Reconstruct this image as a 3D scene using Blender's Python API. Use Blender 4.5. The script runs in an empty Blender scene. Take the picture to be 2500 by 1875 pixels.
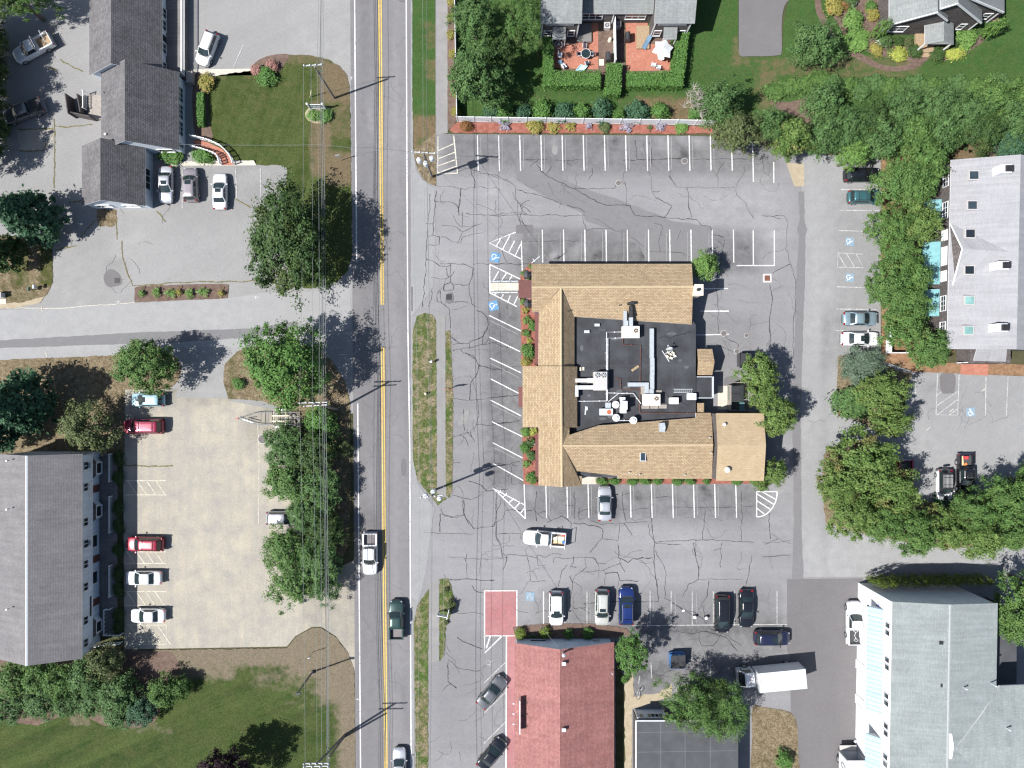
import bpy, bmesh, math, random
from mathutils import Vector, Matrix, noise as mnoise
from mathutils.geometry import tessellate_polygon
sc = bpy.context.scene
R = math.radians
# ---------------------------------------------------------------- camera, sky, sun
S, H, CX, CY = 18.5, 95.0, 1250.0, 937.5      # survey: units per metre on the ground, flying height
cd = bpy.data.cameras.new('camera'); cam = bpy.data.objects.new('camera', cd)
sc.collection.objects.link(cam); sc.camera = cam
cam.location = (0, 0, H); cam.rotation_euler = (0, 0, 0)
cd.sensor_width = 36.0; cd.lens = 36.0 * H / (2500 / S); cd.clip_end = 4000; cd.clip_start = 1
SUN_EL, SUN_AZ = R(51), R(19.5)               # light travels towards +x, a little +y
wd = bpy.data.worlds.new('World'); sc.world = wd; wd.use_nodes = True
nt = wd.node_tree; bg = nt.nodes['Background']
sky = nt.nodes.new('ShaderNodeTexSky'); sky.sky_type = 'NISHITA'; sky.sun_disc = False
sky.sun_elevation = SUN_EL; sky.sun_rotation = math.atan2(-math.cos(SUN_AZ), -math.sin(SUN_AZ)) % (2 * math.pi)
nt.links.new(sky.outputs[0], bg.inputs[0]); bg.inputs[1].default_value = 0.075
sl = bpy.data.lights.new('sun', 'SUN'); sl.energy = 5.0; sl.angle = R(0.55); sl.color = (1, .972, .935)
so = bpy.data.objects.new('sun', sl); sc.collection.objects.link(so)
d = Vector((math.cos(SUN_EL) * math.cos(SUN_AZ), math.cos(SUN_EL) * math.sin(SUN_AZ), -math.sin(SUN_EL)))
so.rotation_euler = d.to_track_quat('-Z', 'Y').to_euler(); so.location = (-60, -20, 80)
sc.view_settings.view_transform = 'Standard'; sc.view_settings.look = 'None'
sc.view_settings.exposure = 0.82; sc.view_settings.gamma = 1
sc.cycles.max_bounces = 6; sc.cycles.diffuse_bounces = 3; sc.cycles.glossy_bounces = 3
sc.cycles.transmission_bounces = 3; sc.cycles.transparent_max_bounces = 4
sc.cycles.sample_clamp_indirect = 4; sc.cycles.caustics_reflective = False; sc.cycles.caustics_refractive = False
sc.cycles.pixel_filter_type = 'BLACKMAN_HARRIS'; sc.cycles.filter_width = 1.3
rnd = random.Random(7)
COL = sc.collection
# ---------------------------------------------------------------- survey helpers
TX = {'A': 0, 'B': 600, 'C': 1200, 'D': 1860}; TY = {'1': 0, '2': 400, '3': 800, '4': 1200, '5': 1395}
def P(px, py, z=0.0):
    k = (1 - z / H) / S
    return Vector(((px - CX) * k, (CY - py) * k, z))
def Q(t, s):                                   # survey sheet t ('A1'..'D5'), "x,y x,y .." -> plan units
    ox, oy = TX[t[0]], TY[t[1]]; out = []
    for w in s.split():
        x, y = w.split(','); out.append((ox + float(x) * .28933, oy + float(y) * .28933))
    return out
def G(pts, z=0.0): return [P(x, y, z) for x, y in pts]
def F(s): return [tuple(float(c) for c in w.split(',')) for w in s.split()]
def smooth(pts, closed=True, n=5):
    m = len(pts); out = []
    for i in range(m if closed else m - 1):
        p0 = pts[(i - 1) % m] if closed or i else pts[i]; p1 = pts[i]; p2 = pts[(i + 1) % m]
        p3 = pts[(i + 2) % m] if closed or i + 2 < m else p2
        for k in range(n):
            t = k / n
            out.append(tuple(.5 * (2 * b + (c - a) * t + (2 * a - 5 * b + 4 * c - d_) * t * t + (3 * b - a - 3 * c + d_) * t ** 3)
                             for a, b, c, d_ in zip(p0, p1, p2, p3)))
    if not closed: out.append(pts[-1])
    return out
def ragged(pts, amp=2.0, step=8.0, closed=True, seed=0):
    rr = random.Random(seed); out = []
    m = len(pts)
    for i in range(m if closed else m - 1):
        a, b = pts[i], pts[(i + 1) % m]; L = math.hypot(b[0] - a[0], b[1] - a[1]); n = max(1, int(L / step))
        for k in range(n):
            t = k / n; j = amp if k else amp * .3
            out.append((a[0] + (b[0] - a[0]) * t + rr.uniform(-j, j), a[1] + (b[1] - a[1]) * t + rr.uniform(-j, j)))
    if not closed: out.append(pts[-1])
    return out
def ell(cx, cy, rx, ry, n=20, rot=0.0):
    c, s = math.cos(rot), math.sin(rot); o = []
    for i in range(n):
        a = 2 * math.pi * i / n; x, y = rx * math.cos(a), ry * math.sin(a)
        o.append((cx + x * c - y * s, cy + x * s + y * c))
    return o
# ---------------------------------------------------------------- mesh builder
class MB:
    def __init__(s): s.v = []; s.f = []; s.m = []
    def add(s, vs, fs, mi=0):
        o = len(s.v); s.v += [Vector(p) for p in vs]; s.f += [[i + o for i in f] for f in fs]; s.m += [mi] * len(fs); return s
    def poly(s, pts, mi=0): return s.add(pts, [list(range(len(pts)))], mi)
    def box(s, c, d, rz=0.0, mi=0, taper=1.0):
        x, y, z = d[0] / 2, d[1] / 2, d[2] / 2; co, si = math.cos(rz), math.sin(rz); vs = []
        for k in (-1, 1):
            t = taper if k > 0 else 1
            for (i, j) in ((-1, -1), (1, -1), (1, 1), (-1, 1)):
                a, b = i * x * t, j * y * t
                vs.append((c[0] + a * co - b * si, c[1] + a * si + b * co, c[2] + k * z))
        return s.add(vs, [[3, 2, 1, 0], [4, 5, 6, 7], [0, 1, 5, 4], [1, 2, 6, 5], [2, 3, 7, 6], [3, 0, 4, 7]], mi)
    def prism(s, pts, z0, z1, mi=0, bottom=True):
        a = sum(pts[i][0] * pts[(i + 1) % len(pts)][1] - pts[(i + 1) % len(pts)][0] * pts[i][1] for i in range(len(pts)))
        if a < 0: pts = pts[::-1]
        n = len(pts); vs = [(p[0], p[1], z0) for p in pts] + [(p[0], p[1], z1) for p in pts]
        fs = [[i, (i + 1) % n, n + (i + 1) % n, n + i] for i in range(n)] + [list(range(n, 2 * n))]
        if bottom: fs.append(list(range(n))[::-1])
        return s.add(vs, fs, mi)
    def slab(s, pts, t=.12, mi=0, mi2=None):   # 3-D polygon given a downward thickness
        n = len(pts); pts = [Vector(p) for p in pts]
        ar = sum(pts[i].x * pts[(i + 1) % n].y - pts[(i + 1) % n].x * pts[i].y for i in range(n))
        if ar < 0: pts = pts[::-1]
        vs = pts + [p - Vector((0, 0, t)) for p in pts]
        s.add(vs, [list(range(n)), list(range(n, 2 * n))[::-1]], mi)
        s.add(vs, [[i, n + i, n + (i + 1) % n, (i + 1) % n] for i in range(n)], mi if mi2 is None else mi2); return s
    def cyl(s, p0, p1, r0, r1=None, n=10, mi=0, caps=True):
        r1 = r0 if r1 is None else r1; p0, p1 = Vector(p0), Vector(p1); ax = (p1 - p0).normalized()
        u = ax.orthogonal().normalized(); w = ax.cross(u); vs = []
        for p, r in ((p0, r0), (p1, r1)):
            for i in range(n):
                a = 2 * math.pi * i / n; vs.append(p + u * (r * math.cos(a)) + w * (r * math.sin(a)))
        fs = [[i, (i + 1) % n, n + (i + 1) % n, n + i] for i in range(n)]
        if caps: fs += [list(range(n))[::-1], list(range(n, 2 * n))]
        return s.add(vs, fs, mi)
    def tube(s, path, r, n=6, mi=0):
        path = [Vector(p) for p in path]; vs = []; m = len(path)
        for i, p in enumerate(path):
            t = (path[min(i + 1, m - 1)] - path[max(i - 1, 0)]).normalized()
            up = Vector((0, 0, 1)) if abs(t.z) < .9 else Vector((1, 0, 0)); u = t.cross(up).normalized(); w = u.cross(t)
            rr = r[i] if isinstance(r, (list, tuple)) else r
            for k in range(n):
                a = 2 * math.pi * k / n; vs.append(p + u * (rr * math.cos(a)) + w * (rr * math.sin(a)))
        fs = [[i * n + k, i * n + (k + 1) % n, (i + 1) * n + (k + 1) % n, (i + 1) * n + k] for i in range(m - 1) for k in range(n)]
        fs += [list(range(n))[::-1], list(range((m - 1) * n, m * n))]
        return s.add(vs, fs, mi)
    def lathe(s, c, prof, n=16, mi=0):         # prof: (r, z) from bottom to top
        vs = []; m = len(prof)
        for r, z in prof:
            for k in range(n):
                a = 2 * math.pi * k / n; vs.append((c[0] + r * math.cos(a), c[1] + r * math.sin(a), c[2] + z))
        fs = [[i * n + k, i * n + (k + 1) % n, (i + 1) * n + (k + 1) % n, (i + 1) * n + k] for i in range(m - 1) for k in range(n)]
        fs += [list(range(n))[::-1], list(range((m - 1) * n, m * n))]
        return s.add(vs, fs, mi)
    def ribbon(s, path, w, z=0.0, mi=0):       # flat strip along a plan path in metres
        pts = [Vector((p[0], p[1])) for p in path]; m = len(pts)
        if m < 2: return s
        L, Rr = [], []
        for i, p in enumerate(pts):
            t = pts[min(i + 1, m - 1)] - pts[max(i - 1, 0)]
            if t.length < 1e-6: t = Vector((1, 0))
            t.normalize(); nn = Vector((-t.y, t.x)); ww = (w[i] if isinstance(w, (list, tuple)) else w) / 2
            L.append((p.x + nn.x * ww, p.y + nn.y * ww, z)); Rr.append((p.x - nn.x * ww, p.y - nn.y * ww, z))
        return s.add(L + Rr, [[i, m + i, m + i + 1, i + 1] for i in range(m - 1)], mi)
    def mesh(s, name, mats, off=None, sm=False):
        me = bpy.data.meshes.new(name)
        vs = [p - off for p in s.v] if off is not None else s.v
        me.from_pydata([tuple(p) for p in vs], [], s.f)
        for m_ in mats: me.materials.append(m_)
        if len(mats) > 1: me.polygons.foreach_set('material_index', s.m)
        if sm: me.polygons.foreach_set('use_smooth', [True] * len(s.f))
        uv = me.uv_layers.new(name='UVMap'); buf = []
        for p in me.polygons:
            nn = p.normal; t = Vector((-nn.y, nn.x, 0))
            t = Vector((1, 0, 0)) if t.length < .03 else t.normalized()
            b = nn.cross(t)
            for vi in p.vertices:
                c = vs[vi] if off is None else s.v[vi]
                buf += [c.dot(t), c.dot(b)]
        uv.data.foreach_set('uv', buf)
        return me
    def build(s, name, mats, parent=None, world=False, sm=False, origin=None):
        if not isinstance(mats, (list, tuple)): mats = [mats]
        off = None
        if parent is not None and world:
            q = parent; off = Vector((0, 0, 0))
            while q is not None: off += Vector(q.location); q = q.parent
        elif parent is None and origin is not None: off = Vector(origin)
        me = s.mesh(name, mats, off, sm)
        o = bpy.data.objects.new(name, me); COL.objects.link(o)
        if parent is not None: o.parent = parent
        elif origin is not None: o.location = origin
        return o
def tag(o, label=None, cat=None, group=None, kind=None):
    if label: o['label'] = label
    if cat: o['category'] = cat
    if group: o['group'] = group
    if kind: o['kind'] = kind
    return o
def thing(name, label, cat, loc=(0, 0, 0), rz=0.0, group=None):
    o = bpy.data.objects.new(name, None); COL.objects.link(o); o.location = loc; o.rotation_euler = (0, 0, rz)
    o.empty_display_size = .3
    return tag(o, label, cat, group)
ORD = ['first', 'second', 'third', 'fourth', 'fifth', 'sixth', 'seventh', 'eighth', 'ninth', 'tenth', 'eleventh', 'twelfth', 'thirteenth', 'fourteenth', 'fifteenth', 'sixteenth']
# ---------------------------------------------------------------- materials
def newmat(name):
    m = bpy.data.materials.new(name); m.use_nodes = True; n = m.node_tree; b = n.nodes['Principled BSDF']; return m, n, b
def nd(n, t, **kw):
    x = n.nodes.new(t)
    for k, v in kw.items(): setattr(x, k, v)
    return x
def rgb(c): return (c[0], c[1], c[2], 1)
def noisefac(n, co, scale, detail=4, lo=.35, hi=.65, rough=.55):
    t = nd(n, 'ShaderNodeTexNoise'); t.inputs['Scale'].default_value = scale; t.inputs['Detail'].default_value = detail
    t.inputs['Roughness'].default_value = rough; n.links.new(co, t.inputs['Vector'])
    m = nd(n, 'ShaderNodeMapRange'); m.inputs[1].default_value = lo; m.inputs[2].default_value = hi
    n.links.new(t.outputs['Fac'], m.inputs[0]); return m.outputs[0]
def mix(n, f, a, b, mode='MIX'):
    x = nd(n, 'ShaderNodeMix', data_type='RGBA', blend_type=mode)
    for sock, v in ((x.inputs[0], f), (x.inputs[6], a), (x.inputs[7], b)):
        if isinstance(v, (int, float)): sock.default_value = v
        elif isinstance(v, (tuple, list)): sock.default_value = rgb(v)
        else: n.links.new(v, sock)
    return x.outputs[2]
def coords(n, kind='Object', sx=1, sy=1, sz=1, rot=0.0):
    t = nd(n, 'ShaderNodeTexCoord'); o = t.outputs[kind]
    if (sx, sy, sz, rot) != (1, 1, 1, 0.0):
        m = nd(n, 'ShaderNodeMapping'); m.inputs['Scale'].default_value = (sx, sy, sz); m.inputs['Rotation'].default_value = (0, 0, rot)
        n.links.new(o, m.inputs[0]); o = m.outputs[0]
    return o
_M = {}
def plain(name, c, rough=.6, metal=0.0, spec=.5, var=.12, scale=3.0, coat=0.0):
    """a solid material with a little wear: mottling and fine grain"""
    if name in _M: return _M[name]
    m, n, b = newmat(name); co = coords(n)
    f = noisefac(n, co, scale, 5); c2 = tuple(x * (1 - var) for x in c)
    n.links.new(mix(n, f, c2, c), b.inputs['Base Color'])
    b.inputs['Roughness'].default_value = rough; b.inputs['Metallic'].default_value = metal
    b.inputs['Specular IOR Level'].default_value = spec; b.inputs['Coat Weight'].default_value = coat; b.inputs['Coat Roughness'].default_value = .06
    _M[name] = m; return m
def ground(name, cs, big=.08, mid=.7, fine=14.0, streak=None, rough=.95, grain=.22, spec=.12, mid_lo=.35, mid_hi=.65, dry=None):
    """ground cover: colours cs[0..2] blended by large and medium patches, with grain; vertex attribute wear darkens stains"""
    m, n, b = newmat(name); co = coords(n)
    c = mix(n, noisefac(n, co, big, 5, .38, .62), cs[0], cs[1])
    c = mix(n, noisefac(n, co, mid, 6, mid_lo, mid_hi), c, cs[2])
    if streak:
        ang, sc_, col, amt = streak
        mp = nd(n, 'ShaderNodeMapping', vector_type='TEXTURE'); mp.inputs['Scale'].default_value = (1 / sc_, 14 / sc_, 1); mp.inputs['Rotation'].default_value = (0, 0, ang - math.pi / 2); n.links.new(co, mp.inputs[0])
        f = noisefac(n, mp.outputs[0], 1.0, 4, .42, .7, .65)
        mm = nd(n, 'ShaderNodeMath', operation='MULTIPLY'); n.links.new(f, mm.inputs[0]); mm.inputs[1].default_value = amt
        c = mix(n, mm.outputs[0], c, col)
    g = noisefac(n, co, fine, 2, .2, .8); gg = nd(n, 'ShaderNodeMapRange')
    gg.inputs[3].default_value = 1 - grain; gg.inputs[4].default_value = 1 + grain; n.links.new(g, gg.inputs[0])
    c = mix(n, 1.0, c, gg.outputs[0], 'MULTIPLY')
    if dry:
        da = nd(n, 'ShaderNodeAttribute', attribute_name='dry'); nz = noisefac(n, co, 1.1, 7, .2, .8, .7); s1 = nd(n, 'ShaderNodeMath', operation='MULTIPLY_ADD'); n.links.new(nz, s1.inputs[0]); s1.inputs[1].default_value = .9; s1.inputs[2].default_value = -.45
        s2 = nd(n, 'ShaderNodeMath', operation='ADD'); n.links.new(s1.outputs[0], s2.inputs[0]); n.links.new(da.outputs['Fac'], s2.inputs[1]); mr = nd(n, 'ShaderNodeMapRange'); mr.inputs[1].default_value = .3; mr.inputs[2].default_value = .8; n.links.new(s2.outputs[0], mr.inputs[0])
        dn = noisefac(n, co, 5.0, 4, .3, .7); c = mix(n, mr.outputs[0], c, mix(n, dn, dry, tuple(q * .6 for q in dry)))
    at = nd(n, 'ShaderNodeAttribute', attribute_name='wear'); one = nd(n, 'ShaderNodeMath', operation='ADD')
    wn = nd(n, 'ShaderNodeMapRange'); n.links.new(noisefac(n, co, .9, 7, .25, .75, .68), wn.inputs[0]); wn.inputs[3].default_value = .45; wn.inputs[4].default_value = 1.55; wm = nd(n, 'ShaderNodeMath', operation='MULTIPLY'); n.links.new(at.outputs['Fac'], wm.inputs[0]); n.links.new(wn.outputs[0], wm.inputs[1]); n.links.new(wm.outputs[0], one.inputs[0]); one.inputs[1].default_value = 1.0
    c = mix(n, 1.0, c, one.outputs[0], 'MULTIPLY')
    n.links.new(c, b.inputs['Base Color']); b.inputs['Roughness'].default_value = rough; b.inputs['Specular IOR Level'].default_value = spec
    bp = nd(n, 'ShaderNodeBump'); bp.inputs['Strength'].default_value = .25; bp.inputs['Distance'].default_value = .03
    n.links.new(g, bp.inputs['Height']); n.links.new(bp.outputs[0], b.inputs['Normal'])
    _M[name] = m; return m
def courses(name, c1, c2, gap, bw=.32, bh=.14, mort=.012, rough=.92, patch=.18, spec=.2, bump=.35, off=.5, streak=.12):
    """shingles, clapboards, bricks or boards laid in courses along the surface"""
    m, n, b = newmat(name); uv = coords(n, 'UV')
    t = nd(n, 'ShaderNodeTexBrick'); t.offset = off; n.links.new(uv, t.inputs['Vector'])
    t.inputs['Color1'].default_value = rgb(c1); t.inputs['Color2'].default_value = rgb(c2); t.inputs['Mortar'].default_value = rgb(gap)
    t.inputs['Scale'].default_value = 1; t.inputs['Brick Width'].default_value = bw; t.inputs['Row Height'].default_value = bh
    t.inputs['Mortar Size'].default_value = mort; t.inputs['Bias'].default_value = 0.0
    c = t.outputs['Color']
    f = noisefac(n, uv, .45, 5, .3, .7); g = nd(n, 'ShaderNodeMapRange'); g.inputs[3].default_value = 1 - patch; g.inputs[4].default_value = 1 + patch * .6
    n.links.new(f, g.inputs[0]); c = mix(n, 1.0, c, g.outputs[0], 'MULTIPLY')
    f3 = noisefac(n, coords(n, 'UV', 2.2, .16, 1), 1.0, 4, .3, .7); g3 = nd(n, 'ShaderNodeMapRange'); g3.inputs[3].default_value = 1 - streak; g3.inputs[4].default_value = 1 + streak * .7
    n.links.new(f3, g3.inputs[0]); c = mix(n, 1.0, c, g3.outputs[0], 'MULTIPLY')
    f2 = noisefac(n, uv, 9.0, 3, .25, .75); g2 = nd(n, 'ShaderNodeMapRange'); g2.inputs[3].default_value = .82; g2.inputs[4].default_value = 1.18
    n.links.new(f2, g2.inputs[0]); c = mix(n, 1.0, c, g2.outputs[0], 'MULTIPLY')
    n.links.new(c, b.inputs['Base Color']); b.inputs['Roughness'].default_value = rough; b.inputs['Specular IOR Level'].default_value = spec
    bp = nd(n, 'ShaderNodeBump'); bp.inputs['Strength'].default_value = bump; bp.inputs['Distance'].default_value = .02; bp.invert = True
    n.links.new(t.outputs['Fac'], bp.inputs['Height']); n.links.new(bp.outputs[0], b.inputs['Normal'])
    _M[name] = m; return m
def leafmat(name, c1, c2, c3=None, tr=.16, per=3.0):
    """leaves: two greens by clump, a third on scattered leaves, per-leaf brightness"""
    if name in _M: return _M[name]
    m, n, b = newmat(name); co = coords(n); ge = nd(n, 'ShaderNodeNewGeometry')
    c = mix(n, noisefac(n, co, per, 3, .38, .62), c1, c2)
    if c3: c = mix(n, noisefac(n, co, per * .45, 4, .56, .76), c, c3)
    r = nd(n, 'ShaderNodeMapRange'); r.inputs[3].default_value = .68; r.inputs[4].default_value = 1.36
    n.links.new(ge.outputs['Random Per Island'], r.inputs[0]); c = mix(n, 1.0, c, r.outputs[0], 'MULTIPLY')
    n.links.new(c, b.inputs['Base Color']); b.inputs['Roughness'].default_value = .6; b.inputs['Specular IOR Level'].default_value = .25
    t = nd(n, 'ShaderNodeBsdfTranslucent'); n.links.new(c, t.inputs[0]); mx = nd(n, 'ShaderNodeMixShader'); mx.inputs[0].default_value = tr
    n.links.new(b.outputs[0], mx.inputs[1]); n.links.new(t.outputs[0], mx.inputs[2])
    n.links.new(mx.outputs[0], n.nodes['Material Output'].inputs[0]); _M[name] = m; return m
def paint(name, c, metal=.0, rough=.3):
    if name in _M: return _M[name]
    m, n, b = newmat(name); f = noisefac(n, coords(n), 1.2, 4); n.links.new(mix(n, f, tuple(x * .9 for x in c), c), b.inputs['Base Color'])
    b.inputs['Metallic'].default_value = metal; b.inputs['Roughness'].default_value = rough
    b.inputs['Coat Weight'].default_value = .8; b.inputs['Coat Roughness'].default_value = .08; _M[name] = m; return m
# ================================================================ GROUND
ground('asphalt_lot', [(.178, .176, .182), (.222, .22, .224), (.19, .187, .193)], .07, .8, 13, (0.0, .55, (.15, .148, .153), .4))
ground('asphalt_road', [(.15, .146, .15), (.165, .161, .165), (.142, .138, .143)], .1, 1.2, 15, (math.pi / 2, .9, (.175, .17, .172), .55), grain=.18)
ground('asphalt_office', [(.205, .203, .202), (.25, .247, .243), (.22, .217, .214)], .06, .6, 13, (.5, .35, (.19, .187, .185), .45))
ground('asphalt_street', [(.245, .245, .247), (.27, .27, .27), (.235, .235, .237)], .09, .9, 14, (.07, .6, (.26, .26, .26), .5), grain=.16)
ground('asphalt_east', [(.225, .226, .228), (.25, .25, .25), (.215, .216, .218)], .08, .8, 14, (math.pi / 2, .5, (.205, .205, .21), .4))
ground('asphalt_dark', [(.118, .113, .116), (.14, .135, .138), (.128, .122, .126)], .12, .9, 14, (math.pi / 2, .6, (.14, .134, .138), .45), grain=.2)
ground('asphalt_patch', [(.15, .148, .152), (.16, .157, .161), (.145, .142, .146)], .2, 1.4, 16, None, grain=.18)
ground('asphalt_sandy', [(.335, .305, .248), (.30, .275, .228), (.245, .232, .21)], .16, .5, 9, (math.pi / 2, .9, (.245, .235, .215), .75), mid_lo=.42, mid_hi=.7, grain=.2)
ground('sidewalk', [(.2, .196, .192), (.225, .22, .213), (.19, .185, .182)], .2, 1.0, 16, None, grain=.15)
ground('concrete', [(.44, .41, .35), (.50, .47, .41), (.40, .37, .32)], .3, 1.5, 16, None, grain=.12)
ground('lawn', [(.025, .042, .010), (.036, .055, .013), (.052, .062, .020)], .10, .8, 9, (1.25, .55, (.065, .085, .028), .85), grain=.6, dry=(.14, .11, .066))
ground('lawn_lush', [(.026, .064, .015), (.033, .075, .019), (.044, .074, .021)], .10, .9, 9, (0.05, .6, (.045, .085, .024), .8), grain=.5, dry=(.15, .11, .065))
ground('lawn_sw', [(.021, .040, .010), (.030, .050, .013), (.045, .056, .019)], .07, .5, 8, (.42, .5, (.055, .075, .022), .85), grain=.6, dry=(.17, .142, .10))
ground('dry_grass', [(.135, .102, .064), (.08, .064, .034), (.17, .138, .09)], .25, 1.6, 7, None, grain=.7, dry=(.06, .07, .02))
ground('verge_grass', [(.05, .08, .02), (.10, .095, .045), (.17, .14, .09)], .3, 1.1, 6, (math.pi / 2, .5, (.045, .085, .018), .6), grain=.75, mid_lo=.45, mid_hi=.6, dry=(.20, .15, .09))
ground('earth', [(.05, .055, .026), (.04, .055, .02), (.075, .068, .04)], .1, .8, 8, None, grain=.4)
ground('mulch_red', [(.22, .078, .058), (.19, .068, .05), (.26, .11, .085)], .4, 2, 14, None, grain=.35)
ground('mulch_brown', [(.11, .075, .062), (.09, .062, .05), (.14, .1, .08)], .4, 2, 14, None, grain=.45)
ground('patio_brick', [(.34, .145, .10), (.38, .175, .125), (.30, .125, .09)], .5, 3, 14, None, grain=.3)
ground('pine_straw', [(.19, .10, .055), (.14, .085, .05), (.24, .15, .09)], .4, 2, 12, None, grain=.4)
ground('sand_patch', [(.31, .265, .19), (.34, .295, .22), (.28, .235, .165)], .4, 2, 14, None, grain=.2)
ground('mark_white', [(.58, .58, .575), (.66, .66, .65), (.33, .33, .33)], .25, 4.0, 16, None, grain=.2, rough=.7, mid_lo=.52, mid_hi=.66)
ground('mark_worn', [(.40, .40, .395), (.50, .50, .49), (.24, .24, .24)], .3, 3.5, 16, None, grain=.25, rough=.8)
ground('mark_cream', [(.50, .47, .39), (.58, .55, .46), (.36, .34, .29)], .5, 3.0, 16, None, grain=.2, rough=.7)
ground('mark_yellow', [(.54, .37, .085), (.60, .42, .12), (.42, .31, .10)], .5, 3.0, 16, None, grain=.2, rough=.7)
ground('mark_blue', [(.075, .20, .37), (.09, .22, .39), (.12, .22, .34)], .5, 3.0, 16, None, grain=.2, rough=.7)
ground('mark_faded_blue', [(.16, .26, .34), (.19, .28, .35), (.2, .25, .3)], .5, 3.0, 16, None, grain=.2)
ground('paint_red', [(.29, .118, .12), (.33, .15, .15), (.25, .125, .13)], .3, 1.6, 10, (.3, .6, (.31, .16, .16), .5), grain=.2)
ground('crack_hair', [(.11, .108, .11), (.13, .128, .13), (.09, .09, .092)], .4, 2, 14, None, grain=.3)
ground('crack_seal', [(.028, .027, .03), (.045, .044, .046), (.03, .029, .031)], .4, 2, 14, None, grain=.3)
ground('crack_weed', [(.10, .10, .035), (.07, .08, .02), (.16, .13, .07)], .4, 2, 12, None, grain=.4)
def prep(poly): return [tuple(p) for p in poly]
WEAR = []                                      # (x0,y0,x1,y1,amount,softness): tyre and oil stains, patched or bleached areas
def wear_at(px, py):
    w = 0
    for x0, y0, x1, y1, a, s in WEAR:
        dx = max(x0 - px, 0, px - x1); dy = max(y0 - py, 0, py - y1); dd = math.hypot(dx, dy)
        if dd < s: t = 1 - dd / s; w += a * t * t * (3 - 2 * t)
    return w
DRY = []
def dry_at(px, py):
    w = 0
    for x0, y0, x1, y1, a, s in DRY:
        dx = max(x0 - px, 0, px - x1); dy = max(y0 - py, 0, py - y1); dd = math.hypot(dx, dy)
        if dd < s: t = 1 - dd / s; w = max(w, a * t * t * (3 - 2 * t))
    return w
def sheet(name, polys, z, mat, step=0, kind='structure', skirt=0.0, parent=None):
    """one paved, planted or painted area lying at height z; a kerbed one gets a skirt"""
    if polys and isinstance(polys[0][0], (int, float)): polys = [polys]
    bm = bmesh.new()
    for poly in polys:
        w = G(poly, 0); ar = sum(w[i].x * w[(i + 1) % len(w)].y - w[(i + 1) % len(w)].x * w[i].y for i in range(len(w)))
        if ar < 0: w = w[::-1]
        vs = [bm.verts.new((p.x, p.y, z)) for p in w]
        for tri in tessellate_polygon([[Vector((p.x, p.y, 0)) for p in w]]):
            a, b, c = (vs[i] for i in tri); cr = (b.co - a.co).cross(c.co - a.co).z
            if abs(cr) < 1e-7: continue
            try: bm.faces.new((a, b, c) if cr > 0 else (a, c, b))
            except ValueError: pass
        if skirt:
            lo = [bm.verts.new((p.x, p.y, z - skirt)) for p in w]; n = len(vs)
            for i in range(n):
                j = (i + 1) % n
                try: bm.faces.new((vs[i], lo[i], lo[j], vs[j]))
                except ValueError: pass
    if step:
        xs = [v.co.x for v in bm.verts]; ys = [v.co.y for v in bm.verts]
        for ax, lo_, hi_ in ((0, max(min(xs), -75), min(max(xs), 75)), (1, max(min(ys), -58), min(max(ys), 58))):
            t = lo_ + step
            while t < hi_:
                co = (t, 0, 0) if ax == 0 else (0, t, 0); no = (1, 0, 0) if ax == 0 else (0, 1, 0)
                bmesh.ops.bisect_plane(bm, geom=bm.verts[:] + bm.edges[:] + bm.faces[:], plane_co=co, plane_no=no); t += step
    me = bpy.data.meshes.new(name); bm.to_mesh(me); bm.free(); me.materials.append(_M[mat])
    if step:
        at = me.attributes.new('wear', 'FLOAT', 'POINT')
        at.data.foreach_set('value', [wear_at(CX + v.co.x * S, CY - v.co.y * S) for v in me.vertices])
        if DRY: at = me.attributes.new('dry', 'FLOAT', 'POINT'); at.data.foreach_set('value', [dry_at(CX + v.co.x * S, CY - v.co.y * S) for v in me.vertices])
    o = bpy.data.objects.new(name, me); COL.objects.link(o); tag(o, kind=kind)
    if parent is not None: o.parent = parent
    return o
# ---- base ground far past the frame
sheet('ground', [(-9000, -9000), (11500, -9000), (11500, 10900), (-9000, 10900)], 0, 'earth')
# ---- paved areas
WEAR += [(1110, 340, 1880, 405, -.3, 45), (1290, 580, 1830, 645, -.36, 42), (1205, 765, 1275, 1170, -.3, 35), (1295, 1190, 1840, 1250, -.3, 42),
         (1090, 720, 1200, 1160, -.08, 80), (1330, 1455, 1890, 1525, -.2, 45), (1540, 1545, 1890, 1640, -.28, 60), (1440, 1280, 1470, 1420, -.08, 50), (1100, 1570, 1230, 1800, -.08, 60), (1210, 440, 1300, 470, .04, 60), (1080, 1340, 1700, 1400, .1, 90),
         (1450, 470, 1900, 560, .08, 80), (1070, 440, 1190, 620, .1, 70), (1068, 640, 1120, 740, .08, 50), (1730, 790, 1830, 900, -.12, 40), (1510, 1640, 1610, 1710, -.25, 40),
         (1240, 640, 1275, 700, -.12, 30), (1215, 700, 1262, 760, -.12, 20), (1450, 1225, 1500, 1262, -.15, 20), (1660, 370, 1680, 388, -.3, 12)]
for k in range(46):                             # oil drips in the stalls
    bx = rnd.choice([1192 + 51.7 * rnd.randrange(14), 1350 + 51.7 * rnd.randrange(9), 1360 + 51.7 * rnd.randrange(9)]); by = rnd.choice([345, 352, 625, 610, 1195, 1210, 1508])
    WEAR.append((bx - 2, by - 6, bx + 2, by + 6, rnd.choice([.22, .3, -.3, -.2]), rnd.uniform(8, 20)))
lot = [(1006, 367), (1064, 327), (1720, 332), (1985, 372), (2150, 372), (2150, 880), (2228, 907), (2900, 945), (2900, 2150), (1000, 2150), (1000, 1200)]
sheet('parking_lot', lot, .03, 'asphalt_lot', 1.0)
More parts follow.
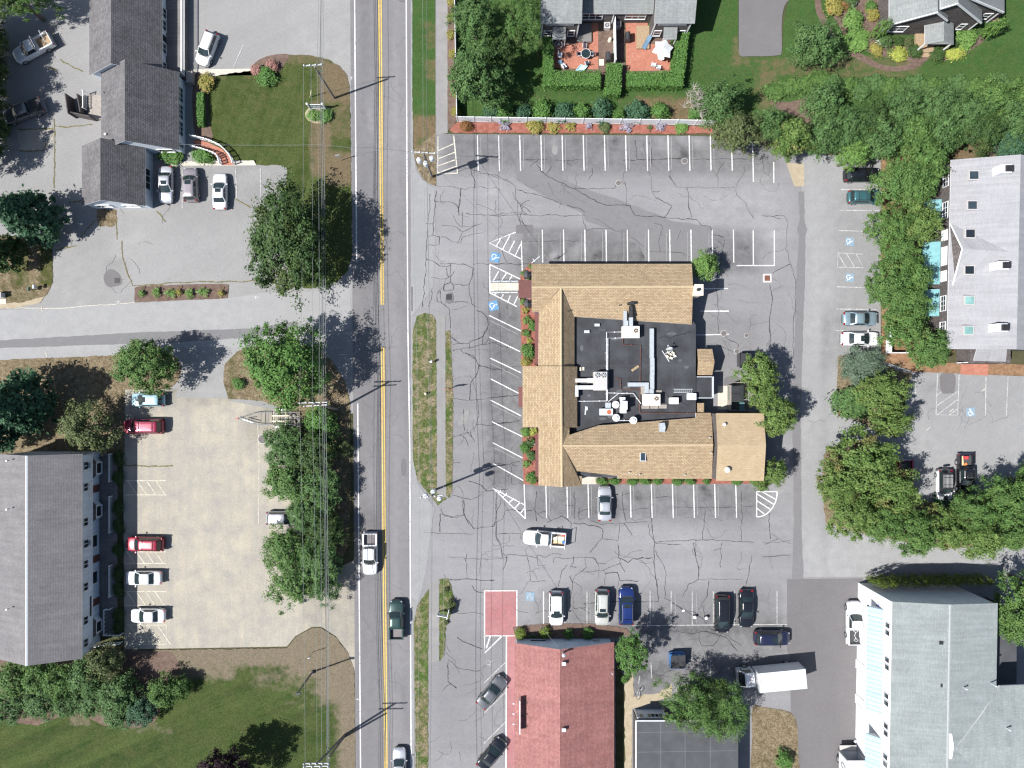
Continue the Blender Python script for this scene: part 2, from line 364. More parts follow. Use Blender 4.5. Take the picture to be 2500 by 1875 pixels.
WEAR[:] = [(2050, 470, 2140, 870, -.1, 30), (2005, 760, 2050, 900, -.12, 15), (2240, 925, 2480, 1000, -.06, 40), (2260, 935, 2330, 955, -.15, 10), (1990, 1330, 2400, 1400, .06, 60), (2007, 780, 2023, 1400, -.08, 5), (1985, 420, 2000, 900, .04, 12)]
sheet('east_lot', [(1957, 372), (2150, 372), (2150, 880), (2228, 907), (3000, 940), (3000, 1400), (2400, 1408), (1957, 1408)], .036, 'asphalt_east', 1.0)
sheet('drain_trench_patch', [ragged(F('1948,468 1963,468 1964,540 1970,560 1966,575 1965,690 1957,900 1953,1000 1957,1275 1962,1420 1933,1420 1938,1270 1933,1000 1937,900 1943,700 1950,575 1945,560 1952,540'), 1.2, 12)], .042, 'asphalt_patch')
sheet('dark_drive', [(1921, 1414), (2106, 1412), (2097, 1460), (2098, 1900), (2098, 2300), (1948, 2300), (1946, 1820), (1944, 1757), (1930, 1740), (1929, 1600), (1921, 1590)], .044, 'asphalt_dark')
sheet('long_seam_patch', [ragged(F('1262,392 1310,398 1400,450 1560,505 1640,540 1700,548 1738,556 1740,640 1580,640 1560,600 1500,565 1430,540 1420,520 1330,480 1262,440'), 2, 20)], .037, 'asphalt_patch')
sheet('utility_patch', [F('1260,549 1301,549 1301,570 1287,570 1287,588 1278,588 1278,570 1260,570'), F('1568,382 1594,382 1594,407 1568,407'), F('1425,560 1449,560 1449,585 1425,585'), F('1516,560 1536,560 1536,584 1516,584'), smooth(F('2296,914 2330,914 2330,955 2322,960 2302,960 2296,950'))], .046, 'asphalt_dark')
WEAR[:] = [(200, 520, 280, 600, -.05, 60), (270, 640, 300, 690, -.16, 16), (300, 600, 560, 690, .08, 60), (470, 0, 820, 140, .02, 80), (440, 395, 690, 500, -.1, 50), (60, 300, 120, 400, .08, 40)]
sheet('office_lot', [(-350, -350), (868, -350), (868, 1010), (742, 1010), (560, 985), (440, 960), (290, 872), (-350, 885)], .03, 'asphalt_office', 1.0)
WEAR[:] = []
sheet('side_street', [ragged(F('-1500,770 0,757 120,752 330,741 565,727 640,715 760,712 856,690 856,800 760,840 620,845 545,856 400,862 289,868 0,879 -1500,890'), .8, 20)], .036, 'asphalt_street')
sheet('street_trench_patch', [ragged(F('-900,875 0,831 330,812 619,802 660,795 725,783 726,800 640,822 430,836 0,850 -900,895'), .8, 15)], .041, 'asphalt_patch')
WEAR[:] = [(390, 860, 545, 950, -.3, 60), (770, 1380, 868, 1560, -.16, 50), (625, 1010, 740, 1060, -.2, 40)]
sheet('sandy_lot', [F('300,948 420,950 545,940 560,978 742,1014 742,1404 800,1397 868,1366 872,1660 850,1592 820,1553 785,1530 762,1530 721,1553 701,1578 304,1585')], .04, 'asphalt_sandy', 1.0)
sheet('lot_entrance', [F('444,850 560,846 581,860 552,888 547,930 560,972 430,972 440,925 447,895')], .045, 'asphalt_office')
WEAR[:] = [(905, -2000, 907, 3000, .13, 12), (966, -2000, 969, 3000, .13, 12), (886, -2000, 887, 3000, -.1, 9), (920, -2000, 921, 3000, -.09, 8), (949, -2000, 950, 3000, -.1, 9), (983, -2000, 984, 3000, -.09, 9), (895, 1250, 915, 1300, -.1, 40), (960, 300, 975, 380, .08, 60), (940, 900, 990, 960, -.06, 80), (935, -3000, 937, 3000, -.1, 6)]
sheet('road', [(852, -3000), (855, 0), (862, 900), (868, 1875), (878, 5000), (1032, 5000), (1012, 1875), (1008, 900), (1003, 0), (985, -3000)], .048, 'asphalt_road', 2.0)
sheet('road_shoulder', [ragged(F('1003,-300 1007,-300 1008,365 1016,415 1032,440 1062,460 1064,600 1058,700 1008,770 1008,1120 1020,1180 1060,1240 1040,1400 1010,1510 1013,2100 1005,2100 1003,900'), .8, 14)], .053, 'asphalt_east')
sheet('manhole_patch', [ell(986, 1141, 7, 22), ell(892, 0, 9, 7), ell(982, 1, 8, 6), ragged(F('1003,700 1008,700 1008,760 1004,760'), .5, 6)], .056, 'asphalt_dark')
sheet('pavement', [F('1064,-500 1093,-500 1093,325 1064,330'), F('1065,770 1087,770 1089,1215 1066,1205'), F('1048,1425 1072,1412 1072,1612 1046,1620')], .06, 'sidewalk')
sheet('walkway', [F('463,170 618,168 622,184 532,186 463,187'), F('420,395 625,392 626,404 420,405'), F('2097,1540 2120,1530 2124,1900 2100,1900')], .075, 'concrete', skirt=.07)
sheet('condo_drive', [smooth(F('1803,-400 1803,0 1803,100 1806,135 1830,138 1895,136 1908,125 1908,60 1915,15 1950,-60 1990,-400'))], .085, 'asphalt_dark')
# ---- planted areas
WEAR[:] = []
DRY[:] = [(800, 170, 850, 235, .95, 45), (760, 250, 800, 262, .5, 20), (772, 300, 796, 420, .9, 30), (812, 385, 850, 440, .95, 30), (820, 255, 852, 330, .55, 30), (705, 134, 800, 150, .6, 20), (610, 230, 640, 260, .3, 40), (520, 190, 850, 205, .25, 30)]
def lawn(name, poly, mat, z=.075, amp=1.4, sm=False, seed=1, step=0):
    poly = smooth(poly) if sm else poly
    return sheet(name, ragged(poly, amp, 7, True, seed), z, mat, step, skirt=z)
lawn('lawn', F('532,185 560,180 625,172 660,150 704,134 756,135 800,145 830,162 845,180 854,215 857,350 858,480 860,620 850,660 820,690 760,705 712,700 700,640 690,560 694,470 700,450 700,410 690,404 626,403 620,392 480,392 478,220 500,200'), 'lawn', step=.7)
DRY[:] = []
lawn('mulch_bed', F('477,182 505,185 530,190 512,215 508,260 512,300 520,335 505,345 480,340 470,260'), 'mulch_brown', .085, 1.0, True)
lawn('mulch_bed', F('622,165 628,150 660,136 704,133 700,150 680,180 660,205 640,200'), 'mulch_brown', .09, 1.0, True)
lawn('sign_bed', ell(779, 280, 34, 22, 24), 'sand_patch', .1, .8)
lawn('dry_lawn', F('-400,890 0,879 290,867 380,856 410,858 436,878 443,900 438,925 420,945 390,950 305,952 305,1110 -400,1110'), 'dry_grass', .075, 1.2)
DRY[:] = [(850, 860, 858, 1330, .5, 14), (560, 850, 575, 975, .5, 14), (430, 870, 446, 930, .6, 16)]
lawn('mulch_island', F('579,858 600,850 640,846 700,843 760,845 810,880 842,930 855,985 856,1100 858,1240 852,1330 832,1368 800,1392 750,1400 738,1390 736,1300 735,1014 640,979 558,974 545,930 550,887'), 'dry_grass', .075, 1.2, step=1.0)
DRY[:] = [(40, 600, 60, 690, .7, 30), (105, 600, 128, 690, .75, 22), (0, 700, 90, 740, .4, 20)]
lawn('corner_lawn', F('-300,577 0,577 129,577 130,689 116,718 95,738 50,745 -300,752'), 'dry_grass', .075, 1.5, step=1.0)
DRY[:] = [(304, 1578, 720, 1606, .95, 45), (720, 1535, 800, 1630, .9, 60), (800, 1560, 868, 1690, 1.0, 60), (845, 1690, 868, 1900, 1.0, 45), (440, 1600, 560, 1640, .8, 40), (640, 1640, 760, 1660, .5, 60), (700, 1680, 860, 1720, .3, 60), (300, 1772, 420, 1785, .4, 20), (170, 1745, 215, 1765, .6, 14)]
sheet('sand_verge', [ragged(F('-40,742 60,738 112,722 98,740 50,750 -40,756'), 1.5, 6)], .088, 'sand_patch')
lawn('flower_bed', smooth(F('336,700 400,697 480,694 552,694 558,702 556,722 545,729 440,733 340,738 330,735 330,715')), 'mulch_brown', .09, .8)
lawn('lawn_southwest', F('-400,1592 200,1592 304,1588 701,1582 721,1557 762,1533 785,1533 820,1556 850,1594 866,1640 868,1875 870,2400 -400,2400'), 'lawn_sw', .075, 1.5, step=1.0)
DRY[:] = [(1010, 300, 1060, 330, .8, 40), (1045, 60, 1062, 110, .5, 20), (1048, 150, 1062, 190, .6, 18), (1006, 330, 1015, 365, .8, 20)]
lawn('lawn_edge_bed', ragged(F('-60,1580 0,1750 30,1762 90,1771 140,1752 175,1735 192,1735 215,1752 255,1771 340,1776 375,1765 386,1748 400,1700 425,1660 440,1625 420,1592 300,1584'), 1.0, 12), 'mulch_brown', .09, .8)
lawn('verge', F('1006,-400 1063,-400 1064,322 1050,345 1030,362 1010,368 1006,200'), 'lawn_lush', .075, .8, step=1.0)
DRY[:] = [(1860, 150, 2240, 180, .5, 30), (1862, 180, 1890, 262, .6, 30), (1560, 255, 1700, 285, .8, 40), (2300, 360, 2480, 392, .9, 30), (1220, 232, 1540, 262, .25, 30), (1800, 100, 1820, 150, .6, 30), (1700, 160, 1860, 230, .25, 60), (1310, 100, 1345, 150, .4, 30)]
lawn('verge', F('1008,368 1064,324 1065,455 1050,450 1032,437 1018,410'), 'dry_grass', .076, 1.0)
lawn('verge', F('1018,772 1036,764 1055,768 1065,785 1066,1000 1067,1205 1092,1217 1069,1234 1048,1207 1020,1172 1008,1120 1007,900 1008,810'), 'verge_grass', .075, 1.0)
lawn('verge', F('1088,808 1099,806 1104,900 1106,1000 1104,1200 1096,1216 1089,1208 1088,1000'), 'verge_grass', .076, 1.2)
lawn('verge', F('1047,1437 1020,1476 1011,1518 1013,1700 1015,1875 1016,2400 1046,2400 1045,1600'), 'verge_grass', .077, 1.0)
lawn('verge', F('1073,1414 1095,1412 1106,1450 1108,1480 1098,1510 1088,1530 1085,1600 1073,1615 1072,1520'), 'verge_grass', .078, 1.8)
lawn('mulch_bed', F('1093,-400 1113,-400 1114,297 1105,310 1093,320'), 'mulch_brown', .078, .8)
lawn('red_mulch_bed', F('1098,318 1106,306 1118,299 1300,301 1500,304 1735,309 1740,325 1640,327 1400,325 1108,325'), 'mulch_red', .09, 1.2)
lawn('garden_lawn', F('1114,-500 1800,-500 1802,120 1808,140 1895,139 1910,130 1912,60 1925,0 1990,-500 3000,-500 3000,420 2500,400 2150,372 1985,372 1735,330 1735,303 1114,297'), 'lawn_lush', .075, .5, step=1.0)
DRY[:] = []
sheet('mulch_ground', [ragged(smooth(F('1880,240 1925,250 1985,235 2000,270 1975,300 1930,280 1890,262')), 2, 8, True, 17), ragged(F('1720,318 1990,300 2140,360 2140,385 1985,376 1735,330'), 2, 9, True, 18)], .084, 'mulch_brown')
sheet('house_bed', [ragged(smooth(F('2010,-60 2060,-60 2140,-60 2150,60 2180,110 2260,112 2290,100 2380,88 2405,95 2360,130 2300,150 2265,140 2250,148 2200,150 2130,130 2080,110 2045,60 2020,10')), 1.5, 8, True, 19)], .088, 'mulch_brown')
sheet('garden_path', [smooth(F('1995,-200 2003,0 2014,40 2032,75 2070,110 2120,142 2160,160 2195,162 2225,152 2250,130 2275,110 2300,108 2262,148 2232,168 2195,175 2155,172 2105,152 2050,118 2014,80 1998,45 1988,0 1980,-200'), True, 4)], .094, 'mulch_brown')
sheet('patio', [F('1363,55 1405,55 1405,100 1462,40 1460,170 1376,168 1350,165 1350,110 1406,108 1406,100 1363,100'), F('1527,52 1581,52 1581,108 1636,108 1637,172 1528,175')], .10, 'patio_brick')
sheet('patio_gravel', [F('1460,40 1496,40 1496,172 1460,172'), F('1502,50 1526,50 1526,172 1502,172'), F('1350,88 1406,88 1406,109 1350,109'), F('1582,90 1637,90 1637,107 1582,107')], .103, 'mulch_brown')
sheet('hedge_bed', [ragged(F('1325,170 1480,168 1482,205 1515,205 1520,170 1665,172 1668,214 1330,214'), 1, 8)], .087, 'mulch_brown')
lawn('tree_island', F('2150,372 2310,385 2330,860 2225,905 2190,890 2160,885 2152,870'), 'pine_straw', .08, 1.2)
lawn('tree_island', F('2047,868 2140,880 2190,905 2225,912 2215,960 2200,1030 2150,1060 2092,1026 2046,1015 2043,940'), 'dry_grass', .08, 1.2)
lawn('tree_island', F('2010,1110 2060,1075 2120,1075 2190,1130 2230,1215 2290,1230 2420,1215 2520,1150 2700,1150 2700,1335 2500,1335 2300,1338 2146,1311 2091,1298 2016,1278 2006,1200'), 'dry_grass', .08, 1.4)
lawn('kerb_bed', F('2225,908 2350,912 2500,918 2700,925 2700,895 2500,890 2340,885 2225,890'), 'pine_straw', .085, .6)
sheet('brick_walk', [F('2344,880 2412,880 2411,917 2344,914')], .092, 'patio_brick')
lawn('dirt_island', smooth(F('1838,1726 1860,1726 1918,1735 1938,1748 1946,1775 1948,1830 1950,2000 1838,2000 1836,1800')), 'dry_grass', .08, 1.2)
lawn('mulch_bed', F('1252,1530 1330,1522 1440,1522 1500,1528 1530,1535 1545,1550 1498,1556 1260,1560'), 'mulch_brown', .085, 1)
sheet('dirt_path', [ragged(F('1503,1556 1528,1700 1545,1650 1548,1700 1540,1735 1536,1900 1503,1900'), 1, 9)], .05, 'earth')
sheet('sandy_edge', [ragged(F('1525,1660 1545,1640 1546,1700 1610,1690 1640,1668 1640,1700 1600,1712 1543,1730 1540,1900 1526,1900'), 2, 9)], .055, 'sand_patch')
sheet('sand_wedge', [F('1919,397 1963,400 1963,455 1939,455')], .05, 'sand_patch')
for nm, pl in (('planter_bed', F('1272,665 1298,640 1298,686 1270,684')), ('planter_bed', F('1270,730 1300,728 1315,762 1315,894 1273,894')), ('planter_bed', F('1274,1045 1315,1045 1315,1185 1278,1182')), ('planter_bed', F('1456,1168 1860,1168 1862,1181 1456,1181'))):
    lawn(nm, pl, 'mulch_red', .085, .8)
sheet('entrance_ramp', [F('1197,691 1266,691 1266,711 1197,711')], .12, 'concrete', skirt=.1)
sheet('service_pad', [F('1752,942 1776,942 1776,1000 1752,1000'), F('1456,1165 1420,1163 1420,1182 1456,1182')], .06, 'concrete')
sheet('bare_patch', [ragged(F('236,512 284,512 286,540 274,554 240,552'), 2, 6)], .052, 'dry_grass')
sheet('broken_concrete', [ragged(F('40,318 128,310 132,340 108,366 48,368'), 3, 7)], .0521, 'asphalt_sandy')
sheet('pale_patch', [ragged(smooth(F('96,326 118,324 122,338 108,348 98,342')), 2, 5), ragged(smooth(F('1130,1012 1142,1000 1146,1012 1136,1032 1118,1036')), 1, 5), ragged(smooth(F('1350,355 1362,360 1358,378 1348,372')), 1, 5), ragged(smooth(F('1788,855 1798,853 1796,866')), 1, 4)], .0535, 'sidewalk')
sheet('dip_patch', [ragged(smooth(F('256,668 270,657 290,668 298,688 290,697 266,700 254,685')), 1.5, 5), ragged(smooth(F('1092,718 1104,715 1108,732 1098,742 1088,735')), 1.5, 5), ragged(smooth(F('1770,922 1790,920 1812,926 1800,936 1778,945 1768,940')), 1.5, 5)], .0532, 'asphalt_dark')
# ---- painted lines
def L2(a, w): return a
def lines(name, segs, w, z, mat):
    b = MB()
    for s in segs:
        p = G(s, 0); m = len(p)
        b.ribbon([(q.x, q.y) for q in p], w, z + .0007 * (len(b.f) % 5))
    o = b.build(name, _M[mat]); return tag(o, kind='structure')
seg = []
def row(x0, n, dx, y0, y1, sk=0.0, skip=()):
    return [[(x0 + dx * k, y0), (x0 + dx * k + sk, y1)] for k in range(n) if k not in skip]
seg += row(1165.6, 13, 51.65, 331, 417, 2) + [[(1837, 345), (1839, 444)], [(1888.5, 396), (1889, 447)], [(1108, 332), (1117, 423)]]
seg += row(1324, 10, 51.8, 561, 641, 1) + [[(1838.5, 563), (1839, 648)], [(1890, 563), (1890, 649)], [(1798, 648.5), (1890, 648.5)]]
seg += [[(1193.7, 770), (1272, 808)], [(1194.6, 822.5), (1271, 859)], [(1197.5, 874.6), (1272, 910)], [(1198, 925), (1266, 960)], [(1198, 977), (1272, 1015)], [(1201, 1029.5), (1275, 1065.6)], [(1203, 1080.6), (1276, 1118)], [(1204.7, 1132), (1277.5, 1173)]]
seg += row(1332.5, 10, 51.5, 1182, 1264, 2, (3,))
seg += [[(1327, 1444), (1327, 1524)]]
seg += Q('C2', '1755,1055 1995,1052')[:0] + [Q('C2', '1755,1055 1995,1052'), Q('C2', '1760,1243 2003,1243'), Q('C2', '1728,1445 2003,1438')]
# hatched areas by the restaurant
seg += [[(1259, 567), (1194.6, 593), (1273, 633)], [(1273, 588), (1275, 662)]] + [Q('C2', s) for s in ('40,698 78,630', '92,725 155,605', '145,750 195,650', '195,785 248,675')]
seg += [[(1196, 646), (1271, 682)], [(1196, 646), (1196, 715)], [(1196, 715), (1262, 748.6)], [(1196, 687.5), (1266, 687)], [(1196, 714.5), (1264, 714)]] + [Q('C2', s) for s in ('15,988 62,905', '85,985 128,920', '150,983 172,945', '20,1110 40,1090', '80,1140 100,1100', '135,1170 160,1110', '190,1185 220,1120')]
seg += [[(1204, 1192), (1282.5, 1266)], [(1204, 1192), (1281, 1232.5)], [(1279.6, 1182), (1282.5, 1266)]] + [Q('C3', s) for s in ('60,1392 78,1372', '95,1432 130,1395', '145,1480 188,1440', '195,1525 245,1470', '240,1570 280,1520')]
arc = [(1847 + 50 * math.cos(a), 1200 + 62 * math.sin(a)) for a in [math.pi / 2 * k / 12 for k in range(13)]]
seg += [arc, [(1847, 1200), (1847, 1262)], [(1847, 1205), (1890, 1232)], [(1847, 1222), (1880, 1243)], [(1847, 1240), (1866, 1255)], [(1860, 1200), (1895, 1220)], [(1847, 1200), (1897, 1200)]]
lines('stall_lines', seg, .13, .060, 'mark_white')
wseg = row(1379, 3, 54, 1443, 1524, 0) + row(1587, 5, 51.4, 1443, 1527, 0) + [[(1896.7, 1441), (1896.7, 1524)], [(1544, 1527), (1921, 1524)]]
wseg += [Q('B4', '2010,1615 2190,1440'), Q('B5', '2015,1190 2200,1010'), Q('B5', '2010,1450 2195,1265'), Q('C4', '1345,1440 1350,1570'), Q('C5', '1250,880 1240,950'), Q('C4', '1655,1420 1850,1420 1840,1600'), Q('C4', '1700,1640 1880,1640')]
wseg += [Q('D2', s) for s in ('665,217 970,217', '655,393 990,395', '648,563 880,570', '633,1038 870,1044', '630,1225 965,1229', '625,1407 975,1410')] + [Q('D2', '850,763 640,752 636,872 855,877 795,763'), Q('D2', '640,757 705,868'), Q('D2', '715,760 780,870')]
wseg += [Q('D3', s) for s in ('1297,425 1295,600', '1480,390 1467,735 1650,738 1662,400', '1888,410 1885,742', '2075,410 2060,750', '1470,660 1655,535', '1478,735 1650,605', '1580,735 1650,685', '1475,570 1515,540')] + [Q('D3', '0,212 145,215 145,245'), Q('D3', '125,975 135,1030'), Q('D3', '110,1000 140,1002')]
wseg += [Q('A1', '2055,380 1970,570'), Q('A1', '1640,530 1620,590'), Q('A1', '1820,540 1795,590')] + [Q('A2', s) for s in ('1540,60 1540,375', '1990,40 2000,290', '2200,40 2205,360')]
ground('mark_ghost', [(.27, .268, .27), (.22, .218, .22), (.2, .198, .2)], .4, 3, 14, None, grain=.2)
lines('ghost_lines', row(1174, 12, 51.65, 335, 412, 1) + row(1316, 9, 51.8, 568, 640, 0) + row(1341, 9, 51.5, 1186, 1260, 1) + row(1388, 8, 52, 1448, 1520, 1) + [[(x0, y0 + 7), (x0 + 70, y0 + 42)] for x0, y0 in ((1196, 775), (1198, 880), (1200, 980), (1205, 1085))], .09, .0585, 'mark_ghost')
lines('worn_stall_lines', wseg, .11, .061, 'mark_worn')
cseg = []
for x0, y0, x1, y1, d_ in ((306, 1173, 406.5, 1208, 1), (305, 1347, 406.5, 1375, 1), (304, 1443.6, 407, 1477.7, 1), (310, 1525.5, 407, 1572, 1)):
    cseg += [[(x0, y0), (x1, y0), (x1, y1), (x0, y1)]] + [[(x0 + 6 + 23 * k, y0), (x0 + 6 + 23 * k + (y1 - y0) * .68, y1)] for k in range(4)]
lines('hatched_bays', cseg, .12, .062, 'mark_cream')
lines('loading_hatch', [[(1107, 331), (1117, 424)], [(1069, 424), (1117, 423)], [(1069.5, 333), (1069, 424)]] + [Q('B1', s) for s in ('1625,1272 1768,1208', '1625,1340 1775,1282', '1625,1400 1780,1345', '1625,1460 1785,1400')], .12, .0605, 'mark_cream')
lines('red_zone', [], .1, .06, 'mark_white') if False else None
sheet('red_zone', [F('1183,1442 1262,1442 1262,1552 1183,1552'), F('1238,1552 1262,1552 1257,1570 1257,2000 1238,2000')], .058, 'paint_red')
lines('red_zone_border', [[(1183, 1442), (1262, 1442), (1262, 1552), (1183, 1552), (1183, 1442)], [(1236.5, 1553), (1235.5, 1900)], Q('B4', '2015,1215 2018,1360 2165,1215'), Q('B4', '2065,1215 2030,1320')], .16, .064, 'mark_white')
# road markings
def rx(x0, y): return x0 + (y) * .00775
lines('edge_lines', [[(rx(866, -1500), -1500), (rx(866, 640), 640)], [(rx(866, 985), 985), (rx(866, 3500), 3500)], [(988.5, -500), (992, 0), (994, 480), (996, 800), (1000.7, 1090), (1003, 1680), (1006, 2300)]], .15, .066, 'mark_white')
lines('centre_lines', [[(925.3, -1500 * .0) if False else (rx(925.2, y0), y0), (rx(925.2, (y0 + y1) / 2), (y0 + y1) / 2), (rx(925.2, y1), y1)] for y0, y1 in ((-1500, 744), (848, 3500))] + [[(rx(930.6, y0), y0), (rx(930.6, y1), y1)] for y0, y1 in ((-1500, 744), (848, 3500))], .16, .067, 'mark_yellow')
lines('survey_marks', [Q('B1', '880,660 890,650 897,655 895,663 882,675 898,675'), Q('A2', '980,1165 1025,1165'), Q('A2', '1002,1150 1003,1185'), Q('B2', '60,1122 110,1126'), Q('B2', '82,1105 84,1140'), Q('B2', '85,920 100,960'), Q('B5', '925,1075 965,1080'), Q('B5', '945,1065 950,1085')], .09, .068, 'mark_worn')
lines('utility_paint', [Q('D3', '1385,865 1420,840'), Q('D3', '1850,535 1885,515'), Q('D3', '1580,710 1615,685'), Q('A2', '350,1200 360,1245'), Q('A2', '362,1335 370,1355'), Q('A2', '390,1580 395,1630'), Q('B3', '780,225 860,230')], .09, .068, 'mark_cream')
# wheelchair bays: blue square and the seated figure
def wheelchair(px, py, size, rot, back, front):
    s_ = size; b = MB(); c, s = math.cos(rot), math.sin(rot); o = P(px, py)
    def T(pts): return [(o.x + (x * c - y * s) * s_, o.y + (x * s + y * c) * s_) for x, y in pts]
    if back: tag(sheet('bay_square', [[(CX + x * S, CY - y * S) for x, y in T([(-.5, -.5), (.5, -.5), (.5, .5), (-.5, .5)])]], .063, back), kind='structure')
    b.ribbon(T([(-.05, .22), (-.03, -.02), (.17, -.02), (.27, -.27), (.36, -.24)]), .085 * s_, .07)
    b.ribbon(T([(-.04, .12), (.13, .10)]), .07 * s_, .0705)
    b.ribbon(T([(-.07 + .235 * math.cos(a), -.14 + .235 * math.sin(a)) for a in [R(115 + 20 * k) for k in range(12)]]), .07 * s_, .0702)
    b.poly([(x, y, .0712) for x, y in T(ell(-.05, .33, .075, .075, 10))])
    tag(b.build('wheelchair_symbol', _M[front]), kind='structure')
for q in ((1209, 628.5, 1.25, R(-105), 'mark_blue', 'mark_white'), (1205, 746.6, 1.25, R(-75), 'mark_blue', 'mark_white'), (2074, 590, 1.1, R(-92), 'mark_faded_blue', 'mark_white'), (2074, 678, 1.1, R(-92), 'mark_faded_blue', 'mark_white'), (2369, 1006, 1.15, R(5), 'mark_faded_blue', 'mark_white'), (1294, 1456, 1.15, R(-5), 'mark_faded_blue', 'mark_worn'), (1196, 1617, 1.1, R(-60), None, 'mark_worn')):
    wheelchair(*q)
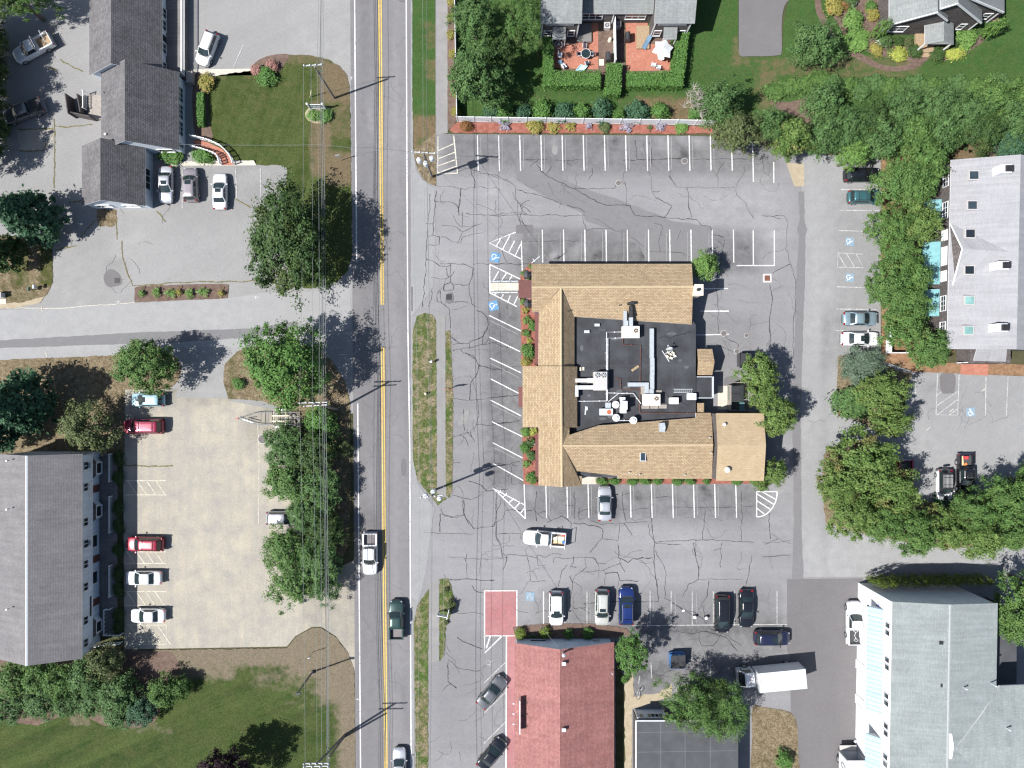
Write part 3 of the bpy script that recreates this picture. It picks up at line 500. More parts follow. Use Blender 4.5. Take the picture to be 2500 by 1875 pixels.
# ---- crack sealing
CR = {'B1': '1790,1425 1850,1415 1960,1440 1985,1465 2100,1475 2212,1520|1900,1425 1905,1470 1935,1530 1930,1590|1615,1575 1760,1580 1850,1600 1890,1580 2110,1585 2150,1605|1815,1590 1812,1659',
'B2': '1815,205 1800,340 1800,440|1605,318 1745,325 1785,350 1800,400|1860,422 2010,435 2212,430|1745,432 1785,500 1815,530 1880,530 1990,505|1650,522 1770,528 1830,575 1800,640 1790,660|2000,583 1830,615 1812,670 1740,655 1690,620 1635,618|1545,612 1635,615 1632,685 1540,682|1555,255 1535,620 1522,800 1495,1210|1605,230 1580,600|1525,808 1580,820 1640,865 1700,870 1730,850|1640,845 1840,845 1915,880 1910,960 1890,1000 1885,1100 1905,1180 1945,1210|1920,848 2150,845 2212,830|1695,880 1697,940 1715,960|1730,850 1728,1000|1560,965 1690,968 1715,955|1725,1000 1680,1020 1668,1060 1690,1075 1750,1065 1755,1030 1735,1002|1755,1025 1880,1022|1560,1045 1575,1100 1560,1160 1540,1210|1640,1065 1610,1110 1615,1165 1650,1170 1640,1070|1650,1170 1720,1230 1725,1390|1745,1170 1875,1168|1735,1235 1860,1200|1945,1240 1990,1250 2040,1300 2035,1400 2000,1470 1995,1530|1735,1470 1810,1520 1880,1520 1900,1490 2005,1460|1745,1575 1850,1555 1990,1525 2080,1510 2212,1550|1850,1590 1890,1620 1950,1659',
'B3': '2035,0 2000,75 1885,130 1890,180|1735,90 1810,135 1885,135|1810,180 1835,215 1920,240 1970,320 1940,410 1900,460 1890,610|1970,320 2080,350 2212,360|1760,600 1880,615 2030,600 2212,580|1955,615 1965,740 1940,830 1890,880 1745,925|1945,820 2060,825 2212,800|1840,690 1838,780 1850,870|1895,880 1930,960|1750,1140 1810,1140|1880,1295 1990,1330 2030,1380 2212,1360|1750,1415 1900,1450 1990,1405|1840,1450 1840,1560 1880,1659|1640,1525 1680,1590 1780,1605 1850,1580',
'B4': '1640,190 1640,340|1640,185 1740,220 1840,195 1835,70|1495,340 1680,350 1920,355|1920,310 2080,290 2120,250 2110,60|1840,195 1885,260 1925,315|1705,550 2080,570 2212,555|1845,560 1865,620 1870,745|2110,255 2115,390 2150,440 2160,550|1720,740 2100,748|1905,790 1930,830 2020,860 2030,940|1785,1030 1930,1020 2010,1045|1785,1230 1870,1280 1995,1325|1705,1420 1800,1490 1970,1515 2020,1465|1705,1440 1705,1600 1780,1659',
'C2': '0,97 150,150 200,190 205,290 225,330|215,222 370,260 520,305 600,345|640,350 740,375 790,410|375,0 450,90 690,210 820,290 970,350 1165,355 1215,435 1730,470 1770,520 1845,530 1860,600 1960,620|505,20 455,92|715,85 708,210|695,210 1035,205 1050,180|850,30 850,90 820,130|1130,5 1105,130 1138,200 1135,350|1320,60 1345,110 1350,220 1390,300|1390,285 1450,320 1520,360 1460,450|1505,60 1505,120 1560,200 2065,200 2075,160 2135,60 2138,25|1910,195 1915,120 1885,85 1855,50|1650,205 1660,340 1690,465|2060,215 2065,260 2140,330 2190,430 2212,460|70,415 200,415 340,435 700,435 790,435|0,437 340,432|770,445 800,565 890,545 1000,545|865,462 1000,540 1090,578|195,655 400,652 780,655|1170,615 1290,700 1320,740 1600,750 1670,785|1365,500 1445,530 1410,650 1425,740|1595,560 1565,640|1965,635 1950,720 1905,930 1905,1200 1920,1240 1905,1300 1915,1430 2085,1525 2065,1590|1815,1520 1890,1520 2050,1590|80,640 105,660 90,740 110,800 130,830|0,845 340,848|220,325 215,420 250,520|235,330 260,400 300,430|225,330 300,380 330,410|250,430 230,470 255,520|260,360 240,440 270,500|550,-30 790,-32|250,-40 470,-35|1110,-30 1600,-45|1660,-42 2212,-40|1330,-180 1350,-120 1350,0|1280,-190 1300,-90|1210,-200 1230,-40',
'C3': '0,125 100,140 180,180|0,350 100,355 160,330 235,325|0,590 130,575 225,570|0,805 120,805 250,778|15,1150 150,1150 260,1120|150,1150 175,1240 165,1320 250,1310',
'C4': '45,0 40,200 20,290 0,295|120,155 340,158|380,0 365,150 380,250|365,165 440,230|120,157 90,230 40,260|470,260 590,205 670,260 670,310|620,115 690,120|700,0 700,230|735,130 740,240 790,220|1105,0 1110,150 1130,245|1080,155 1340,142 1340,0|1340,140 1350,250 1330,270|840,245 920,275 1080,270 1320,258|690,265 860,285 940,320 930,400 830,515|1080,275 1065,415 930,400|1065,450 1075,560 1150,600 1190,565 1360,560|1320,270 1330,360 1390,440 1600,450|1380,430 1510,420 1780,405 2212,430|1350,0 1355,300 1375,440 1370,600 1380,700 1405,930|1385,500 1400,540 1450,620 1475,690 1465,780 1460,900 1510,920|1800,150 1780,400|1700,430 1720,540 1750,640 1745,735 1660,780 1610,890|2110,0 2105,420|1530,135 2060,130|2120,130 2212,130|1365,50 1510,45|40,360 90,355 245,355 250,400|40,260 40,400 75,460 90,555|90,520 130,545 125,590 95,660|130,530 320,545 380,560 390,530 450,555 510,525 590,530|300,560 325,640 325,750 230,870|330,755 465,755|385,560 390,625 460,620|520,600 525,560 870,560 890,600 960,610|640,620 590,670 560,800|690,545 690,600 660,630 715,640|790,560 800,640 750,680 700,710 665,930|790,680 950,660 1100,600|945,660 965,710 950,800|965,690 1060,685 1085,750 1240,755|1245,590 1300,605 1370,600|1940,430 1930,640|1745,740 2060,740 2120,740|1835,750 1820,880 1760,970|2195,540 2170,680 2140,800|780,940 870,935|780,945 815,980 700,990 665,950|1000,930 1400,930|1510,930 1610,1000 1720,1020 1790,1080|1510,920 1560,960 1700,1050|1740,1000 1790,960 1800,1100 1850,1160 2000,1220 2100,1300|1530,1180 1700,1200 1740,1170|1690,1200 1780,1180 1880,1200 1980,1230 2070,1340|1750,1210 1770,1300 1870,1300 1900,1260|1320,1510 1380,1540 1490,1560|225,1010 310,1020|375,1025 440,1000 475,1010|20,840 100,860 150,990|0,1035 45,1015 120,950',
'D2': '0,800 60,750 200,720 220,500 190,440|0,438 190,440|205,720 240,845 285,980 285,1050 265,1400 260,1659|90,920 240,845|65,1020 85,1130 65,1350 65,1540',
'D1': '0,1310 15,1450 80,1500', 'D4': '0,430 120,430 240,410|60,170 70,400|0,550 240,535|60,120 0,125|75,350 160,410 240,440'}
def jag(pts, rr, amp=2.0):
    return ragged(ragged(pts, amp, 11, False, rr.randrange(9999)), .7, 3.2, False, rr.randrange(9999))
b = MB(); rr = random.Random(3)
for t, s in CR.items():
    for pl in s.split('|'):
        p = G(jag(Q(t, pl), rr)); wmax = rr.choice((.045, .06, .075, .1))
        b.ribbon([(v.x, v.y) for v in p], [wmax * (.5 + 1.1 * abs(mnoise.noise(v * 1.3 + Vector((k_ * .01, 0, 7))))) * rr.uniform(.7, 1.25) for k_, v in enumerate(p)], .0545 + rr.uniform(0, .0006))
        if rr.random() < .25 and len(p) > 6:       # a side branch
            i = rr.randrange(2, len(p) - 2); a = rr.uniform(0, 6.28); q = [p[i]]
            for _ in range(rr.randrange(2, 5)): a += rr.uniform(-.5, .5); q.append(q[-1] + Vector((math.cos(a) * .5, math.sin(a) * .5, 0)))
            b.ribbon([(v.x, v.y) for v in q], .05, .0542)
tag(b.build('crack_sealing', _M['crack_seal']), kind='structure')
b = MB()                                        # fine hairline cracks wandering between the sealed ones
for (x0, y0, x1, y1, n_) in ((1075, 340, 1910, 640, 24), (1070, 640, 1270, 1180, 16), (1080, 1190, 1900, 1440, 36), (1290, 1440, 1910, 1640, 40), (1060, 1560, 1230, 1860, 16), (1720, 660, 1930, 900, 20), (60, 300, 420, 690, 10), (880, 20, 990, 1850, 50), (2000, 940, 2490, 1060, 12)):
    for _ in range(n_):
        a = rr.choice((0, 1.57, 3.14, 4.71)) + rr.gauss(0, .3); q = [P(rr.uniform(x0, x1), rr.uniform(y0, y1))]
        for k in range(rr.randrange(6, 22)): a += rr.gauss(0, .35); q.append(q[-1] + Vector((math.cos(a), math.sin(a), 0)) * .22)
        b.ribbon([(v.x, v.y) for v in q], [rr.uniform(.02, .055) for _ in q], .0535 + rr.uniform(0, .0008))
tag(b.build('hairline_cracks', _M['crack_hair']), kind='structure')
b = MB()
for t, s in {'A1': '510,500 620,570 700,605|460,1000 465,1200 460,1590|470,1065 560,1075 780,1050|160,1090 460,1090|410,570 480,590|390,1190 370,1270 160,1275', 'A2': '800,480 680,625|460,730 650,690|985,480 990,640|1030,650 1040,800 1080,930 1120,1030|580,330 690,308|1320,400 1400,490|1990,300 2120,370|1130,1030 1500,1000 2212,990', 'A3': '1060,1160 1330,1170 1460,1160'}.items():
    for pl in s.split('|'):
        p = G(jag(Q(t, pl), rr, 1.6)); b.ribbon([(v.x, v.y) for v in p], [rr.uniform(.06, .2) for _ in p], .0545 + rr.uniform(0, .0005))
tag(b.build('weedy_cracks', _M['crack_weed']), kind='structure')
b = MB()
for t, s in {'A2': '0,1215 500,1220 1140,1170', 'B3': '100,800 115,1100 110,1659'}.items():
    for pl in s.split('|'):
        p = G(jag(Q(t, pl), rr, .8)); b.ribbon([(v.x, v.y) for v in p], .07, .0552)
tag(b.build('paving_joints', _M['mark_cream']), kind='structure')
# weeds, litter and leaf debris scattered along the kerbs, too many to count
b = MB()
def scatter(pl, n, w, s0, s1):
    for _ in range(n):
        i = rr.randrange(len(pl) - 1); t = rr.random(); a, c = pl[i], pl[i + 1]
        x = a[0] + (c[0] - a[0]) * t + rr.gauss(0, w); y = a[1] + (c[1] - a[1]) * t + rr.gauss(0, w); p = P(x, y); s = rr.uniform(s0, s1); an = rr.uniform(0, 3)
        b.add([(p.x + math.cos(an + k * 2.1) * s, p.y + math.sin(an + k * 2.1) * s, .07 + .02 * (k == 0)) for k in range(3)], [[0, 1, 2]])
scatter(F('1108,327 1400,327 1735,328'), 130, 2, .02, .06); scatter(F('855,230 859,620'), 60, 3, .03, .07); scatter(F('1105,810 1106,1210'), 60, 2, .03, .07)
scatter(F('304,1586 700,1583 760,1532 850,1600'), 120, 3, .03, .08); scatter(F('2046,1015 2043,870 2150,880'), 70, 3, .03, .08); scatter(F('2016,1280 2150,1312 2500,1336'), 120, 4, .03, .08)
scatter(F('1550,1560 1600,1650 1850,1700'), 90, 25, .02, .06); scatter(F('742,1014 742,1400'), 90, 5, .03, .07)
tag(b.build('leaf_litter', _M['pine_straw']), kind='stuff')
# ================================================================ BUILDINGS
courses('roof_tan', (.365, .285, .183), (.262, .192, .12), (.195, .14, .088), .42, .2, .028, patch=.07, streak=.05)
courses('roof_tan_plain', (.345, .27, .178), (.305, .235, .15), (.30, .225, .135), .5, .24, .02, patch=.08, streak=.05)
courses('roof_slate', (.112, .11, .115), (.168, .163, .166), (.05, .047, .05), .34, .2, .02, patch=.2)
courses('roof_grey', (.15, .145, .15), (.18, .172, .176), (.10, .097, .10), .34, .17, .016, patch=.12)
courses('roof_pale', (.245, .245, .257), (.265, .265, .278), (.235, .235, .247), .6, .18, .006, patch=.05, bump=.1)
courses('roof_green_grey', (.20, .222, .22), (.235, .258, .255), (.175, .196, .194), .34, .17, .012, patch=.1)
courses('roof_house', (.185, .197, .197), (.225, .237, .237), (.15, .16, .16), .34, .17, .012, patch=.1)
courses('roof_red', (.25, .112, .104), (.305, .156, .143), (.16, .068, .064), .34, .17, .018, patch=.16)
courses('shingle_wall', (.085, .075, .075), (.15, .135, .13), (.045, .04, .04), .22, .14, .014, patch=.25, spec=.15)
courses('clap_white', (.62, .63, .64), (.68, .69, .7), (.45, .46, .47), 4.0, .16, .014, patch=.06, off=.3)
courses('clap_blue', (.55, .61, .68), (.60, .65, .71), (.42, .47, .53), 4.0, .16, .014, patch=.06, off=.3)
courses('clap_side', (.50, .56, .63), (.56, .61, .67), (.38, .43, .49), 4.0, .16, .014, patch=.06, off=.3)
courses('awning_metal', (.27, .38, .44), (.31, .42, .48), (.13, .21, .27), .55, 20.0, .035, patch=.05, rough=.5, off=0)
courses('board_deck', (.17, .16, .155), (.2, .19, .18), (.06, .06, .06), 6.0, .14, .012, patch=.2)
courses('brick_red', (.40, .16, .11), (.46, .22, .16), (.36, .24, .19), .22, .075, .012, patch=.2)
plain('membrane', (.044, .047, .054), .75, spec=.4, var=.5, scale=.5)
plain('membrane_scuff', (.085, .09, .096), .85, var=.4, scale=2.5)
plain('membrane_grey', (.058, .061, .068), .8, var=.25, scale=.6)
plain('white_trim', (.64, .65, .665), .5, var=.08)
plain('maroon', (.12, .045, .04), .7, var=.2)
plain('teal_awning', (.15, .33, .35), .7, var=.15)
plain('ridge_tan', (.42, .33, .21), .9, var=.18, scale=6)
plain('ridge_grey', (.30, .32, .32), .9, var=.15, scale=6)
plain('metal_light', (.60, .63, .66), .45, metal=.35, var=.15)
plain('galvanised', (.46, .50, .53), .45, metal=.35, var=.2)
plain('unit_cream', (.76, .74, .67), .55, var=.1)
plain('unit_grey', (.42, .40, .39), .6, var=.12)
plain('dark', (.02, .021, .024), .6, var=.3)
plain('copper_pipe', (.20, .085, .055), .6, metal=.3, var=.3)
plain('plank', (.33, .24, .15), .8, var=.3, scale=5)
plain('grey_plank', (.30, .27, .24), .85, var=.3, scale=5)
def glass(name, c, r=.08):
    m, n, b = newmat(name); f = noisefac(n, coords(n), .8, 2); n.links.new(mix(n, f, tuple(x * .7 for x in c), c), b.inputs['Base Color'])
    b.inputs['Roughness'].default_value = r; b.inputs['Specular IOR Level'].default_value = .8; _M[name] = m
glass('glass_dark', (.018, .024, .03)); glass('glass_teal', (.20, .36, .34), .2); glass('skyglass', (.035, .05, .06), .06)
M = _M
def local(p0, ang):
    c, s = math.cos(ang), math.sin(ang)
    return lambda u, v, z=0.0: Vector((p0[0] + u * c + v * s, p0[1] + u * s - v * c, z))   # u along the ridge, v to its right
def gable(par, p0, ang, L, W, ze0, ze1, zr, vr=None, oh=.3, wall='clap_blue', roof='roof_slate', cap=None, ends=(1, 1), zb=0.0, t=.14, wallname='wall', rake=None):
    """a gabled block: wall box with its gable ends, and a roof of two slopes"""
    f = local(p0, ang); vr = W / 2 if vr is None else vr; b = MB()
    fp = [f(0, 0), f(L, 0), f(L, W), f(0, W)]
    def zat(v): return ze0 + (zr - ze0) * v / vr if v < vr else zr + (ze1 - zr) * (v - vr) / (W - vr)
    b.add([f(0, 0, zb), f(L, 0, zb), f(L, 0, ze0 - .02), f(0, 0, ze0 - .02)], [[0, 1, 2, 3]])
    b.add([f(0, W, zb), f(L, W, zb), f(L, W, ze1 - .02), f(0, W, ze1 - .02)], [[3, 2, 1, 0]])
    for u, fl in ((0, 0), (L, 1)):
        pts = [f(u, 0, zb), f(u, W, zb), f(u, W, ze1 - .02), f(u, vr, zr - .02), f(u, 0, ze0 - .02)]
        b.poly(pts[::-1] if not fl else pts)
    b.build(wallname, M[wall], par, True)
    r = MB(); e0, e1 = (oh if ends[0] else 0.02), (oh if ends[1] else 0.02)
    s0 = (zr - ze0) / vr; s1 = (zr - ze1) / (W - vr)
    A, B, C_, D = f(-e0, -oh, ze0 - s0 * oh + t), f(L + e1, -oh, ze0 - s0 * oh + t), f(L + e1, vr, zr + t), f(-e0, vr, zr + t)
    E_, F_ = f(-e0, W + oh, ze1 - s1 * oh + t), f(L + e1, W + oh, ze1 - s1 * oh + t)
    r.slab([A, B, C_, D], t, 0, 1); r.slab([D, C_, F_, E_], t, 0, 1)
    ro = r.build('roof', [M[roof], M['white_trim']], par, True)
    if cap:
        c_ = MB(); w = .16
        c_.add([f(-e0, vr - w, zr + t + .012 - s0 * w), f(L + e1, vr - w, zr + t + .012 - s0 * w), f(L + e1, vr, zr + t + .03), f(-e0, vr, zr + t + .03), f(L + e1, vr + w, zr + t + .012 - s1 * w), f(-e0, vr + w, zr + t + .012 - s1 * w)], [[0, 1, 2, 3], [3, 2, 4, 5]])
        c_.build('ridge_cap', M[cap], par, True)
    return f, ro
def window(par, p, ang, w, h, nx=2, ny=2, frame='white_trim', gl='glass_dark', fw=.09, name='window'):
    """frame with muntins on a wall facing direction ang; its pane is a part of it"""
    n = Vector((math.cos(ang), math.sin(ang), 0)); t = Vector((-n.y, n.x, 0)); p = Vector(p); b = MB()
    def bar(u0, u1, z0, z1, d_=.07):
        q = [p + t * u + Vector((0, 0, z)) + n * e for e in (.005, d_) for (u, z) in ((u0, z0), (u1, z0), (u1, z1), (u0, z1))]
        b.add(q, [[4, 5, 6, 7], [0, 1, 5, 4], [1, 2, 6, 5], [2, 3, 7, 6], [3, 0, 4, 7]])
    bar(-w / 2 - fw, w / 2 + fw, h / 2, h / 2 + fw, .1); bar(-w / 2 - fw, w / 2 + fw, -h / 2 - fw, -h / 2, .12)
    bar(-w / 2 - fw, -w / 2, -h / 2, h / 2); bar(w / 2, w / 2 + fw, -h / 2, h / 2)
    for i in range(1, nx): u = -w / 2 + w * i / nx; bar(u - .03, u + .03, -h / 2, h / 2, .055)
    for i in range(1, ny): z = -h / 2 + h * i / ny; bar(-w / 2, w / 2, z - .025, z + .025, .05)
    o = b.build(name, M[frame], par, True)
    g = MB(); g.add([p + t * u + Vector((0, 0, z)) + n * .025 for (u, z) in ((-w / 2, -h / 2), (w / 2, -h / 2), (w / 2, h / 2), (-w / 2, h / 2))], [[0, 1, 2, 3]])
    g.build('pane', M[gl], o, True); return o
def pipe_vent(par, p, r=.07, h=.5, mat='metal_light', cap=True):
    b = MB(); b.cyl(p, Vector(p) + Vector((0, 0, h)), r, n=8)
    if cap: b.cyl(Vector(p) + Vector((0, 0, h)), Vector(p) + Vector((0, 0, h + .08)), r * 1.6, r * 1.2, 8)
    return b.build('vent_pipe', M[mat], par, True)
def box_vent(par, p, sx, sy, h, mat='metal_light', rz=0.0):
    b = MB(); b.box((p[0], p[1], p[2] + h / 2), (sx, sy, h), rz); b.box((p[0], p[1], p[2] + h + .03), (sx * 1.25, sy * 1.25, .06), rz)
    return b.build('roof_vent', M[mat], par, True)
def railing(b, path, h, post=.08, n=None, z0=0.0, gap=.14, rail=.06):
    for i in range(len(path) - 1):
        a, c = Vector(path[i]), Vector(path[i + 1]); L = (c - a).length; an = math.atan2(c.y - a.y, c.x - a.x); m = (a + c) / 2
        b.box((m.x, m.y, m.z + z0 + h - .03), (L, rail + .03, .06), an); b.box((m.x, m.y, m.z + z0 + .12), (L, rail, .05), an)
        k = max(1, int(L / gap))
        for j in range(1, k):
            q = a + (c - a) * (j / k); b.box((q.x, q.y, q.z + z0 + h / 2), (.035, .035, h - .1), an)
    for q in path: b.box((q[0], q[1], q[2] + z0 + h / 2 + .05), (post * 1.4, post * 1.4, h + .1))
# ---- the office on the north-west: three gabled sections
T_ = thing('office_building', 'pale clapboard office in three stepped gabled sections with dark shingle roofs, beside the northwest lot', 'office', (-49.5, 35, 0))
f1, _ = gable(T_, (-54.0, 39.95), R(90), 16, 8.75, 2.6, 2.6, 5.8, vr=4.4, roof='roof_slate')
f2, _ = gable(T_, (-52.5, 30.35), R(90), 9.45, 9.4, 2.6, 2.6, 6.0, vr=4.7, roof='roof_slate')
f3, _ = gable(T_, (-54.9, 23.15), R(90), 7.1, 7.55, 2.7, 2.7, 5.5, vr=3.8, roof='roof_slate')
for y in (48.2, 46.6, 43.6): window(T_, (-45.24, y, 1.6), 0, 1.2, 1.3)
window(T_, (-45.24, 41.3, 1.6), 0, 1.0, 1.3); window(T_, (-45.24, 44.9, 1.15), 0, .9, 2.1, 1, 1, name='door')
for y in (37.6, 35.4, 33.2): window(T_, (-43.09, y, 1.5), 0, 1.8, 1.3, 3, 2)
window(T_, (-43.09, 31.0, 1.4), 0, .5, 1.2, 1, 3); window(T_, (-44.9, 30.34, 1.5), R(-90), 1.9, 1.0, 2, 1)
window(T_, (-47.34, 26.6, 1.5), 0, 2.6, 1.2, 3, 1)
for x in (-53.0, -49.4): window(T_, (x, 23.14, 1.6), R(-90), 1.9, .9, 2, 1)
pipe_vent(T_, (-51.6, 31.7, 3.2), .12, .5); pipe_vent(T_, (-52.0, 37.2, 2.9), .05, .4, 'dark')
b = MB(); b.box((-44.0, 46.4, .45), (2.5, 12.4, .9)); b.build('deck', M['board_deck'], T_, True)
b = MB(); railing(b, [(-45.1, 52.5, 0), (-42.8, 52.5, 0), (-42.8, 40.3, 0)], 1.0, z0=.9, gap=.13, rail=.1); b.build('deck_railing', M['white_trim'], T_, True)
b = MB(); b.box((-42.2, 40.2, .45), (.9, 1.6, .9), taper=.9); b.build('deck_steps', M['grey_plank'], T_, True)
o = thing('bin_enclosure', 'weathered wooden enclosure and stair against the west side of the pale clapboard office', 'enclosure', (-56.2, 36.2, 0))
b = MB(); b.box((-57.6, 36.3, 1.0), (.12, 2.6, 2.0), R(8)); b.box((-56.2, 35.0, .9), (2.9, .12, 1.8), R(-12)); b.box((-56.4, 36.6, .7), (.12, 2.4, 1.4), R(10)); b.build('board_screen', M['shingle_wall'], o, True)
b = MB(); b.box((-54.6, 36.4, .3), (2.0, 3.2, .3)); b.box((-55.9, 36.9, .15), (.8, 1.0, .3)); b.build('landing', M['grey_plank'], o, True)
b = MB(); railing(b, [(-55.9, 38.2, 0), (-55.9, 36.0, 0)], 1.0, z0=.3, gap=.2); b.build('handrail', M['white_trim'], o, True)
# entrance walk with curved white railings
for nm, pl, lab in (('curved_railing', '1635,1165 1750,1190 1880,1245 1960,1330 1985,1390', 'outer curved white railing round the brick walk at the office entrance'), ('curved_railing', '1635,1250 1730,1275 1830,1310 1860,1340 1875,1390', 'inner curved white railing round the brick walk at the office entrance')):
    p = G(smooth(Q('A1', pl), False, 2)); b = MB(); railing(b, p, 1.05, .1, gap=.14, rail=.09, z0=.1); tag(b.build(nm, M['white_trim'], None, origin=p[3]), lab, 'railing', 'entrance railings')
sheet('brick_path', [Q('A1', '1640,1180 1760,1205 1870,1255 1955,1335 1975,1395 1880,1395 1855,1345 1780,1300 1640,1262')], .11, 'patio_brick')
# ---- the long two-storey building on the west
T_ = thing('long_building', 'long two storey white building with low gabled grey roof at the west edge', 'apartment building', (-58.9, -21.5, 0))
b = MB(); b.prism([(-63.8, -34), (-54.35, -34), (-54.35, -8.9), (-63.8, -8.9)], 0, 2.75); b.build('wall', M['clap_side'], T_, True)
f, _ = gable(T_, (-64.0, -34.0), R(90), 25.1, 10.3, 5.35, 5.35, 7.55, vr=5.1, wall='clap_side', roof='roof_grey', cap='metal_light', zb=2.75, oh=.2, wallname='upper_wall')
def wy(py, z): return (CY - py) * (1 - z / H) / S
for i, py in enumerate((1137, 1189, 1274, 1327, 1377, 1432, 1514, 1569)):
    window(T_, (-53.69, wy(py, 4.3), 4.4), 0, .95, .9, 2, 1)
    if i in (0, 3): b = MB(); b.box((-53.5, wy(py, 4.3), 3.75), (.5, .6, .4)); b.build('window_air_conditioner', M['metal_light'], T_, True)
for py in (1143, 1248, 1530):
    y = wy(py, 1.5); b = MB(); q = [(-54.35, y - 1.35), (-53.8, y - .85), (-53.8, y + .85), (-54.35, y + 1.35)]
    b.prism(q, .7, 2.0); bo = b.build('bay_window', M['clap_side'], T_, True)
    c = MB(); c.add([(-54.34, y - 1.45, 2.6), (-53.7, y - .9, 2.02), (-53.7, y + .9, 2.02), (-54.34, y + 1.45, 2.6)], [[0, 1, 2, 3]]); c.add([(-54.34, y - 1.45, 2.0), (-53.7, y - .9, 2.0), (-53.7, y + .9, 2.0), (-54.34, y + 1.45, 2.0)], [[3, 2, 1, 0]]); c.build('bay_roof', M['shingle_wall'], bo, True)
    window(T_, (-53.79, y, 1.35), 0, 1.3, 1.1, 1, 1, fw=.14)
for py in (1321, 1410): window(T_, (-54.34, wy(py, 1.4), 1.4), 0, 1.5, 1.3, 1, 1, fw=.12)
for py in (1193, 1364, 1469): window(T_, (-54.34, wy(py, 1.1), 1.05), 0, 1.0, 2.0, 1, 1, frame='clap_side', gl='maroon', name='door')
b = MB(); b.box((-53.66, wy(1198, 3.3), 3.3), (.05, 2.3, .6)); sg = b.build('banner', M['white_trim'], T_, True)
b = MB()
for k in range(7):
    y0 = wy(1198, 3.3) - .85 + k * .26; b.tube([(-53.62, y0, 3.2), (-53.62, y0 + .1, 3.42), (-53.62, y0 + .2, 3.25)], .02, 4)
b.build('script_lettering', plain('script_red', (.42, .2, .22)), sg, True)
b = MB(); b.box((-53.66, wy(1480, 3.3), 3.3), (.05, 2.5, .3)); b.build('sign_board', M['dark'], T_, True)
for x, y in ((23, 1124), (23, 1242), (23, 1485)): pipe_vent(T_, P(x, y, 6.9), .07, .5)
b = MB(); b.prism([(-54.3, -33.2), (-52.0, -33.2), (-52.0, -9.2), (-54.3, -9.2)], 0, .25); b.build('porch', M['board_deck'], T_, True)
for i, (y0, y1, lb) in enumerate(((1107, 1173, 'northern length of white picket railing along the porch of the long white building'), (1210, 1297, 'middle length of white picket railing along the porch of the long white building'), (1377, 1452, 'southern length of white picket railing along the porch of the long white building'))):
    a, c = P(277, y0), P(277, y1); b = MB(); railing(b, [(a.x, a.y, 0), (c.x, c.y, 0)], 1.0, gap=.11, rail=.08, z0=.08); tag(b.build('picket_railing', M['white_trim'], None, origin=(a.x, a.y, 0)), lb, 'railing', 'porch picket railings')
b = MB(); pp = [P(x, y) for x, y in ((302, 1545), (264, 1545), (264, 1484), (278, 1482))]; railing(b, pp, 1.0, gap=.5, rail=.1, z0=.05); tag(b.build('ramp_railing', M['white_trim'], None, origin=pp[0]), 'square white ramp railing at the south end of the long white building', 'railing')
b = MB(); pp = [P(x, y) for x, y in ((235, 1576), (255, 1570), (300, 1566))]; railing(b, pp, 1.0, gap=.3, rail=.1, z0=.05); tag(b.build('end_railing', M['white_trim'], None, origin=pp[0]), 'slanting white railing by the shrubs at the southeast corner of the long white building', 'railing')
# ---- the restaurant
T_ = thing('restaurant', 'low restaurant with tan shingled wings around a black flat roof', 'restaurant', (12.6, 1.5, 0))
b = MB(); b.prism([(p.x, p.y) for p in G(F('1304,652 1683,652 1683,790 1697,800 1695,1012 1730,1012 1731,1162 1421,1162 1415,1180 1322,1180 1320,1040 1284,1036 1284,901 1320,898 1322,768 1304,756'), 3)], 0, 2.5); b.build('wall', M['shingle_wall'], T_, True)
def Z(s):
    out = []
    for w in s.split():
        x, y, z = (float(c) for c in w.split(',')); out.append(P(x, y, z))
    return out
def slopes(name, lst, t=.3, mat='roof_tan', par=T_, fascia='white_trim'):
    b = MB()
    for s in lst: b.slab(Z(s), t, 0, 1)
    return b.build(name, [M[mat], M[fascia]], par, True)
slopes('roof', ['1297.8,644,3.4 1689,644,3.4 1692,699.5,4.6 1298.4,701,4.6', '1372,702,4.6 1692,699.5,4.6 1689,792,2.75 1402.5,773,3.1', '1298.4,701,4.6 1369,701.5,4.6 1316,761.6,3.4 1298.4,761.6,3.4'])
slopes('roof', ['1316,761.6,3.4 1369.5,702.5,4.6 1370,894,4.6 1314,894,3.4', '1369.5,702.5,4.6 1370,894,4.6 1402.5,894,3.05 1402.5,773,3.05'])
slopes('roof', ['1275.8,894,3.0 1275.8,1043,3.0 1371,1043,5.0 1370,894,5.0', '1370,894,5.0 1371,1043,5.0 1409,1044,3.25 1409,895,3.25'], .35)
slopes('roof', ['1315,1043,3.4 1371,1043,4.6 1372,1189,4.6 1315,1185,3.4', '1371,1043,4.6 1390,1044,3.8 1390,1062,4.04 1374,1088,4.6', '1374,1088,4.6 1410,1150,3.25 1410,1162,3.2 1421,1163,3.05 1421,1186,3.05 1372,1189,4.6'])
slopes('roof', ['1374,1088,4.6 1741,1086,4.6 1738,1020,3.17 1735,1008,2.92 1699,1008,2.92 1699,1020,3.17 1460,1039,3.58 1390,1062,4.04', '1374,1088,4.6 1741,1086,4.6 1738,1169,2.8 1508,1169,2.8 1508,1162,2.96 1410,1150,3.25'])
b = MB()
for s in ('1298,701,4.64 1692,699.5,4.64', '1369.5,703,4.64 1370,893,4.64', '1370,894,5.04 1371,1043,5.04', '1371,1043,4.64 1372,1189,4.64', '1374,1088,4.64 1741,1086,4.64'):
    a, c = Z(s); b.cyl(a - Vector((0, 0, .1)), c - Vector((0, 0, .1)), .14, n=6)
b.build('ridge_cap', M['ridge_tan'], T_, True)
b = MB(); b.prism([(p.x, p.y) for p in G(F('1398,766 1692,784 1699,794 1699,1024 1455,1046 1388,1072 1386,1040 1405,1040 1405,890 1396,890'), 2.6)], 2.5, 2.6); b.build('flat_roof', M['membrane'], T_, True)
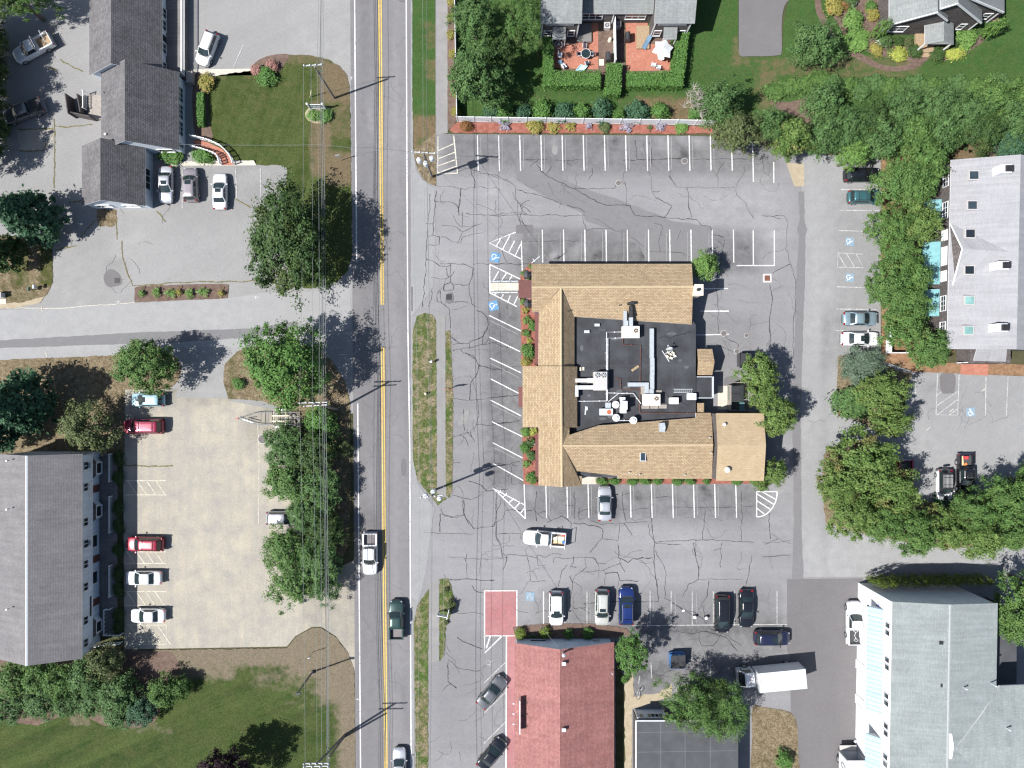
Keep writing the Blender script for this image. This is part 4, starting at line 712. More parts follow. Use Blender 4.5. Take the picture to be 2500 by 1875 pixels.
b = MB(); b.prism([(p.x, p.y) for p in G(F('1410,1149 1510,1160 1510,1167 1410,1162'), 2.9)], 2.5, 2.75); b.build('flat_roof', M['membrane'], T_, True)
b = MB()
for s in ('1404,776 1404,892', '1448,773 1448,1040', '1529,780 1529,1030', '1641,787 1641,1024', '1402,893 1698,893'):
    p = G(F(s), 2.6); b.ribbon([(q.x, q.y) for q in p], .05, 2.606)
b.build('membrane_seam', M['membrane_grey'], T_, True)
r5 = random.Random(12)
for x, y, a, c in ((1472, 1022, 9, 4), (1489, 1016, 6, 5), (1500, 828, 9, 3), (1676, 896, 6, 4), (1438, 966, 5, 3), (1530, 948, 10, 5), (1512, 955, 8, 4), (1470, 775 + 30, 8, 2), (1640, 815, 12, 4), (1660, 880, 5, 3), (1420, 850, 4, 8), (1478, 870, 2, 12)):
    q = G(ragged(ell(x, y, a, c, 14), 1.3, 3, True, r5.randrange(999)), 2.6); b = MB(); b.poly([(p.x, p.y, 2.604) for p in q]); b.build('scuffed_patch', M['membrane_scuff'], T_, True)
for s in ('1610,826 1622,820 1636,826 1652,818 1670,816 1692,808', '1600,948 1612,950 1625,960 1634,972', '1655,972 1668,985 1680,990'):
    q = G(ragged(F(s), 1.5, 5, False, 3), 2.6); b = MB(); b.ribbon([(p.x, p.y) for p in q], .16, 2.607); b.build('tar_smear', M['dark'], T_, True)
b = MB(); b.box((P(1704, 709, 5).x, P(1704, 709, 5).y, 2.7), (.95, 1.25, 5.4)); b.box((P(1704, 709, 5).x, P(1704, 709, 5).y, 5.45), (1.1, 1.4, .12)); ch = b.build('chimney', plain('stucco', (.62, .55, .46), .9), T_, True)
b = MB(); b.cyl((P(1705, 707, 5.6).x, P(1705, 707, 5.6).y, 5.5), (P(1705, 707, 5.6).x, P(1705, 707, 5.6).y, 5.8), .22, .2, 10); b.build('flue', M['dark'], ch, True)
gable(T_, (25.55, -12.0), R(0), 5.9, 8.3 * -1, 5.0, 5.0, 5.8, vr=-4.2, oh=.12, wall='shingle_wall', roof='roof_tan_plain', wallname='annex_wall') if False else None
b = MB(); b.prism([(25.55, -12.0), (31.35, -12.0), (31.35, -3.75), (25.55, -3.75)], 0, 5.0); b.build('annex_wall', M['shingle_wall'], T_, True)
b = MB(); b.slab([(25.5, -12.1, 5.1), (31.45, -12.1, 5.1), (31.45, -7.6, 5.85), (25.5, -7.6, 5.85)], .14, 0, 1); b.slab([(25.5, -7.6, 5.85), (31.45, -7.6, 5.85), (31.45, -3.65, 5.1), (25.5, -3.65, 5.1)], .14, 0, 1)
b.add([(25.52, -12.0, 5.0), (25.52, -3.75, 5.0), (25.52, -7.6, 5.72)], [[2, 1, 0]], 2); b.add([(31.37, -12.0, 5.0), (31.37, -3.75, 5.0), (31.37, -7.6, 5.72)], [[0, 1, 2]], 2)
b.build('annex_roof', [M['roof_tan_plain'], M['ridge_tan'], M['shingle_wall']], T_, True)
b = MB(); pv = P(1773, 1146, 5.3); b.cyl(pv, pv + Vector((0, 0, .5)), .2, n=12); b.lathe(pv + Vector((0, 0, .45)), [(.34, 0), (.36, .12), (.22, .26)], 14); b.build('turbine_vent', M['white_trim'], T_, True)
pipe_vent(T_, P(1767, 1036, 5.4), .14, .35, 'white_trim')
for x, y, z in ((1731, 1068, 4.2), (1734, 1105, 4.2), (1535, 1153, 3.2), (1560, 1158, 3.1), (1670, 1159, 3.1)): pipe_vent(T_, P(x, y, z), .06, .35)
for x, y, z in ((1387, 760, 3.7), (1512, 746, 3.6)): pipe_vent(T_, P(x, y, z), .06, .4, 'dark')
b = MB(); c = P(1569, 1115, 4.05); b.box((c.x, c.y, 4.12), (.75, 1.15, .16)); sk = b.build('skylight', M['metal_light'], T_, True)
b = MB(); b.box((c.x, c.y, 4.215), (.55, .95, .03)); b.build('pane', M['skyglass'], sk, True)
b = MB(); b.prism([(p.x, p.y) for p in G(F('1266,683.5 1298,683.5 1298,727 1266,728'), 2.8)], 2.7, 2.8); ca = b.build('entrance_canopy', M['maroon'], T_, True)
b = MB()
for x, y in ((1269, 686), (1269, 725)): q = P(x, y, 2.7); b.cyl((q.x, q.y, 0), (q.x, q.y, 2.7), .07, n=8)
b.build('canopy_post', M['white_trim'], ca, True)
for nm, s in (('window_awning', '1306,765 1315,765 1315,890 1306,890'), ('window_awning', '1266,944 1276,944 1276,994 1266,994'), ('window_awning', '1307,1060 1315,1060 1315,1164 1307,1164')):
    p = G(F(s), 2.2); b = MB(); b.slab([(p[0].x, p[0].y, 1.9), (p[3].x, p[3].y, 1.9), (p[2].x, p[2].y, 2.6), (p[1].x, p[1].y, 2.6)], .05); b.build(nm, M['maroon'], T_, True)
for x, y in ((1287, 671), (1288, 741)):
    b = MB(); c = P(x, y, 1.4); b.box((c.x, c.y, .9), (.75, .75, 1.8)); b.lathe((c.x, c.y, 1.8), [(.6, 0), (.05, .42)], 4); tag(b.build('lantern_post', M['membrane_grey'], None, origin=(c.x, c.y, 0)), 'grey pyramid topped post %s the maroon entrance canopy' % ('north of' if y < 700 else 'south of'), 'post', 'entrance posts')
for y in (688, 714.5):
    a, c = P(1199, y), P(1264, y); b = MB()
    for z in (.5, .95): b.tube([(a.x, a.y, z), (c.x, c.y, z)], .03, 5)
    for t in (0, .35, .7, 1): q = a.lerp(c, t); b.cyl((q.x, q.y, 0), (q.x, q.y, .95), .035, n=6)
    tag(b.build('ramp_handrail', M['galvanised'], None, origin=(a.x, a.y, 0)), 'grey handrail along the %s side of the restaurant entrance ramp' % ('north' if y < 700 else 'south'), 'handrail', 'ramp handrails')
# service sheds behind the restaurant
o = thing('service_shed', 'small shed with tan gabled roof behind the restaurant', 'shed', (25.1, 2.9, 0))
gable(o, (24.2, 1.35), R(0), 1.75, -3.1, 2.3, 2.3, 3.0, vr=-1.55, oh=.12, wall='shingle_wall', roof='roof_tan') if False else None
b = MB(); b.prism([(24.0, 1.3), (25.6, 1.3), (25.6, 4.3), (24.0, 4.3)], 0, 2.3); b.add([(24.0, 1.3, 2.3), (24.0, 4.3, 2.3), (24.0, 2.8, 2.75)], [[2, 1, 0]]); b.add([(25.6, 1.3, 2.3), (25.6, 4.3, 2.3), (25.6, 2.8, 2.75)], [[0, 1, 2]]); b.build('wall', M['shingle_wall'], o, True)
b = MB(); b.slab([(23.85, 1.15, 2.42), (25.75, 1.15, 2.42), (25.9, 2.85, 2.95), (23.8, 2.85, 2.95)], .1); b.slab([(23.8, 2.85, 2.95), (25.9, 2.85, 2.95), (25.75, 4.5, 2.42), (23.85, 4.5, 2.42)], .1); b.build('roof', M['roof_tan'], o, True)
o = thing('cold_room', 'flat black roofed cold store with pale rim behind the restaurant', 'shed', (25.1, -.4, 0))
x0, y0 = P(1701, 970, 2.5)[:2]; x1, y1 = P(1739, 921, 2.5)[:2]
b = MB(); b.prism([(x0, y0), (x1, y0), (x1, y1), (x0, y1)], 0, 2.4); b.build('wall', plain('teal_wall', (.05, .2, .17)), o, True)
b = MB(); b.prism([(x0 - .05, y0 - .1), (x1 + .05, y0 - .1), (x1 + .05, y1 + .05), (x0 - .05, y1 + .05)], 2.4, 2.52); b.build('roof', M['membrane'], o, True)
b = MB(); b.box((x1 + .05, (y0 + y1) / 2, 2.56), (.22, y1 - y0 + .2, .1)); b.box(((x0 + x1) / 2, y1 + .05, 2.56), (x1 - x0, .1, .1)); b.box(((x0 + x1) / 2, y0 - .08, 2.56), (x1 - x0, .1, .1)); b.build('rim', M['metal_light'], o, True)
b = MB(); c = P(1710, 996, 2.4); b.box((c.x, c.y, 1.2), (.7, 1.1, 2.4)); b.box((c.x, c.y, 2.46), (.85, 1.25, .12), mi=1); tag(b.build('meter_closet', [M['shingle_wall'], M['roof_tan']], None, origin=(c.x, c.y, 0)), 'narrow tan roofed closet between cold store and restaurant south wing', 'shed')
# ---- the condominium by the patios
T_ = thing('condominium', 'grey shingled two storey condominium with brick patios at the north edge', 'house', (13, 52, 0))
for x0, x1 in ((3.8, 8.5), (18.1, 22.7)):
    b = MB(); b.prism([(x0, 45.6), (x1, 45.6), (x1, 58), (x0, 58)], 0, 4.7); b.build('wall', M['shingle_wall'], T_, True)
    b = MB(); b.slab([(x0 - .25, 45.3, 4.65), (x1 + .25, 45.3, 4.65), (x1 + .25, 53, 8.0), (x0 - .25, 53, 8.0)], .14, 0, 1); b.slab([(x0 - .25, 53, 8.0), (x1 + .25, 53, 8.0), (x1 + .25, 60, 4.9), (x0 - .25, 60, 4.9)], .14, 0, 1); b.build('roof', [M['roof_house'], M['white_trim']], T_, True)
    xm = (x0 + x1) / 2
    for dx in (-1.55, 1.5): window(T_, (xm + dx, 45.59, 1.5), R(-90), .8, 1.3, 1, 2); 
    window(T_, (xm - .1, 45.59, 4.0), R(-90), 3.4, .3, 4, 1)
    b = MB(); b.slab([(xm - .95, 44.3, 2.55), (xm + .75, 44.3, 2.55), (xm + .75, 45.6, 3.0), (xm - .95, 45.6, 3.0)], .12, 0, 1); po = b.build('porch_roof', [M['roof_house'], M['white_trim']], T_, True)
    b = MB()
    for dx in (-.9, .7): b.box((xm + dx, 44.45, 1.25), (.1, .1, 2.5))
    b.build('porch_post', M['white_trim'], po, True)
    for dx in (x0 + .05, x1 - .05):
        b = MB(); b.box((dx, 45.58, 2.3), (.16, .06, 4.6)); b.build('corner_board', M['white_trim'], T_, True)
b = MB(); b.prism([(8.5, 47.6), (18.1, 47.6), (18.1, 58), (8.5, 58)], 0, 2.95); b.prism([(8.5, 49.2), (18.1, 49.2), (18.1, 58), (8.5, 58)], 2.95, 5.7); b.build('wall', M['shingle_wall'], T_, True)
b = MB(); b.slab([(8.55, 47.3, 3.05), (18.05, 47.3, 3.05), (18.05, 49.2, 4.1), (8.55, 49.2, 4.1)], .12, 0, 1); b.slab([(8.55, 48.9, 5.8), (18.05, 48.9, 5.8), (18.05, 53.5, 7.6), (8.55, 53.5, 7.6)], .12, 0, 1); b.build('roof', [M['roof_house'], M['white_trim']], T_, True)
for x in (10.4, 16.0): window(T_, (x, 47.59, 1.9), R(-90), 2.5, 1.4, 3, 2); window(T_, (x, 49.19, 5.0), R(-90), 2.4, .9, 3, 1)
b = MB(); b.box((13.1, 47.5, 1.5), (.12, .1, 3.0)); b.build('corner_board', M['white_trim'], T_, True)
b = MB(); b.box((9.5, 46.2, .2), (1.9, 2.4, .4)); b.build('deck', M['board_deck'], T_, True)
b = MB(); b.box((17.2, 45.6, .2), (1.7, 3.0, .4)); b.build('deck', M['plank'], T_, True)
# ---- the house on the north-east
T_ = thing('gabled_house', 'grey shingled house with stepped white trimmed front gables and a porch, at the northeast corner', 'house', (56, 50, 0))
def front_gable(x0, z0, xa, za, x1, z1, yf, yb, wall='wall', ru=.3):
    b = MB(); b.prism([(x0 + .2, yf), (x1 - .2, yf), (x1 - .2, yb), (x0 + .2, yb)], 0, min(z0, z1) - .2)
    b.add([(x0 + .2, yf, min(z0, z1) - .2), (x1 - .2, yf, min(z0, z1) - .2), (x1 - .2, yf, z1 - .12), (xa, yf, za - .12), (x0 + .2, yf, z0 - .12)], [[0, 1, 2, 3, 4]]); b.build(wall, M['shingle_wall'], T_, True)
    r = MB(); r.slab([(x0, yf - ru, z0), (xa, yf - ru, za), (xa, yb, za), (x0, yb, z0)], .14, 0, 1); r.slab([(xa, yf - ru, za), (x1, yf - ru, z1), (x1, yb, z1), (xa, yb, za)], .14, 0, 1); r.build('roof', [M['roof_house'], M['white_trim']], T_, True)
    t = MB()
    for (xa_, za_, xb_, zb_) in ((x0, z0, xa, za), (xa, za, x1, z1)):
        t.add([(xa_, yf - ru - .03, za_ - .3), (xb_, yf - ru - .03, zb_ - .3), (xb_, yf - ru - .03, zb_ + .02), (xa_, yf - ru - .03, za_ + .02), (xa_, yf - ru + .07, za_ + .02), (xb_, yf - ru + .07, zb_ + .02)], [[0, 1, 2, 3], [3, 2, 5, 4]])
    for xx in (x0 + .22, x1 - .22): t.box((xx, yf - .02, min(z0, z1) / 2 - .1), (.16, .1, min(z0, z1) - .2))
    t.build('rake_board', M['white_trim'], T_, True)
front_gable(48.1, 3.2, 52.4, 6.4, 54.9, 4.4, 46.05, 62)
front_gable(52.6, 6.6, 54.0, 7.9, 59.96, 3.2, 46.35, 62)
front_gable(53.0, 6.3, 55.6, 7.0, 62.8, 3.2, 47.7, 62)
window(T_, (50.0, 46.04, 1.7), R(-90), 2.0, 1.3, 2, 2); window(T_, (58.2, 46.34, 1.7), R(-90), .7, 1.3, 1, 2); window(T_, (61.4, 47.69, 1.7), R(-90), .9, 1.3, 1, 2)
b = MB(); b.slab([(53.0, 43.6, 2.6), (54.9, 43.6, 3.5), (54.9, 46.3, 3.5), (53.0, 46.3, 2.6)], .12, 0, 1); b.slab([(54.9, 43.6, 3.5), (56.7, 43.6, 2.6), (56.7, 46.3, 2.6), (54.9, 46.3, 3.5)], .12, 0, 1); b.add([(53.05, 43.66, 2.5), (56.65, 43.66, 2.5), (54.9, 43.66, 3.36)], [[0, 1, 2]], 1)
po = b.build('porch_roof', [M['roof_house'], M['white_trim']], T_, True)
b = MB()
for x in (53.15, 56.5): b.box((x, 43.75, 1.25), (.16, .16, 2.5))
b.build('porch_post', M['white_trim'], po, True)
b = MB(); b.box((54.8, 44.9, .2), (3.5, 2.6, .4)); b.box((54.8, 43.4, .1), (3.0, .7, .2)); b.build('porch_floor', M['plank'], T_, True)
window(T_, (54.9, 46.0, 1.1), R(-90), .9, 2.0, 1, 1, gl='maroon', name='door')
o = b = MB(); b.slab([(49.0, 49.0, 6.2), (50.2, 49.0, 6.9), (50.2, 52.5, 6.9), (49.0, 52.5, 5.9)], .1, 0, 1); b.slab([(50.2, 49.0, 6.9), (51.4, 49.0, 6.2), (51.4, 52.5, 6.2), (50.2, 52.5, 6.9)], .1, 0, 1); b.prism([(49.1, 49.2), (51.3, 49.2), (51.3, 52), (49.1, 52)], 3, 6.1, 2); b.build('dormer', [M['roof_house'], M['white_trim'], M['shingle_wall']], T_, True)
b = MB(); b.box((63.6, 50, .25), (1.2, 3.0, .5)); b.box((63.6, 48.2, .12), (1.0, .8, .25)); b.build('side_steps', M['paint_red'], T_, True)
# ---- the long building with pale roof on the east
T_ = thing('shop_building', 'long grey shingled building with pale low pitched roof, skylights and teal awnings, on the east', 'building', (61, 16, 0))
ae = math.atan2(23.1, .5)
f, _ = gable(T_, (54.5, 4.6), ae, 23.1, 12.9, 5.2, 5.2, 7.7, vr=6.6, oh=.25, wall='shingle_wall', roof='roof_pale')
b = MB(); q = [P(x, y, z) for x, y, z in ((2320, 545, 5.3), (2350, 607, 6.6), (2326, 698, 5.3), (2460, 615, 7.55))]
b.add([q[0], q[1], q[3]], [[0, 2, 1]]); b.add([q[1], q[2], q[3]], [[0, 2, 1]]); b.add([q[0] - Vector((0, 0, .3)), q[2] - Vector((0, 0, .3)), q[2], q[1], q[0]], [[0, 1, 2, 3, 4]], 1)
b.build('cross_gable', [M['roof_pale'], M['shingle_wall']], T_, True)
b = MB()
for i, j in ((0, 1), (1, 2)): b.tube([q[i] + Vector((-.05, 0, .02)), q[j] + Vector((-.05, 0, .02))], .09, 5)
b.build('rake_board', M['white_trim'], T_, True)
aw = ae + math.pi / 2
for py, n in ((437, 1.6), (512, 2.0), (573, 1.2), (624, 2.2), (673, 1.2), (740, 1.8), (800, 1.4)):
    y = (CY - py) * .955 / S; u = (y - 4.6); p = f(u, -.005, 3.9); window(T_, p, aw, n, 1.0, 3, 2, gl='white_trim' if py in (624, 573, 673) else 'glass_dark')
for py0, py1 in ((487, 534), (590, 694), (706, 772)):
    y0, y1 = (CY - py1) * .97 / S, (CY - py0) * .97 / S; a = f(y0 - 4.6, 0, 3.0); c = f(y1 - 4.6, 0, 3.0); d0 = Vector((-2.0, 0, -.5))
    b = MB(); b.slab([a, c, c + d0, a + d0], .06); b.build('awning', M['teal_awning'], T_, True)
for x, y, g in ((2375, 429, 'skyglass'), (2371, 502, 'skyglass'), (2366, 571, 'glass_dark'), (2364, 660, 'glass_dark'), (2364, 734, 'glass_teal'), (2362, 807, 'glass_teal')):
    c = P(x, y, 6.2); b = MB(); b.box((c.x, c.y, c.z + .1), (1.3, 1.2, .3)); s_ = b.build('skylight', M['unit_grey'], T_, True); b = MB(); b.box((c.x, c.y, c.z + .265), (1.05, .95, .03)); b.build('pane', M[g], s_, True)
for x, y in ((2462, 412), (2455, 648), (2452, 800)):
    c = P(x, y, 8.3); b = MB(); b.box((c.x - .3, c.y, 7.6), (1.3, 1.0, 1.6)); b.build('chimney', M['white_trim'], T_, True)
    b = MB(); b.box((c.x, c.y, 8.5), (.9, .75, .2)); b.cyl((c.x, c.y, 8.5), (c.x, c.y, 8.75), .28, .26, 12); b.build('chimney_cap', M['dark'], T_, True)
b = MB(); c = P(2405, 872, 3.0); b.box((c.x + .8, c.y + .2, 1.4), (5.2, 2.0, 2.8)); b.build('entry_wall', M['shingle_wall'], T_, True)
b = MB(); b.slab([P(2375, 886, 2.7), P(2455, 888, 2.7), P(2459, 853, 3.4), P(2385, 852, 3.4)], .1, 0, 1); b.build('entry_roof', [M['roof_pale'], M['white_trim']], T_, True)
window(T_, (P(2361, 867, 2.0).x, P(2361, 884, 2.0).y, 1.6), R(-90), .9, 1.1, 1, 1, fw=.2)
# ---- the white building on the south-east
T_ = thing('white_building', 'large white building with grey green roof and blue metal awnings at the southeast', 'building', (52, -38, 0))
as_ = R(-91.0)
f, _ = gable(T_, (58.1, -26.4), as_, 30, 12.45, 8.6, 8.7, 9.45, vr=6.1, oh=.12, wall='clap_white', roof='roof_green_grey', cap='ridge_grey')
awl = as_ - math.pi / 2
for py in (1541, 1625, 1713, 1787, 1862):
    y = (CY - py) * .918 / S; u = -26.4 - y
    for du in (-.45, .45): window(T_, f(u + du, 12.455, 7.7), awl, .55, 1.1, 1, 1, fw=.05)
for py0, py1, nm in ((1489, 1741, 'awning'), (1802, 1960, 'awning')):
    u0, u1 = -26.4 - (CY - py0) * .937 / S, -26.4 - (CY - py1) * .937 / S
    b = MB(); b.slab([f(u0, 12.46, 6.6), f(u1, 12.46, 6.6), f(u1, 13.7, 5.3), f(u0, 13.7, 5.3)], .08); aw_ = b.build(nm, M['awning_metal'], T_, True)
    b = MB(); b.add([f(u0, 12.46, 6.5), f(u0, 13.7, 5.2), f(u0, 12.46, 5.2)], [[0, 1, 2]]); b.build('awning_end', M['white_trim'], aw_, True)
for py in (1634, 1720): window(T_, f(-26.4 - (CY - py) * .985 / S, 12.455, 1.1), awl, 1.0, 2.1, 1, 1, gl='white_trim', name='door')
b = MB(); c = f(1.5, 12.49, 5.4); b.box(c, (.04, .8, .9)); sg = b.build('sign', M['white_trim'], T_, True)
b = MB(); b.cyl(c + Vector((-.02, 0, -.25)), c + Vector((-.05, 0, -.25)), .22, n=14); b.box(c + Vector((-.04, .05, .15)), (.03, .5, .12)); b.box(c + Vector((-.04, 0, .38)), (.03, .6, .05)); b.build('sign_emblem', plain('sign_blue', (.03, .07, .25)), sg, True)
b = MB(); b.box(f(2.2, 12.53, 3.0), (.2, .16, .3)); b.build('wall_lamp', M['dark'], T_, True)
for x, y in ((2295, 1567), (2298, 1671), (2301, 1779)): c = P(x, y, 9.2); box_vent(T_, c, .4, .35, .25, 'dark')
for x, y in ((2348, 1675), (2420, 1668), (2453, 1774)): pipe_vent(T_, P(x, y, 9.0), .08, .9)
b = MB(); x0, y0 = P(2437, 1671, 4)[:2]; x1, y1 = P(2478, 1548, 4)[:2]; b.prism([(x0 - .5, y0), (x1, y0), (x1, y1), (x0 - .5, y1)], 0, 4.0); b.prism([(x0 - .5, y0 - .05), (x1 + .1, y0 - .05), (x1 + .1, y1 + .1), (x0 - .5, y1 + .1)], 4.0, 4.15, 1); b.build('side_wing', [M['clap_white'], M['membrane_grey']], T_, True)
b = MB(); b.slab(Z('2441,1674,8.5 2600,1668,8.5 2600,1822,9.44 2334,1826,9.48 2400,1740,9.1'), .2, 0, 1); b.slab(Z('2334,1826,9.48 2600,1822,9.44 2600,1960,8.5 2440,1960,8.5'), .2, 0, 1); b.build('cross_roof', [M['roof_green_grey'], M['white_trim']], T_, True)
b = MB(); c = P(2322, 1822, 9.6); b.prism([(c.x - .25, c.y - 1.5), (c.x + .1, c.y - 1.5), (c.x + .35, c.y), (c.x + .1, c.y + 1.5), (c.x - .25, c.y + 1.5)], 9.4, 9.6); b.build('ridge_flashing', M['white_trim'], T_, True)
# ---- the red roofed building on the south
T_ = thing('red_roofed_building', 'low pale clapboard building with long red shingled gable roof, beside the red painted bay', 'shop', (6.5, -42, 0))
f, _ = gable(T_, (12.9, -33.6), R(-90), 26, 12.3, 2.1, 2.35, 4.5, vr=6.9, oh=.28, wall='clap_blue', roof='roof_red')
window(T_, (3.4, -33.59, .9), R(90), 2.0, .7, 1, 1); window(T_, (11.0, -33.59, .95), R(90), .85, .9, 3, 3, fw=.05)
b = MB(); c = P(1375, 1594, 4.6); b.cyl(c, c + Vector((0, 0, .9)), .13, n=10); b.lathe(c + Vector((0, 0, .85)), [(.2, 0), (.22, .1), (.05, .2)], 10); b.build('flue', M['metal_light'], T_, True)
for x, y in ((1376, 1618), (1376, 1779)): box_vent(T_, P(x, y, 4.4), .4, .35, .35)
pipe_vent(T_, P(1493, 1640, 2.6), .06, .7)
b = MB(); a, c = P(1269, 1711, 4.0), P(1269, 1793, 4.0); m = (a + c) / 2; b.box((m.x, m.y, 3.5), (.12, 4.2, 1.1)); sg = b.build('roof_sign', M['white_trim'], T_, True)
b = MB()
for t in (.15, .5, .85): q = a.lerp(c, t); b.tube([(q.x, q.y, 3.6), (q.x + 1.0, q.y, 3.2)], .04, 5); b.cyl((q.x, q.y, 2.6), (q.x, q.y, 3.0), .04, n=6)
b.build('brace', M['dark'], sg, True)
for y0, y1 in ((1575, 1640), (1705, 1770), (1842, 1900)):
    a, c = P(1252, y0, 1.5), P(1252, y1, 1.5); m = (a + c) / 2; b = MB(); b.box((m.x + .35, m.y, 1.5), (.06, abs(c.y - a.y), 1.0)); b.build('window', M['glass_dark'], T_, True)
for y in (1720, 1745, 1770): q = P(1258, y, 2.3); b = MB(); b.box((q.x - .1, q.y, 2.1), (.3, .1, .08)); b.cyl((q.x - .25, q.y, 2.1), (q.x - .25, q.y, 1.95), .09, n=8); b.build('gooseneck_lamp', M['white_trim'], T_, True)
# ---- the flat roofed garage
T_ = thing('garage', 'dark shingled garage with flat charcoal roof and white garage door, south of the pines', 'garage', (22.3, -48, 0))
b = MB(); b.prism([(15.95, -43.0), (28.6, -43.0), (28.6, -58), (15.95, -58)], 0, 3.35); b.build('wall', M['shingle_wall'], T_, True)
b = MB(); b.prism([(15.8, -42.85), (28.75, -42.85), (28.75, -58.2), (15.8, -58.2)], 3.36, 3.5); b.build('roof', M['membrane_grey'], T_, True)
b = MB(); b.box((22.3, -42.8, 3.46), (13.0, .12, .2)); b.box((15.76, -50, 3.46), (.12, 14.5, .2)); b.build('fascia', M['white_trim'], T_, True)
b = MB()
for x in (18.9, 22.0, 25.2): b.ribbon([(x, -43.1), (x, -58)], .05, 3.503)
for y in (-44.3, -46.8, -50.5): b.ribbon([(15.9, y), (28.6, y + .2)], .04, 3.504)
b.build('roof_seam', plain('seam', (.13, .135, .14)), T_, True)
b = MB(); b.box((18.0, -42.96, 1.15), (3.3, .08, 2.3)); gd = b.build('garage_door', M['clap_blue'], T_, True)
b = MB()
for i in range(6):
    for j in range(2):
        if i != 1: b.box((16.75 + i * .5, -42.9, 1.6 + j * .4), (.38, .06, .3))
b.build('pane', M['glass_dark'], gd, True)
b = MB(); b.box((16.2, -42.92, 1.2), (.2, .14, 2.4)); b.box((19.8, -42.92, 1.2), (.2, .14, 2.4)); b.box((18.0, -42.92, 2.46), (3.9, .14, .16)); b.build('door_frame', M['white_trim'], T_, True)
# ================================================================ PLANTS
def rdir(rr, zmin=-1.0):
    while True:
        v = Vector((rr.gauss(0, 1), rr.gauss(0, 1), rr.gauss(0, 1))).normalized()
        if v.z >= zmin: return v
def card(vs, fs, p, nrm, s, rr, asp=.62, tdir=None):
    u = (nrm.orthogonal() if tdir is None else (tdir - nrm * tdir.dot(nrm)))
    if u.length < 1e-4: u = nrm.orthogonal()
    u.normalize(); w = nrm.cross(u)
    if tdir is None:
        a = rr.uniform(0, 6.283); u, w = u * math.cos(a) + w * math.sin(a), w * math.cos(a) - u * math.sin(a)
    o = len(vs); h = s * asp * .5
    vs += [p - u * s * .5, p + w * h + nrm * s * .08, p + u * s * .5, p - w * h + nrm * s * .08]; fs.append((o, o + 1, o + 2, o + 3))
def crown(seed, n, leaf, kind='broad', clumps=110, lump=.28, rc=.2, zmin=-.35, holes=0.0):
    """leaves of a crown of unit radius: clumps of leaves over a lumpy shell, thinner inside"""
    rr = random.Random(seed); vs, fs = [], []; off = Vector((seed * 3.17, seed * 1.3, seed * .7)); cl = []
    while len(cl) < clumps:
        d_ = rdir(rr, zmin); taper = 1 - .22 * max(0, d_.z) if kind == 'broad' and lump > .2 else 1; l_ = 1 + lump * mnoise.noise(d_ * 1.6 + off) * 1.6 + lump * .5 * mnoise.noise(d_ * 4 + off)
        if holes and mnoise.noise(d_ * 3.1 + off * 2) < -.5 + holes: 
            if rr.random() < .8: continue
        r = l_ * (rr.uniform(.62, .97) if rr.random() < .86 else rr.uniform(.25, .6)); c = d_ * r; c.x *= taper; c.y *= taper
        if kind == 'conifer':
            k = rr.random(); a = rr.uniform(0, 6.283); z = -0.9 + 1.9 * k; R_ = (1 - k) ** .75 * (1 + lump * mnoise.noise(Vector((math.cos(a) * 2, math.sin(a) * 2, z * 2)) + off)); q = rr.uniform(.55, 1.0)
            c = Vector((math.cos(a) * R_ * q, math.sin(a) * R_ * q, z - .22 * q * R_)); d_ = Vector((math.cos(a), math.sin(a), .5)).normalized()
        cl.append((c, d_, rc * rr.uniform(.5, 1.55)))
    per = n // clumps
    for c, d_, q in cl:
        for _ in range(per):
            g = Vector((rr.gauss(0, .5), rr.gauss(0, .5), rr.gauss(0, .38))) * q; p = c + g
            nn = (d_ * .45 + g.normalized() * .5 + Vector((0, 0, .45)) + Vector((rr.gauss(0, .4), rr.gauss(0, .4), rr.gauss(0, .4)))).normalized()
            card(vs, fs, p, nn, leaf * rr.uniform(.6, 1.35), rr, .6 if kind != 'juniper' else .3, d_ if kind in ('juniper', 'conifer') and rr.random() < .7 else None)
    return vs, fs
_CM = {}
def crown_mesh(key, *a, **k):
    if key not in _CM:
        vs, fs = crown(*a, **k); me = bpy.data.meshes.new('crown'); me.from_pydata([tuple(v) for v in vs], [], fs); me.materials.append(M['leaf_a']); _CM[key] = me
    return _CM[key]
leafmat('leaf_a', (0.060, 0.124, 0.031), (0.090, 0.161, 0.041), (0.115, 0.161, 0.046))
leafmat('leaf_dark', (0.034, 0.071, 0.021), (0.053, 0.094, 0.025), (0.086, 0.103, 0.029))
leafmat('leaf_oak', (0.056, 0.116, 0.036), (0.08, 0.146, 0.046), (0.081, 0.138, 0.046))
leafmat('leaf_olive', (0.086, 0.147, 0.037), (0.121, 0.182, 0.048), (0.149, 0.172, 0.057))
leafmat('leaf_rust', (0.081, 0.144, 0.034), (0.121, 0.178, 0.048), (0.218, 0.144, 0.063), per=2.2)
leafmat('leaf_light', (0.098, 0.190, 0.046), (0.132, 0.230, 0.057), (0.161, 0.230, 0.069))
leafmat('leaf_pine', (0.063, 0.132, 0.034), (0.092, 0.161, 0.044), (0.127, 0.172, 0.057))
leafmat('leaf_spruce', (0.034, 0.087, 0.044), (0.053, 0.115, 0.060), (0.063, 0.127, 0.063))
leafmat('leaf_blue', (.085, .125, .085), (.115, .16, .11), (.14, .18, .12))
leafmat('leaf_hedge', (0.063, 0.144, 0.032), (0.092, 0.184, 0.044), (0.115, 0.196, 0.046))
leafmat('leaf_arbor', (.10, .15, .022), (.13, .18, .03), (.15, .18, .04))
leafmat('leaf_yellow', (.24, .28, .055), (.30, .33, .07), (.36, .36, .1))
leafmat('leaf_gold', (.20, .20, .05), (.26, .22, .06), (.3, .2, .07))
leafmat('leaf_purple', (.020, .010, .016), (.030, .014, .022), (.045, .025, .03))
